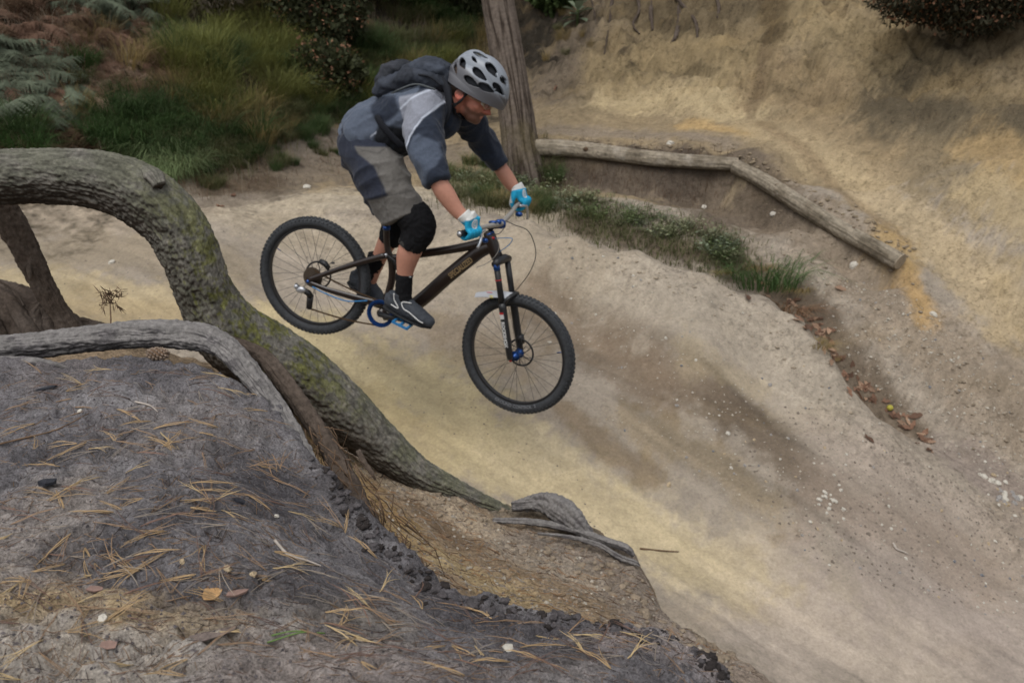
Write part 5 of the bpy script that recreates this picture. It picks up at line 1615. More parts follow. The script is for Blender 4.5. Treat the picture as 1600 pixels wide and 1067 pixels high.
M_rub = mat('tyre_rubber', lin(52, 54, 57), .75, noise=(40, .7, 1.35), bump=(180, .4, .002), spec=.35)
M_rim = mat('rim_black', lin(34, 34, 36), .45, spec=.5)
M_spoke = mat('spoke_steel', lin(70, 70, 72), .4, metallic=.6)
M_frame = mat('frame_paint', lin(37, 28, 24), .3, spec=.6, noise=(14, .85, 1.2))
M_blk = mat('black_metal', lin(32, 32, 34), .42, spec=.5)
M_blue = mat('blue_anodised', lin(30, 70, 132), .3, metallic=.55, spec=.6)
M_cyan = mat('cyan_part', lin(48, 116, 168), .4)
M_silver = mat('silver_metal', lin(176, 178, 182), .35, metallic=.7)
M_grybar = mat('grey_bar', lin(150, 146, 140), .45, metallic=.2)
M_chain = mat('chain_metal', lin(92, 74, 56), .5, metallic=.5)
M_cass = mat('cassette_metal', lin(96, 86, 76), .45, metallic=.7)
M_white = mat('white_print', lin(196, 196, 194), .5)
M_gold = mat('gold_print', lin(150, 128, 94), .5)
M_red = mat('red_part', lin(170, 42, 46), .45)
M_yel = mat('yellow_sticker', lin(214, 200, 50), .5)
M_fend = mat('fender_plastic', lin(186, 188, 192), .45)
M_gltxt = mat('tyre_print', lin(112, 114, 118), .6)

bike = thing('mountain_bike', 'dark brown full-suspension mountain bike with blue parts flying nose-down above the sandy track', 'bicycle', loc=V3(pl(600, 486)))
BLOC = np.array(pl(600, 486))


def bpart(mb, name, m, parent=None, smooth=True):
    me = mb.mesh(name, smooth) if isinstance(mb, MB) else mb
    recalc(me)
    o = link(name, me, m, parent or bike)
    # geometry is written in world metres; keep it there under the moved root
    off = -BLOC if (parent is None or parent is bike) else np.zeros(3)
    if off.any():
        co = get_co(me) + off; me.vertices.foreach_set('co', co.astype(np.float32).ravel()); me.update()
    else:
        co = get_co(me) - BLOC; me.vertices.foreach_set('co', co.astype(np.float32).ravel()); me.update()
    return o


def text_mesh(s, size, bold=0.0, extrude=.0008, space=1.0):
    cu = bpy.data.curves.new('lettering', 'FONT'); cu.body = s; cu.size = size; cu.extrude = extrude; cu.offset = bold; cu.space_character = space
    cu.resolution_u = 3
    o = bpy.data.objects.new('tmp', cu); COL.objects.link(o)
    dg = bpy.context.evaluated_depsgraph_get()
    me = bpy.data.meshes.new_from_object(o.evaluated_get(dg))
    bpy.data.objects.remove(o); bpy.data.curves.remove(cu)
    return me


def place_text(s, size, origin, xdir, ydir, m, name, bold=0, parent=None, center=True, sx=1.0):
    me = text_mesh(s, size, bold); co = get_co(me)
    if center: co[:, 0] -= (co[:, 0].max() + co[:, 0].min()) / 2; co[:, 1] -= (co[:, 1].max() + co[:, 1].min()) / 2
    xd = np.array(xdir) / np.linalg.norm(xdir); yd = np.array(ydir) / np.linalg.norm(ydir); zd = np.cross(xd, yd)
    w = np.array(origin) + co[:, :1] * sx * xd + co[:, 1:2] * yd + co[:, 2:3] * zd
    me.vertices.foreach_set('co', w.astype(np.float32).ravel()); me.update(); me.materials.clear()
    o = link(name, me, m, parent or bike)
    co = get_co(me) - BLOC; me.vertices.foreach_set('co', co.astype(np.float32).ravel()); me.update()
    return o


def make_wheel(c, ax, R, front):
    ax = ax / np.linalg.norm(ax); e1 = np.cross(ax, BZ); e1 /= np.linalg.norm(e1)
    if e1[0] < 0: e1 = -e1
    e2 = BZ - ax * ax[2]; e2 /= np.linalg.norm(e2)
    W = bpy.data.objects.new('wheel', None); COL.objects.link(W); W.parent = bike; W.location = (0, 0, 0)
    rt = .029
    bpart(MB().ring(c, ax, R - rt - .003, rt, 96, 16, 1.0), 'tyre', M_rub, W)
    mb = MB()
    for i in range(84):
        a = 2 * math.pi * i / 84
        for j, off in enumerate((-1.0, -.42, .42, 1.0)):
            aa = a + (.5 if j in (0, 3) else 0) * 2 * math.pi / 84
            d = e1 * math.cos(aa) + e2 * math.sin(aa); t = -e1 * math.sin(aa) + e2 * math.cos(aa)
            n = d * math.cos(off) + ax * math.sin(off); b = -d * math.sin(off) + ax * math.cos(off)
            q = c + d * (R - rt - .003) + n * (rt + .0012)
            mb.box(q, t * (.0075 if j in (1, 2) else .006), b * .0052, n * .0035)
    bpart(mb, 'tread', M_rub, W, False)['kind'] = 'stuff'
    bpart(MB().disc(c, ax, R - .048, .026, 72, R - .071), 'rim', M_rim, W, False)
    for i in range(32):
        s = 1 if i % 2 else -1; a = 2 * math.pi * i / 32; ah = a + (1.15 if (i // 2) % 2 else -1.15)
        p0 = c + (e1 * math.cos(ah) + e2 * math.sin(ah)) * .024 + ax * s * .03
        p1 = c + (e1 * math.cos(a) + e2 * math.sin(a)) * (R - .068)
        bpart(MB().tube([p0, p1], .0011, 5, cap=False), 'spoke', M_spoke, W)
    mb = MB().tube([c - ax * .05, c - ax * .034, c - ax * .03, c - ax * .026, c + ax * .026, c + ax * .03, c + ax * .034, c + ax * .05],
                   [.012, .013, .03, .018, .018, .03, .013, .012], 20)
    bpart(mb, 'hub', M_blue if front else M_blk, W)
    # disc rotor on the far side
    q = c - ax * .046; mb = MB().disc(q, ax, .085, .002, 60, .074)
    for k in range(6):
        a = k * math.pi / 3; a2 = a + .5
        p0 = q + (e1 * math.cos(a) + e2 * math.sin(a)) * .02; p1 = q + (e1 * math.cos(a2) + e2 * math.sin(a2)) * .076
        mb.tube([p0, (p0 + p1) / 2 + (e1 * math.cos(a) + e2 * math.sin(a)) * .005, p1], .0028, 5)
        mb.ell(q + (e1 * math.cos(a2) + e2 * math.sin(a2)) * .078, e1 * .007, e2 * .007, ax * .002, 8, 5)
    bpart(mb, 'brake_disc', M_blk, W)
    d = e1 * math.cos(.2) + e2 * math.sin(.2) if front else e1 * math.cos(2.55) + e2 * math.sin(2.55)
    bpart(MB().tube([c + d * (R - .07), c + d * (R - .105)], .0032, 6), 'valve', M_blue, W)
    return W, e1, e2


RC = pl(492, 432); FC = pl(808, 554); WR = .36
ST = math.radians(-12)
NF = rotz(BN, ST); HFw = rotz(BH, ST)
rw, _, _ = make_wheel(RC, BN, WR, False)
fw, fe1, fe2 = make_wheel(FC, NF, WR, True)


def arc_text(s, size, c, ax, e1, e2, Rt, th0, m, parent, side):
    me = text_mesh(s, size, .0006); co = get_co(me); w = co[:, 0].max()
    th = th0 + (co[:, 0] - w / 2) / Rt; r = Rt - co[:, 1] + size * .3
    q = c + (e1[None] * np.cos(th)[:, None] + e2[None] * np.sin(th)[:, None]) * r[:, None] + ax * (side + co[:, 2:3])
    q = q - BLOC
    me.vertices.foreach_set('co', q.astype(np.float32).ravel()); me.update(); me.materials.clear()
    return link('lettering', me, m, parent)


arc_text('GROUND CONTROL  2', .026, FC, NF, fe1, fe2, .313, math.radians(-90), M_gltxt, fw, .0268)
# cassette, chainring, chain
cz = RC + BN * .032
mb = MB()
for k in range(8):
    mb.disc(RC + BN * (.026 + .0038 * k), BN, .062 - .0055 * k, .0022, 36)
bpart(mb, 'cassette', M_cass, None, False)['kind'] = 'stuff'
BB = pl(600, 486)
crc = BB + BN * .05
bpart(MB().disc(crc, BN, .083, .004, 44, .060), 'chainring', M_blue, None, False)
mb = MB().disc(crc + BN * .006, BN, .084, .005, 44, .070)
for k in range(0):
    a = k * math.pi / 2 + .4; d = BH * math.cos(a) + BZ * math.sin(a)
    mb.tube([crc, crc + d * .07], .009, 6)
    mb.disc(crc + d * .066 + BN * .006, BN, .007, .01, 10)
bpart(mb, 'bash_guard', M_blue, None, False)
bpart(MB().tube([BB - BN * .05, BB + BN * .05], .025, 20), 'bottom_bracket', M_frame)
ax = cz
dro = RC + BN * .05 + pl(482, 474) - RC; DJ = pl(480, 474, .06)
top1 = cz + BZ * .05 + BH * .01; top2 = crc + BZ * .076 - BH * .01
bot1 = pl(484, 482, .055); bot2 = crc - BZ * .076 - BH * .02
mb = MB()
for (a, b) in ((top1, top2), (bot1, bot2)):
    n = 34
    for k in range(n):
        q = a + (b - a) * (k + .5) / n + np.array([0, 0, -.012 * math.sin(math.pi * (k + .5) / n)]); d = (b - a) / np.linalg.norm(b - a)
        mb.box(q, d * .0062, np.cross(d, BN) * .0042, BN * (.0035 if k % 2 else .0022))
bpart(mb, 'chain', M_chain, None, False)['kind'] = 'stuff'
# cranks and pedals
pedR = pl(632, 503, .12); pedL = pl(566, 468, -.12)
bpart(MB().tube([BB + BN * .07, BB * .5 + pedR * .5 + BN * .025, pedR - BN * .03], [.017, .013, .015], 10), 'crank', M_blk)
bpart(MB().tube([BB - BN * .07, BB * .5 + pedL * .5 - BN * .025, pedL + BN * .03], [.017, .013, .015], 10), 'crank', M_blk)
td = (pl(677, 518, .12) - pl(606, 484, .12)); td /= np.linalg.norm(td); tu = np.cross(td, BN); tu = tu if tu[2] > 0 else -tu
for pc_, nm in ((pedR, 'pedal'), (pedL, 'pedal')):
    s = 1 if pc_ is pedR else -1
    c = pc_ + BN * s * .03
    mb = MB()
    mb.box(c + td * .045, td * .006, BN * .045, tu * .007); mb.box(c - td * .045, td * .006, BN * .045, tu * .007)
    mb.box(c + BN * .042, td * .045, BN * .005, tu * .006); mb.box(c - BN * .042, td * .045, BN * .005, tu * .006); mb.tube([c - BN * .045, c + BN * .045], .009, 8)
    bpart(mb, nm, M_cyan, None, False)
# frame
def tb(pts, rad, n=14): return MB().tube([pl(*p) for p in pts], rad, n, lat=BN)
def ctb(pts, n=14, per=6):
    rows = np.array([np.r_[pl(p[0], p[1], p[2] if len(p) > 4 else 0), p[-2], p[-1]] for p in pts]); c = crom(rows, per)
    return MB().tube([q[:3] for q in c], [(q[3], q[4]) for q in c], n, lat=BN)


bpart(ctb([(600,492,.03,.035),(628,488,.028,.036),(657,470,.026,.041),(699,433,.026,.041),(736,403,.027,.041),(752,392,.028,.038),(772,383,.026,.034)], 18), 'down_tube', M_frame)
bpart(ctb([(610,404,.018,.022),(657,397,.02,.023),(710,389,.022,.024),(748,381,.024,.027),(767,374,.024,.03)], 18), 'top_tube', M_frame)
bpart(ctb([(604,356,.017,.018),(605,385,.017,.018),(612,412,.018,.021),(612,438,.018,.022),(604,468,.02,.022),(601,484,.024,.024)], 16), 'seat_tube', M_frame)
bpart(ctb([(762,362,.026,.026),(766,372,.033,.036),(774,396,.031,.033),(777,405,.028,.028)], 18), 'head_tube', M_frame)
bpart(ctb([(735,404,.014,.014),(745,397,.016,.018),(752,389,.014,.016)], 12), 'gusset', M_frame)
for s in (1, -1):
    o = .06 * s
    bpart(ctb([(603,399,.035*s,.011,.017),(560,411,.045*s,.011,.017),(520,424,o,.010,.015),(481,438,.066*s,.010,.015)], 12), 'seat_stay', M_frame)
    bpart(ctb([(600,474,.035*s,.012,.02),(578,471,.045*s,.012,.021),(548,463,o,.011,.019),(510,452,.062*s,.010,.016),(483,441,.066*s,.009,.012)], 12), 'chain_stay', M_frame)
    bpart(ctb([(603,399,.03*s,.006,.012),(616,408,.03*s,.006,.011),(621,418,.03*s,.006,.010)], 10), 'rocker_link', M_blk)
    bpart(MB().disc(pl(481, 440, .07 * s), BN, .011, .012, 16), 'dropout', M_blue if s > 0 else M_blk)
bpart(MB().disc(pl(603, 399, .04), BN, .011, .01, 16), 'pivot_bolt', M_silver)
bpart(ctb([(620,415,.018,.02),(640,440,.018,.02)], 12), 'shock', M_blk)
bpart(ctb([(574,470,.075,.003,.004),(540,470,.075,.003,.004),(505,457,.075,.003,.004),(488,448,.075,.003,.004)], 8), 'cable_run', M_cyan)
# seat, post, clamp
bpart(ctb([(604,358,.016,.016),(602,344,.014,.014),(599,330,.014,.014)], 14), 'seat_post', M_blk)
bpart(MB().tube([pl(604, 359), pl(604, 353)], .022, 18), 'seat_clamp', M_blue)
sd = MB(); rows = [pl(594, 334), pl(602, 334), pl(616, 336), pl(632, 340), pl(648, 344)]
sd.tube(rows, [(.055, .014), (.072, .022), (.05, .02), (.025, .016), (.018, .010)], 16, lat=BN)
bpart(sd, 'saddle', M_blk)
# derailleur and rear brake
bpart(MB().ell(pl(470, 453, .09), BH * .033, BZ * .022, BN * .015, 12, 8).ell(pl(463, 448, .095), BH * .016, BZ * .016, BN * .012, 10, 6), 'derailleur', M_silver)
mb = MB().tube([pl(472, 452, .08), pl(482, 458, .07), pl(485, 463, .06)], [.016, .02, .018], 10); mb.tube([pl(485, 460, .06), pl(483, 480, .06)], [(.009, .022), (.009, .02)], 8, lat=BN)
mb.disc(pl(485, 463, .06), BN, .019, .006, 14); mb.disc(pl(483, 479, .06), BN, .019, .006, 14)
bpart(mb, 'derailleur_cage', M_blk)
bpart(MB().tube([pl(462, 443, .09), pl(470, 450, .09)], .006, 8), 'derailleur_arm', M_blk)
mb = MB().tube([pl(500, 408, -.05), pl(508, 412, -.05), pl(514, 420, -.05)], [.016, .018, .014], 10).ell(pl(520, 411, -.05), BH * .014, BZ * .007, BN * .01, 8, 6)
bpart(mb, 'rear_brake', M_blk)
# fork
crown = pl(784, 409)
lowmid = FC
for s in (1, -1):
    a = crown + NF * .066 * s; b = FC + NF * .068 * s - HFw * .012
    mid = a + (b - a) * .44
    bpart(MB().tube([a + (a - b) * .02, mid], .0175, 16), 'stanchion', M_blk)
    lw = bpart(MB().tube([mid - (b - a) * .03, mid + (b - a) * .02, a + (b - a) * .8, b, b + (b - a) * .02], [.021, .0225, .0215, .018, .013], 18), 'fork_leg', M_blk)
    if s > 0:
        q = a + (b - a) * .16; d = (b - a) / np.linalg.norm(b - a)
        bpart(MB().tube([q, q + d * .006], .0195, 18), 'red_ring', M_red)
        q = a + (b - a) * .0; bpart(MB().tube([q + d * .0, q + d * .035], .0195, 18), 'blue_ring', M_blue)
        nrm = NF - d * NF.dot(d); nrm /= np.linalg.norm(nrm); yd = np.cross(nrm, d)
        tl = a + (b - a) * .74 + nrm * .0222
        place_text('ROCKSHOX', .026, tl, d, yd if yd.dot(BH) > 0 else -yd, M_white, 'lettering', .0012, lw, sx=1.05)
        q = a + (b - a) * .54 + nrm * .0222; bpart(MB().box(q, d * .017, yd * .012, nrm * .0008), 'decal', M_white, lw, False)
        q = a + (b - a) * .51 + nrm * .0228; bpart(MB().box(q, d * .006, yd * .012, nrm * .0008), 'decal', M_red, lw, False)
        bpart(MB().tube([b + d * .01, b + d * .022], .008, 10), 'axle_lever', M_red)
bpart(MB().tube([crown + NF * .085, crown + NF * .04 + BZ * .012, crown - NF * .04 + BZ * .012, crown - NF * .085], [.02, .025, .025, .02], 14), 'fork_crown', M_blk)
bpart(MB().tube([pl(763, 360), crown + BZ * .01], .017, 14), 'steerer', M_blk)
am = crown + (FC - crown) * .42
bpart(MB().tube(list(crom([am + NF * .066, am + NF * .055 + BZ * .035 + HFw * .03, am + BZ * .05 + HFw * .045, am - NF * .055 + BZ * .035 + HFw * .03, am - NF * .066], 5)), [.012] * 21, 10), 'fork_brace', M_blk)
bpart(MB().tube([FC - NF * .068 + BZ * .05, FC - NF * .06 + BZ * .1 - HFw * .01], [.017, .02], 10), 'front_brake', M_blk)
# mudguard above the front tyre
tp = crown + (FC - crown) * .40
fn = []
mg = MB(); V = []; F = []
g0 = pl(744, 457); g1 = pl(802, 458)
for i in range(8):
    t = i / 7; c = g0 + (g1 - g0) * t + BZ * .012 * math.sin(math.pi * t); w = .018 + .045 * min(1, t * 2.2) * (1 - .25 * t)
    for k in range(5):
        s = k / 2 - 1; V.append(c + NF * w * s - BZ * .022 * s * s)
    if i:
        for k in range(4): o = 5 * (i - 1) + k; F.append((o, o + 1, o + 6, o + 5))
n0 = len(V); V += [q - BZ * .003 for q in V]; F += [tuple(n0 + x for x in f[::-1]) for f in F]
bpart(MB().add(V, F), 'mudguard', M_fend)
bpart(MB().ell(pl(768, 464, .05), BH * .017, BZ * .008, BN * .003, 10, 6), 'sticker', M_yel)
bpart(MB().ell(pl(765, 457, .052), BH * .02, BZ * .004, BN * .002, 10, 6), 'sticker', mat('pink_sticker', lin(206, 130, 134), .5))
# cockpit
bars = [(718,366,.38),(745,358,.25),(760,354,.14),(783,350,.02),(798,334,-.1),(806,322,-.2),(822,312,-.38)]
bpart(MB().tube([pl(*p) for p in bars], [.0112, .0115, .013, .0165, .013, .0115, .0112], 14), 'handlebar', M_grybar)
GR_ = pl(718, 366, .38), pl(744, 358.5, .255); GL_ = pl(822, 312, -.38), pl(808, 320, -.25)
for g in (GR_, GL_):
    bpart(MB().tube([g[0], g[0] + (g[1] - g[0]) * .05, g[1]], [.019, .0165, .0165], 16), 'grip', M_blk)
    bpart(MB().disc(g[0] + (g[0] - g[1]) * .02, g[0] - g[1], .014, .006, 16), 'grip_cap', M_silver)
bpart(MB().tube([pl(765, 358), pl(768, 352), pl(783, 350)], [.022, .024, .024], 14), 'stem', M_blk)
bpart(MB().tube([pl(783, 350, .025), pl(783, 350, -.03)], .027, 16), 'stem_clamp', M_blue)
bpart(MB().tube([pl(764, 364), pl(766, 368)], .03, 18), 'headset', M_blue)
bpart(MB().tube([pl(768, 371, .02), pl(773, 373, .02)], .008, 8), 'cable_end', M_red)
mb = MB().ell(pl(770, 347, .08), BH * .025, BZ * .009, BN * .012, 12, 8).ell(pl(779, 347, .05), BH * .018, BZ * .016, BN * .014, 12, 8)
bpart(mb, 'brake_reservoir', M_blue)
bpart(MB().ell(pl(811, 335, -.2), BH * .022, BZ * .016, BN * .014, 12, 8), 'brake_reservoir', M_blue)
bpart(MB().ell(pl(758, 376, .2), BH * .018, BZ * .014, BN * .012, 12, 8), 'shifter', M_blue)
bpart(MB().tube(list(crom([pl(757, 360, .2), pl(752, 364, .25), pl(751, 376, .29), pl(746, 388, .31)], 4)), [.008] * 13, 8), 'brake_lever', M_silver)
bpart(MB().tube(list(crom([pl(812, 322, -.22), pl(822, 322, -.27), pl(824, 332, -.3), pl(824, 342, -.32)], 4)), [.008] * 13, 8), 'brake_lever', M_silver)


def cable(pts, r, m, name='cable'):
    rows = crom(np.array([pl(*p) for p in pts]), 8); bpart(MB().tube(list(rows), r, 6), name, m)


cable([(772,373,.02),(786,372,.03),(800,373,.04),(796,382,.03),(784,391,.02),(776,396,0)], .0022, M_cyan)
cable([(790,345,.05),(805,352,.04),(824,360,.02),(834,378,0),(837,400,-.02),(828,425,-.03),(812,447,-.04),(803,457,-.05)], .0024, M_blk)
cable([(803,457,-.05),(800,480,-.07),(802,510,-.08),(808,535,-.08)], .0024, M_blk)
cable([(760,362,.1),(778,366,.08),(790,354,.02)], .0024, M_blk)
cable([(776,372,.05),(780,386,.04),(774,400,.04),(760,412,.035),(744,418,.033)], .0026, M_grybar)
# lettering on the down tube
a, b = pl(699, 434, 0), pl(738, 403, 0)
ta, tb_ = pl(697, 436, .028), pl(742, 401, .028)
place_text('SPECIALIZED', .047, (ta + tb_) / 2 + BN * .0, tb_ - ta, np.cross(BN, tb_ - ta) * (1 if np.cross(BN, tb_ - ta)[2] > 0 else -1), M_gold, 'lettering', .0006, None, sx=.64)
# ------------------------------------------------------------------ rider
rider = thing('person', 'crouching man in grey and navy riding clothes with blue and white gloves steering the bike', 'person', loc=V3(pl(575, 240)))
RLOC = np.array(pl(575, 240))


def remesh(mb_list, voxel, it=6, fac=.5, name='m'):
    mb = MB()
    for q in mb_list: mb.add(q.v, q.f)
    me = mb.mesh('tmp'); recalc(me)
    o = bpy.data.objects.new('tmp', me); COL.objects.link(o)
    m = o.modifiers.new('r', 'REMESH'); m.mode = 'VOXEL'; m.voxel_size = voxel; m.use_smooth_shade = True
    s = o.modifiers.new('s', 'SMOOTH'); s.iterations = it; s.factor = fac
    dg = bpy.context.evaluated_depsgraph_get()
    out = bpy.data.meshes.new_from_object(o.evaluated_get(dg)); out.name = name
    bpy.data.objects.remove(o); bpy.data.meshes.remove(me)
    out.polygons.foreach_set('use_smooth', np.full(len(out.polygons), True, dtype=bool)); out.update()
    return out


def chain(pts, n=20, per=5, ends=True, base=None):
    """rows u, v, o, half width across, half width in the plane"""
    rows = np.array([np.r_[pl(p[0], p[1], p[2]), p[3], p[4]] for p in pts]); c = crom(rows, per)
    mb = MB().tube([q[:3] for q in c], [(max(q[3], .004), max(q[4], .004)) for q in c], n, lat=BN)
    if ends:
        for q in (c[0], c[-1]):
            r = min(q[3], q[4]); mb.ell(q[:3], BH * r, BZ * r, BN * r, 14, 8)
    return mb


def place(me, name, m, parent=None, base=None):
    b = RLOC if base is None else base
    me.materials.clear()
    co = get_co(me) - b; me.vertices.foreach_set('co', co.astype(np.float32).ravel()); me.update()
    return link(name, me, m, parent or rider)


def wrinkle(me, amp, f, stretch=None, seed=0.0):
    co = get_co(me); no = get_no(me); s = (co @ BH); z = co[:, 2]; o = co @ BN
    if stretch is None: q = np.c_[s, z, o]
    else:
        d = stretch / np.linalg.norm(stretch); along = co @ d; q = np.c_[co - along[:, None] * d * .72]
    w = 1.7 * (1 - np.abs(perlin3(q[:, 0] * f + seed, q[:, 1] * f, q[:, 2] * f)) * 1.6).clip(0, 1) ** 2.2 ; w2 = fbm3(q, f * .45, 2, .5, seed)
    co = co + no * (amp * (w - .25) + amp * .8 * w2)[:, None]
    me.vertices.foreach_set('co', co.astype(np.float32).ravel()); me.update()


def inpoly(co, poly, o):
    """soft membership of points in a panel outlined in the bike's side plane (along-heading, height)"""
    q = np.array([[pl(u, v, o) @ BH, pl(u, v, o)[2]] for u, v in poly])
    return -poly_sd(co @ BH, co[:, 2], q)


def line_d(co, pts, o):
    q = [np.array([pl(u, v, o) @ BH, pl(u, v, o)[2]]) for u, v in pts]
    return seg_dist(co @ BH, co[:, 2], q)


M_skin = mat('skin', attr=True, rough=.55, spec=.35, noise=(60, .93, 1.07), bump=(150, .15, .001))
M_skin.node_tree.nodes['Principled BSDF'].inputs['Subsurface Weight'].default_value = .08
M_skin.node_tree.nodes['Principled BSDF'].inputs['Subsurface Radius'].default_value = (.02, .008, .004)
M_cloth = mat('jersey_cloth', attr=True, rough=.9, noise=(90, .88, 1.12), bump=(260, .35, .0015), bump2=(22, .5, .008), sheen=.1, spec=.15)
M_blackc = mat('black_knit', lin(26, 26, 28), .95, noise=(200, .7, 1.3), bump=(400, .4, .001), spec=.15)

# head frame
HA = math.radians(-25)
hf = BH * math.cos(HA) + BZ * math.sin(HA); hu = -BH * math.sin(HA) + BZ * math.cos(HA)
HC = pl(728, 147, 0.0); HS = 1.14


def hp(x, y, z=0.0): return HC + (hf * x + hu * y + BN * z) * HS
def hell(x, y, z, rx, ry, rz, nu=20, nv=14): return MB().ell(hp(x, y, z), hf * rx * HS, hu * ry * HS, BN * rz * HS, nu, nv)


head = [hell(.012, .05, 0, .1, .088, .079, 32, 20), hell(.058, -.018, 0, .058, .078, .058, 28, 18), hell(.045, -.062, 0, .055, .034, .05, 24, 14), hell(.09, -.088, 0, .024, .020, .028),
        hell(.098, .024, 0, .018, .012, .042), hell(.106, -.058, 0, .013, .006, .024), hell(.104, -.069, 0, .012, .006, .021), hell(.106, -.038, .0, .012, .014, .018), hell(.07, -.075, 0, .045, .034, .045, 20, 12),
        MB().tube([hp(.108, .012), hp(.124, -.012), hp(.138, -.032), hp(.118, -.043)], [.009, .012, .0155, .010], 12),
        hell(.118, -.034, .012, .011, .009, .008), hell(.118, -.034, -.012, .011, .009, .008), hell(.078, -.022, .045, .022, .018, .014), hell(.078, -.022, -.045, .022, .018, .014)]
for s in (1, -1):
    head.append(MB().ell(hp(-.002, -.004, .081 * s), hf * .019 * HS, hu * .034 * HS, (BN * .008 - hf * .004 * s) * HS, 16, 10))
    head.append(MB().ring(hp(-.004, -.002, .086 * s), BN, .022, .0055, 24, 8))
neck = chain([(730,146,0,.060,.058),(720,156,0,.062,.062),(708,160,0,.066,.062),(688,164,0,.085,.075)], 22)
limbs = [chain([(600,205,0,.13,.11),(640,185,0,.14,.11),(680,168,0,.15,.10)], 24),
         chain([(672,168,.15,.06,.06),(668,195,.2,.055,.055),(672,235,.29,.045,.047),(681,268,.33,.046,.046),(687,288,.34,.047,.048),(696,303,.34,.046,.05),(711,325,.335,.036,.041),(722,337,.33,.031,.034),(728,342,.33,.026,.026)], 20),
         chain([(715,168,-.15,.06,.06),(738,195,-.21,.052,.055),(757,222,-.28,.042,.044),(778,255,-.33,.040,.040),(785,267,-.332,.042,.043),(795,282,-.335,.04,.043),(805,296,-.33,.029,.032),(810,300,-.325,.024,.024)], 20),
         chain([(575,235,.09,.09,.1),(600,275,.11,.09,.095),(630,318,.12,.075,.08),(652,350,.125,.055,.064),(648,375,.125,.058,.066),(638,398,.125,.060,.067),(633,425,.125,.045,.048),(631,450,.12,.038,.041),(632,470,.12,.036,.04)], 20),
         chain([(572,235,-.09,.09,.1),(592,275,-.11,.09,.09),(610,318,-.12,.07,.075),(618,345,-.125,.052,.06),(608,372,-.125,.055,.06),(594,400,-.125,.045,.046),(586,420,-.125,.037,.04),(578,440,-.125,.036,.04)], 20)]
body = remesh(head + [neck] + limbs, .0055, 5, .5, 'body')
co = get_co(body)
lx = (co - HC) @ hf / HS; ly = (co - HC) @ hu / HS; lz = np.abs((co - HC) @ BN) / HS
sk = np.tile(lin(178, 128, 108), (len(co), 1)); n_ = fbm3(co, 25, 3, .6, 2)
sk = sk * (1 + .10 * n_[:, None])
hd = (lx > -.12) & (ly > -.19) & ((ly > -.12) | (lx > .03)) & (ly < .16) & (lz < .11)
red = lin(186, 112, 92); face = hd.astype(float)[:, None] * .55
sk = sk * (1 - face) + face * red[None]
nose = (sstep(.1, .125, lx) * hd * (ly > -.05) * (ly < 0))[:, None] * .5
sk = sk * (1 - nose) + nose * lin(180, 92, 78)[None]
ear = ((lz > .076) & (np.abs(lx) < .03) & (np.abs(ly) < .04))[:, None] * .6
sk = sk * (1 - ear) + ear * lin(196, 104, 92)[None]
beard = sstep(-.030, -.048, ly + .02 * n_) * (lx > -.0) * hd * sstep(.02, .05, lx) * (1 - ((np.abs(ly + .0635) < .0075) & (lz < .02) & (lx > .1)))
beard = np.maximum(beard, ((ly > -.057) & (ly < -.040) & (lz < .03) & (lx > .095)) * .8 * hd)[:, None] * .88
sk = sk * (1 - beard) + beard * lin(74, 52, 42)[None]
stub = (hd * sstep(-.02, -.045, ly) * (lx > .02))[:, None] * .25
sk = sk * (1 - stub) + stub * lin(112, 80, 66)[None]
hr = (hd * sstep(.02, .035, ly + .25 * (lx < 0.02) * .1) * (lx < .075) * 1.0)[:, None]
side = ((lx < .012) & (ly > -.005) & (lz > .05) & hd)[:, None] * .8
hr = np.maximum(hr, side) * .85
sk = sk * (1 - hr) + hr * lin(62, 48, 40)[None]
set_col(body, sk)
place(body, 'body', M_skin)
for s in (1, -1):
    q = hell(.101, .004, .033 * s, .012, .012, .012, 14, 10).mesh('eye'); e = place(q, 'eye', mat('eye_white', lin(200, 196, 190), .3))
    q = hell(.1105, .003, .034 * s, .004, .006, .006, 10, 8).mesh('iris'); place(q, 'iris', mat('iris', lin(50, 40, 34), .2), e)
    q = MB().tube([hp(.108, .018, .018 * s), hp(.112, .023, .034 * s), hp(.104, .02, .052 * s)], [.004, .005, .003], 8).mesh('eyebrow'); place(q, 'eyebrow', mat('brow_hair', lin(70, 50, 40), .9))
hair = remesh([hell(-.022, .04, 0, .085, .082, .081, 24, 16)], .006, 3, .5, 'hair'); wrinkle(hair, .004, 60); place(hair, 'hair', mat('hair', lin(58, 46, 38), .8, noise=(150, .6, 1.5), bump=(200, .6, .003)))

# jersey
jt = chain([(560,212,0,.155,.10),(574,205,0,.168,.135),(598,200,0,.168,.150),(622,190,0,.168,.148),(650,174,0,.18,.145),(676,163,0,.185,.122),(690,161,0,.13,.09),(696,161,0,.09,.070)], 32)
belly = chain([(592,212,0,.14,.11),(620,207,0,.135,.122),(650,196,0,.13,.10),(690,188,0,.15,.085)], 24)
sleeveR = chain([(676,160,.13,.095,.09),(664,185,.19,.085,.098),(664,215,.25,.078,.088),(669,242,.30,.072,.078),(677,266,.33,.064,.068),(684,283,.342,.058,.064)], 24, ends=False)
sleeveL = chain([(712,166,-.13,.09,.085),(734,192,-.20,.075,.08),(752,217,-.27,.066,.070),(768,240,-.31,.06,.062),(781,258,-.33,.055,.058)], 24, ends=False)
collar = chain([(688,161,0,.1,.08),(695,161,0,.082,.068),(700,161,0,.072,.062)], 24, ends=False)
jersey = remesh([jt, belly, sleeveR, sleeveL, collar], .0065, 5, .5, 'jersey')
wrinkle(jersey, .011, 8.5, np.array(pl(690, 250) - pl(600, 170)), 4.0)
wrinkle(jersey, .005, 15, np.array(pl(700, 150) - pl(600, 230)), 8.0)
wrinkle(jersey, .0018, 30, None, 9.0)
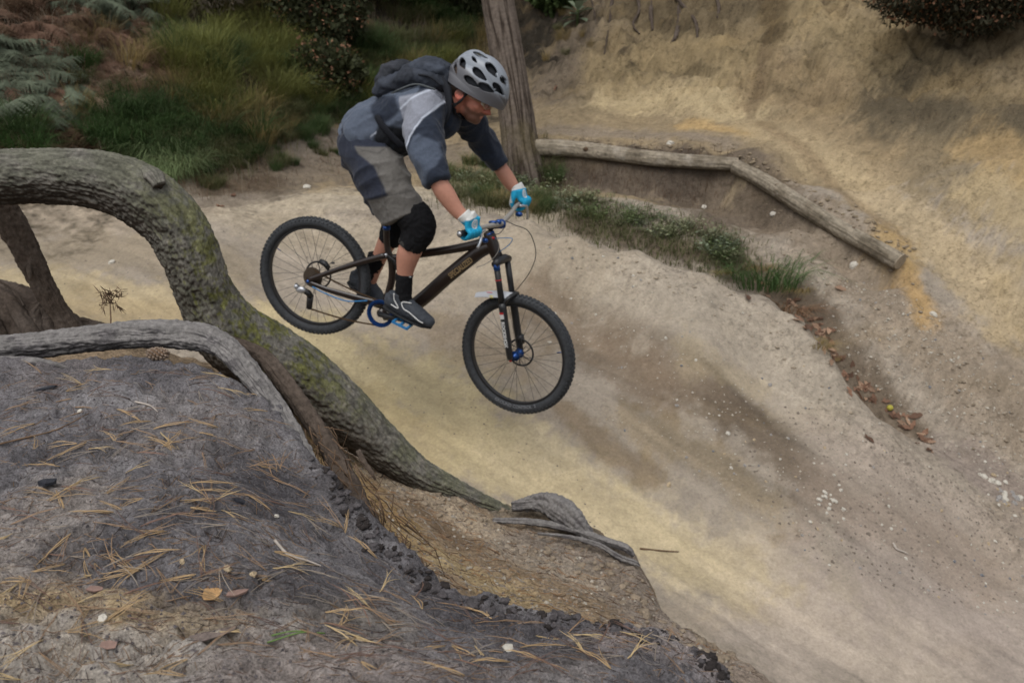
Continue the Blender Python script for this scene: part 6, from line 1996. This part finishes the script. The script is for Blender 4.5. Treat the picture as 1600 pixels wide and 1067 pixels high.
co = get_co(jersey); o_ = (co - BO) @ BN
slate = lin(84, 92, 106); navy = lin(42, 48, 60); light = lin(134, 137, 147); mid = lin(76, 84, 98); black = lin(30, 32, 36); pipe = lin(176, 182, 194)
jc = np.tile(slate, (len(co), 1))
def mixin(c, w, k): w = np.clip(w, 0, 1)[:, None]; return c * (1 - w) + w * np.asarray(k)[None]
nearw = sstep(-.02, .04, o_)
def panel(c, poly, k, o=.2, soft=.006, both=False):
    w = sstep(-soft, soft, inpoly(co, poly, o)) * (1 if both else nearw); return mixin(c, w, k)
jc = panel(jc, [(535,235),(545,225),(600,245),(640,225),(640,260),(580,265)], black, .1, both=True)
jc = panel(jc, [(598,192),(612,196),(640,200),(652,215),(650,250),(600,250),(590,215)], black, .12, .012, True)
jc = panel(jc, [(575,165),(590,150),(618,150),(628,172),(620,182),(600,195),(590,188)], navy, .15, .012)
jc = mixin(jc, sstep(.0, .02, -nearw + .5), slate)
farw = 1 - nearw
jc = panel(jc, [(690,120),(740,120),(840,260),(790,300),(740,240),(690,215)], navy, -.2, both=True)
jc = panel(jc, [(690,159),(668,182),(651,212),(646,240),(660,300),(720,300),(720,150),(700,140)], navy, .22)
jc = panel(jc, [(651,212),(660,208),(690,222),(697,240),(692,262),(690,300),(655,300),(645,240)], mid, .28, .008)
jc = panel(jc, [(682,262),(700,250),(712,300),(672,300),(676,272)], navy, .32, .008)
jc = panel(jc, [(619,152),(654,145),(675,139),(692,158),(668,184),(652,212),(645,238),(640,228),(632,198),(626,178)], light, .2)
d = line_d(co, [(626,170),(640,157),(655,148),(676,140)], .19); jc = mixin(jc, (1 - sstep(.003, .008, d)) * nearw, pipe)
d = line_d(co, [(692,158),(668,184),(652,212),(645,240)], .22); jc = mixin(jc, (1 - sstep(.003, .008, d)) * nearw, pipe)
d = line_d(co, [(581,214),(589,207)], .16); jc = mixin(jc, (1 - sstep(.002, .006, d)) * nearw * .7, pipe)
jc = mixin(jc, sstep(.0, .03, (co @ hf) - (pl(706, 160) @ hf)) * (np.abs(o_) < .11), navy)
set_col(jersey, jc * .95)
place(jersey, 'jersey', M_cloth)

# shorts
shR = chain([(572,222,.07,.11,.125),(580,245,.09,.118,.142),(597,275,.11,.122,.142),(611,303,.12,.115,.132),(624,325,.125,.108,.124),(630,338,.125,.105,.122)], 28, ends=False)
shL = chain([(570,222,-.07,.11,.125),(578,245,-.09,.115,.138),(590,275,-.11,.115,.13),(602,303,-.12,.105,.118),(610,328,-.125,.1,.11)], 28, ends=False)
seat = chain([(585,212,0,.15,.12),(572,225,0,.17,.135),(570,242,0,.165,.13)], 28)
shorts = remesh([shR, shL, seat], .0065, 5, .5, 'shorts')
wrinkle(shorts, .012, 8.5, np.array(pl(660, 270) - pl(560, 300)), 14.0); wrinkle(shorts, .002, 26, None, 19.0)
co = get_co(shorts); o_ = (co - BO) @ BN
navy2 = lin(44, 48, 60); grey2 = lin(104, 101, 97)
c = np.tile(navy2, (len(co), 1))
w = sstep(-.006, .006, inpoly(co, [(553,229),(561,241),(588,258),(600,282),(611,304),(594,309),(574,314),(570,380),(720,380),(700,230),(600,231)], .2))
c = c * (1 - w[:, None]) + w[:, None] * grey2[None]
for ln in ([(594,262),(603,300),(610,345)], [(574,313),(596,309),(612,304),(640,300),(655,292)], [(556,232),(590,240),(600,232)]):
    d = line_d(co, ln, .2); w = ((1 - sstep(.002, .005, d)) * .4)[:, None]; c = c * (1 - w) + w * lin(60, 58, 58)[None]
set_col(shorts, c)
place(shorts, 'shorts', M_cloth)

# knee pads
for s, pts in ((1, [(638,331,.125,.088,.092),(650,343,.125,.085,.098),(654,356,.125,.08,.096),(649,371,.125,.076,.084),(641,386,.125,.068,.070)]),
               (-1, [(612,335,-.125,.075,.08),(620,348,-.125,.075,.082),(615,362,-.125,.07,.075),(607,378,-.125,.062,.062)])):
    kp = remesh([chain(pts, 24, ends=False)] + ([MB().ell(pl(664, 350, .125), BH * .045, BZ * .07, BN * .06, 16, 10)] if s > 0 else []), .006, 4, .5, 'knee_pad')
    wrinkle(kp, .004, 30); k_ = place(kp, 'knee_pad', M_blackc)
    if s > 0:
        st_ = remesh([chain([(644,379,.125,.0735,.077),(641,386,.125,.0705,.0725)], 24, ends=False)], .005, 1, .3, 'strap'); place(st_, 'strap', mat('strap_grey', lin(52, 50, 48), .8), k_)
# socks and shoes
for s, pts in ((1, [(632.5,428,.125,.047,.050),(631,445,.125,.043,.046),(630.5,458,.122,.042,.046),(630,470,.12,.043,.052),(628,478,.12,.04,.055)]),
               (-1, [(590,398,-.125,.053,.055),(586,412,-.125,.048,.052),(580,426,-.125,.04,.045),(573,438,-.125,.04,.05)])):
    sk_ = remesh([chain(pts, 22, ends=False)], .0055, 3, .5, 'sock'); wrinkle(sk_, .0025, 35); sko = place(sk_, 'sock', M_blackc)
    if s > 0:
        for uu in (629, 641):
            mb = MB()
            mb.ell(pl(uu, 433, .166), BH * .008, BZ * .006, BN * .004, 10, 6); place(mb.mesh('mark'), 'mark', mat('sock_mark', lin(120, 124, 124), .9), sko)
M_shoe = mat('shoe_upper', lin(58, 62, 68), .7, noise=(60, .85, 1.15), bump=(200, .4, .001)); M_sole = mat('shoe_sole', lin(34, 35, 37), .8); M_wst = mat('shoe_white', lin(206, 206, 204), .6)
for s, (hl, to, o) in ((1, ((608, 473), (672, 501), .12)), (-1, ((552, 437), (598, 470), -.125))):
    h3, t3 = pl(hl[0], hl[1], o), pl(to[0], to[1], o); d = t3 - h3; L = np.linalg.norm(d); d = d / L; up = np.cross(BN, d); up = up if up[2] > 0 else -up
    if s < 0: L = .235
    S = lambda a, b, c=0.0: h3 + d * a * L + up * b + BN * c
    sh = MB().tube([S(-.10, .010), S(.0, .018), S(.18, .024), S(.4, .018), S(.65, .006), S(.88, -.004), S(1.04, -.011), S(1.10, -.015)],
                   [(.022, .034), (.040, .052), (.044, .062), (.048, .060), (.055, .048), (.052, .036), (.036, .027), (.016, .014)], 22, lat=BN)
    ank = MB().tube([S(.18, .02), S(.17, .055), S(.15, .082)], [(.044, .058), (.046, .056), (.047, .058)], 20, lat=BN)
    tong = MB().tube([S(.3, .05), S(.38, .07), S(.42, .082)], [(.03, .016), (.03, .014), (.024, .01)], 14, lat=BN)
    shm = remesh([sh, ank, tong], .005, 4, .5, 'shoe'); wrinkle(shm, .0018, 28); so = place(shm, 'shoe', M_shoe)
    sm_ = remesh([MB().tube([S(-.09, -.026), S(.05, -.034), S(.3, -.040), S(.6, -.042), S(.88, -.041), S(1.08, -.034)], [(.028, .012), (.038, .015), (.04, .013), (.050, .013), (.046, .012), (.02, .010)], 18, lat=BN)], .005, 2, .4, 'sole')
    place(sm_, 'sole', M_sole, so)
    # white trim: two bent stripes on the outer face
    co = get_co(shm) + RLOC
    def on_shoe(a, b):
        q = S(a, b); dd = co - q; e = dd - np.outer(dd @ BN, BN); k = np.where(np.linalg.norm(e, axis=1) < .009)[0]
        return q + BN * ((dd[k] @ (BN * s)).max() * s + .0012 * s) if len(k) else q + BN * .05 * s
    for ln in ([(.10, .085), (.145, .05), (.29, .012), (.10, .014)], [(.52, .066), (.36, .058), (.33, .045), (.42, .022), (.56, .018), (.80, -.004), (.92, -.01)]):
        rows = crom(np.array([on_shoe(*q) for q in ln]), 5)
        place(MB().tube(list(rows), .0034, 7).mesh('stripe'), 'stripe', M_wst, so)

# gloves: hand with five fingers closed round each grip
M_gl = mat('glove', attr=True, rough=.75, noise=(80, .88, 1.1), bump=(220, .3, .001))


def glove(sgn, grip, wrist, fore):
    """grip: two points of the grip (outer, inner); wrist: point; fore: forearm direction"""
    a, b = [np.asarray(q) for q in grip]
    gd = (a - b) / np.linalg.norm(a - b)               # towards the bar end
    mid = b + gd * .056
    bk = wrist - mid; bk = bk - gd * bk.dot(gd); bk /= np.linalg.norm(bk)    # from the bar to the wrist
    up = np.cross(gd, bk); up = up if up @ (BH + BZ * .3) > 0 else -up
    kn = lambda k: mid + gd * (.034 - .0225 * k) * -1      # k=0 index (inner) ... 3 little (outer)
    parts = []
    fr = .0128
    for k in range(4):
        c = mid + gd * (-.039 + .026 * k); r0 = .032; Lf = [.95, 1.05, 1.0, .85][k]
        ang = [math.radians(q) for q in (150, 110, 70, 25, -20, -62)]   # wraps from the back of the hand over the bar to the front and under
        pts = [c + bk * .074 + up * .026]
        pts += [c + (bk * math.cos(x) + up * math.sin(x)) * r0 * (1.25 if i == 1 else 1.0) for i, x in enumerate([math.radians(38), math.radians(85), math.radians(125), math.radians(170), math.radians(215), math.radians(215 + 40 * Lf)])]
        rr = [fr * 1.1, fr * 1.2, fr * 1.1, fr, fr, fr * .95, fr * .8]
        cc = crom(np.array([np.r_[p, q] for p, q in zip(pts, rr)]), 4)
        parts.append(MB().tube([q[:3] for q in cc], list(cc[:, 3] * (1.0 if k < 3 else .9)), 10).ell(cc[-1][:3], gd * fr * .8, bk * fr * .8, up * fr * .8, 10, 6))
    # thumb: leaves the inner side of the palm, closes under the bar
    th = [mid - gd * .035 + bk * .078 + up * .0, mid - gd * .056 + bk * .048 - up * .009, mid - gd * .06 + bk * .014 - up * .03, mid - gd * .05 - bk * .016 - up * .032]
    cc = crom(np.array([np.r_[p, q] for p, q in zip(th, [.020, .0175, .015, .0125])]), 4)
    parts.append(MB().tube([q[:3] for q in cc], list(cc[:, 3]), 10).ell(cc[-1][:3], gd * .0105, bk * .0105, up * .0105, 10, 6))
    # palm and cuff
    parts.append(MB().tube([mid + bk * .026 + up * .018, mid + bk * .058 + up * .016, mid + bk * .085 + up * .010, wrist * .6 + (mid + bk * .085) * .4, wrist], [(.052, .020), (.051, .026), (.043, .027), (.038, .030), (.035, .033)], 20, lat=gd))
    fd = fore / np.linalg.norm(fore)
    parts.append(MB().tube([wrist - fd * .025, wrist + fd * .0, wrist + fd * .028], [(.036, .034), (.038, .037), (.041, .041)], 20, lat=gd))
    me = remesh(parts, .0038, 3, .45, 'glove')
    co = get_co(me)
    xb = (co - mid) @ bk; xg = (co - mid) @ gd; xu = (co - mid) @ up; xw = (co - wrist) @ fd
    cy = lin(30, 152, 192); wh = lin(206, 206, 202)
    c = np.tile(wh, (len(co), 1))
    w = sstep(.080, .072, xb + .15 * xg) * sstep(-.022, -.012, xu + .3 * (xb < 0.02) * .06) * sstep(.060, .052, xg)
    w = np.maximum(w, sstep(.0, -.01, xb))
    c = c * (1 - w[:, None]) + w[:, None] * cy[None]
    # round emblem on the back of the hand
    ec = mid + bk * .044; e_ = np.sqrt(((co - ec) @ bk / 1.0) ** 2 + ((co - ec) @ gd) ** 2); topm = (xu > .012)
    em = (sstep(.026, .0235, e_) * topm)[:, None]; c = c * (1 - em) + em * wh[None]
    ri = ((sstep(.0185, .017, e_) - sstep(.0145, .013, e_) + sstep(.008, .006, e_)) * topm)[:, None].clip(0, 1) * .8; c = c * (1 - ri) + ri * cy[None]
    set_col(me, c)
    o = place(me, 'glove', M_gl)
    return o


glove(1, GR_, pl(729, 341, .33), pl(711, 325, .335) - pl(727, 343, .33))
glove(-1, GL_, pl(811, 297, -.325), pl(802, 285, -.33) - pl(811, 297, -.325))

# ------------------------------------------------------------------ helmet
HLOC = np.array(pl(745, 145))
helm = thing('helmet', 'silver-grey vented bike helmet strapped on the rider\'s tilted head', 'helmet', loc=V3(HLOC))
ha = math.radians(-31)
xf = BH * math.cos(ha) + BZ * math.sin(ha); xu = -BH * math.sin(ha) + BZ * math.cos(ha)
HB = pl(744, 139, 0.0)
vents = [((736, 128), 12, 4.6, 40), ((749, 116), 12, 4.2, 46), ((768, 110), 12, 4.0, 55), ((760, 138), 11, 5.0, 36), ((779, 140), 10, 4.2, 60), ((723, 99), 8.5, 4.4, 60), ((711, 108), 8, 3.2, 75),
         ((741, 93), 6, 2.2, 50), ((750, 86), 12, 2.2, 25), ((788, 128), 8, 2.6, 66)]
V = []; F = []; nu, nv = 440, 150
RX, RL, RU = .178, .118, .178
keep = []


def dome(ph, th, k=1.0):
    """ph round the base, th from rim (0) to crown (pi/2)"""
    cx, sx = math.cos(ph), math.sin(ph)
    e = max(0.0, math.cos(th)) ** .86; x = RX * cx * e; z = RL * sx * e; y = RU * math.sin(th)
    if cx > 0: x *= 1.0 + .02 * (1 - th); y *= 1 - .12 * cx * math.cos(th)
    # back dips lower, tail fin rises
    y += -.02 * math.cos(th) * (1 - cx) * .5
    al = math.atan2(y / RU, abs(z) / RL + 1e-6); rdg = .075 * (abs(math.sin(al * 5.2 + .9 * x / RX)) - .6) * (1 - .55 * abs(x / RX) ** 3) * min(1, math.sin(th) * 3 + .15)
    tail = max(0, -x / RX - .25) * max(0, 1 - abs(z) / .06) * math.sin(th) * .11
    return x * k * (1 + rdg), y * k * (1 + rdg) + tail * .7, z * k * (1 + rdg)


loc = []
for j in range(nv + 1):
    th = -.12 + (math.pi / 2 + .12) * j / nv
    for i in range(nu):
        x, y, z = dome(2 * math.pi * i / nu, th if th > 0 else 0)
        if th < 0: y += th * .14; 
        loc.append((x, y, z))
loc = np.array(loc)
W3 = HB + loc[:, :1] * xf + loc[:, 1:2] * xu + loc[:, 2:] * BN
i, j = np.meshgrid(np.arange(nu), np.arange(nv), indexing='xy'); i = i.ravel(); j = j.ravel()
a = j * nu + i; b = j * nu + (i + 1) % nu
Q = np.stack([a, b, b + nu, a + nu], 1)
cen = W3[Q].mean(1); clo = loc[Q].mean(1)
rim_o = np.abs(clo[:, 2])
side_w = np.clip(np.abs(clo[:, 2]), .0, 1)
kill = np.zeros(len(Q), bool)
for (uv, ra, rb, an) in vents:
    o0 = .1
    for _ in range(3):
        q = pl(uv[0], uv[1], o0); l0 = np.array([(q - HB) @ xf, (q - HB) @ xu])
        k = np.argmin(np.hypot(clo[:, 0] - l0[0], clo[:, 1] - l0[1]) + (clo[:, 2] < 0) * 9); o0 = clo[k, 2]
    an_ = math.radians(an) - (-ha)      # direction of the slot, in the helmet's frame
    dx, dy = clo[:, 0] - l0[0], clo[:, 1] - l0[1]
    ca, sa = math.cos(-an_), math.sin(-an_)
    p_, q_ = dx * ca + dy * sa, -dx * sa + dy * ca
    s_ = .0037
    kill |= (np.abs(p_ / (ra * s_ * 1.12)) ** 1.6 + np.abs((q_ - .25 * rb * s_ * p_ / (ra * s_)) / (rb * s_ * 1.05 * (1.05 - .35 * np.clip(p_ / (ra * s_), -1, 1)))) ** 1.8 < 1) & (np.abs(clo[:, 2]) > .012)
me = mesh_np('shell', W3, Q[~kill])
recalc(me)
ly = loc[:, 1]; c = np.tile(lin(128, 134, 142), (len(loc), 1)); g = sstep(.072, .058, ly + .12 * loc[:, 0])[:, None]
c = c * (1 - g) + g * lin(86, 86, 90)[None]
al_ = np.arctan2(loc[:, 1] / RU, np.abs(loc[:, 2]) / RL + 1e-6); sm = (1 - sstep(.02, .05, np.abs(np.sin(al_ * 4.2 + 1.1 * loc[:, 0] / RX))))[:, None] * .45
c = c * (1 - sm) + sm * lin(96, 98, 102)[None]; set_col(me, c)
co = get_co(me) - HLOC; me.vertices.foreach_set('co', co.astype(np.float32).ravel()); me.update()
M_helm = mat('helmet_shell', attr=True, rough=.38, spec=.5, noise=(60, .95, 1.05))
so = link('shell', me, M_helm, helm)
md = so.modifiers.new('t', 'SOLIDIFY'); md.thickness = .014; md.offset = -1
mb = MB()
for (k, z) in ((0, 0),):
    vs = [HB - HLOC + xf * x * .83 + xu * (y * .83 - .004) + BN * z * .83 for x, y, z in loc[::1]]
me = mesh_np('liner', np.array(vs), Q); link('liner', me, mat('helmet_liner', lin(36, 38, 42), .9), helm)


def hpart(mb, name, m, par=None, base=HLOC):
    me = mb.mesh(name); recalc(me); co = get_co(me) - base; me.vertices.foreach_set('co', co.astype(np.float32).ravel()); me.update(); return link(name, me, m, par or helm)


M_str = mat('strap_black', lin(22, 22, 24), .8)
for s in (1, -1):
    hpart(MB().tube([hp(.03, .03, .083 * s), hp(.012, -.03, .088 * s), hp(-.008, -.06, .082 * s), hp(.0, -.095, .06 * s), hp(.03, -.11, .02 * s), hp(.035, -.112, 0)], [(.002, .007)] * 6, 8, lat=BN), 'chin_strap', M_str)
    hpart(MB().tube([hp(-.07, .02, .07 * s), hp(-.035, -.03, .08 * s), hp(-.008, -.058, .084 * s)], [(.002, .006)] * 3, 8, lat=BN), 'chin_strap', M_str)
hpart(MB().ell(hp(-.006, -.056, .087), hf * .012, hu * .014, BN * .004, 10, 6), 'buckle', M_str)
tail = []
# glasses
GLOC = np.array(hp(.11, .0)); gl = thing('glasses', 'thin pale-framed clear glasses on the rider\'s face below the helmet', 'glasses', loc=V3(GLOC))
M_gf = mat('glasses_frame', lin(176, 160, 130), .35, metallic=.4); M_lens = mat('lens', (.8, .8, .8), .05, spec=.6); M_lens.node_tree.nodes['Principled BSDF'].inputs['Alpha'].default_value = .18
for s in (1, -1):
    ri = MB(); e1 = BN * s * .85 + hf * -.3; e2 = hu
    pts = [hp(.124, .001, .034 * s) + (BN * s * .029 * math.cos(t) * .96 - hf * .012 * math.cos(t) + hu * .019 * math.sin(t)) for t in np.linspace(0, 2 * math.pi, 20, endpoint=False)]
    hpart(MB().tube(pts, .0018, 6, closed=True), 'rim', M_gf, gl, GLOC)
    hpart(MB().add(pts, [tuple(range(20))]), 'lens', M_lens, gl, GLOC)
    hpart(MB().tube([hp(.112, .006, .064 * s), hp(.06, .008, .078 * s), hp(.0, .012, .082 * s)], .002, 6), 'temple', M_gf, gl, GLOC)
hpart(MB().tube([hp(.127, .004, .008), hp(.13, .006, 0), hp(.127, .004, -.008)], .002, 6), 'bridge', M_gf, gl, GLOC)

# ------------------------------------------------------------------ backpack
PLOC = np.array(pl(650, 135)); pk = thing('backpack', 'dark slate hydration backpack with webbing straps on the rider\'s back', 'backpack', loc=V3(PLOC))
M_pk = mat('pack_fabric', attr=True, rough=.75, noise=(70, .8, 1.2), bump=(240, .4, .001), bump2=(18, .6, .012))


def pack_part(chains, name, c0, c1, vox=.007, wr=.009, seed=0, par=None):
    me = remesh(chains, vox, 4, .5, name); wrinkle(me, wr, 14, np.array(pl(700, 150) - pl(600, 130)), seed); wrinkle(me, wr * .4, 32, None, seed + 3)
    co = get_co(me); n = fbm3(co, 9, 3, .5, seed); w = sstep(-.1, .3, n)[:, None]; set_col(me, c0[None] * (1 - w) + c1[None] * w)
    return place(me, name, M_pk, par or pk, PLOC)


pack_part([chain([(598,145,0,.10,.035),(608,136,0,.125,.058),(632,128,0,.135,.066),(660,122,0,.14,.072),(686,124,0,.13,.07),(703,133,0,.10,.05)], 26)], 'main_compartment', lin(38, 42, 50), lin(54, 59, 69), seed=1)
pack_part([chain([(599,134,0,.085,.035),(610,120,0,.105,.056),(627,110,0,.10,.045),(638,107,0,.08,.03)], 24)], 'front_pocket', lin(34, 37, 43), lin(48, 50, 57), seed=5)
pack_part([chain([(645,112,0,.09,.04),(658,107,0,.11,.046),(676,106,0,.11,.046),(692,112,0,.1,.042),(704,124,0,.07,.035)], 24)], 'lid', lin(44, 49, 58), lin(60, 66, 77), seed=9)
def band(pts, w, t, m, name, par=None, per=6):
    rows = crom(np.array([pl(*p) for p in pts]), per)
    return hpart(MB().tube(list(rows), [(t, w)] * len(rows), 8, lat=BN), name, m, par or pk, PLOC)


M_web = mat('webbing', lin(78, 82, 84), .8, bump=(300, .4, .001)); M_dk = mat('strap_dark', lin(26, 28, 34), .85)
for s in (1, -1):
    band([(688,122,.09*s),(698,140,.115*s),(701,162,.13*s),(698,182,.135*s),(686,196,.14*s),(660,205,.16*s)], .020, .008, M_dk, 'shoulder_strap')
band([(610,150,.135),(615,165,.168),(618,180,.175),(622,196,.170),(632,207,.150)], .009, .004, M_web, 'side_strap')
band([(582,168,.12),(588,180,.165),(597,196,.178),(612,213,.170),(628,228,.15),(640,236,.10)], .019, .006, M_dk, 'waist_belt')
band([(601,136,.11),(620,125,.135),(645,118,.142),(670,120,.15),(690,135,.14)], .006, .004, M_dk, 'compression_strap')
band([(606,150,.12),(625,140,.142),(650,132,.15),(680,140,.15)], .005, .004, M_web, 'compression_strap')
hpart(MB().ell(pl(641, 112, .03), BH * .012, BZ * .006, BN * .02, 10, 6), 'badge', M_silver, pk, PLOC)
hpart(MB().ell(pl(680, 100, .03), BH * .014, BZ * .006, BN * .02, 10, 6), 'badge', mat('badge_grey', lin(120, 126, 134), .6), pk, PLOC)
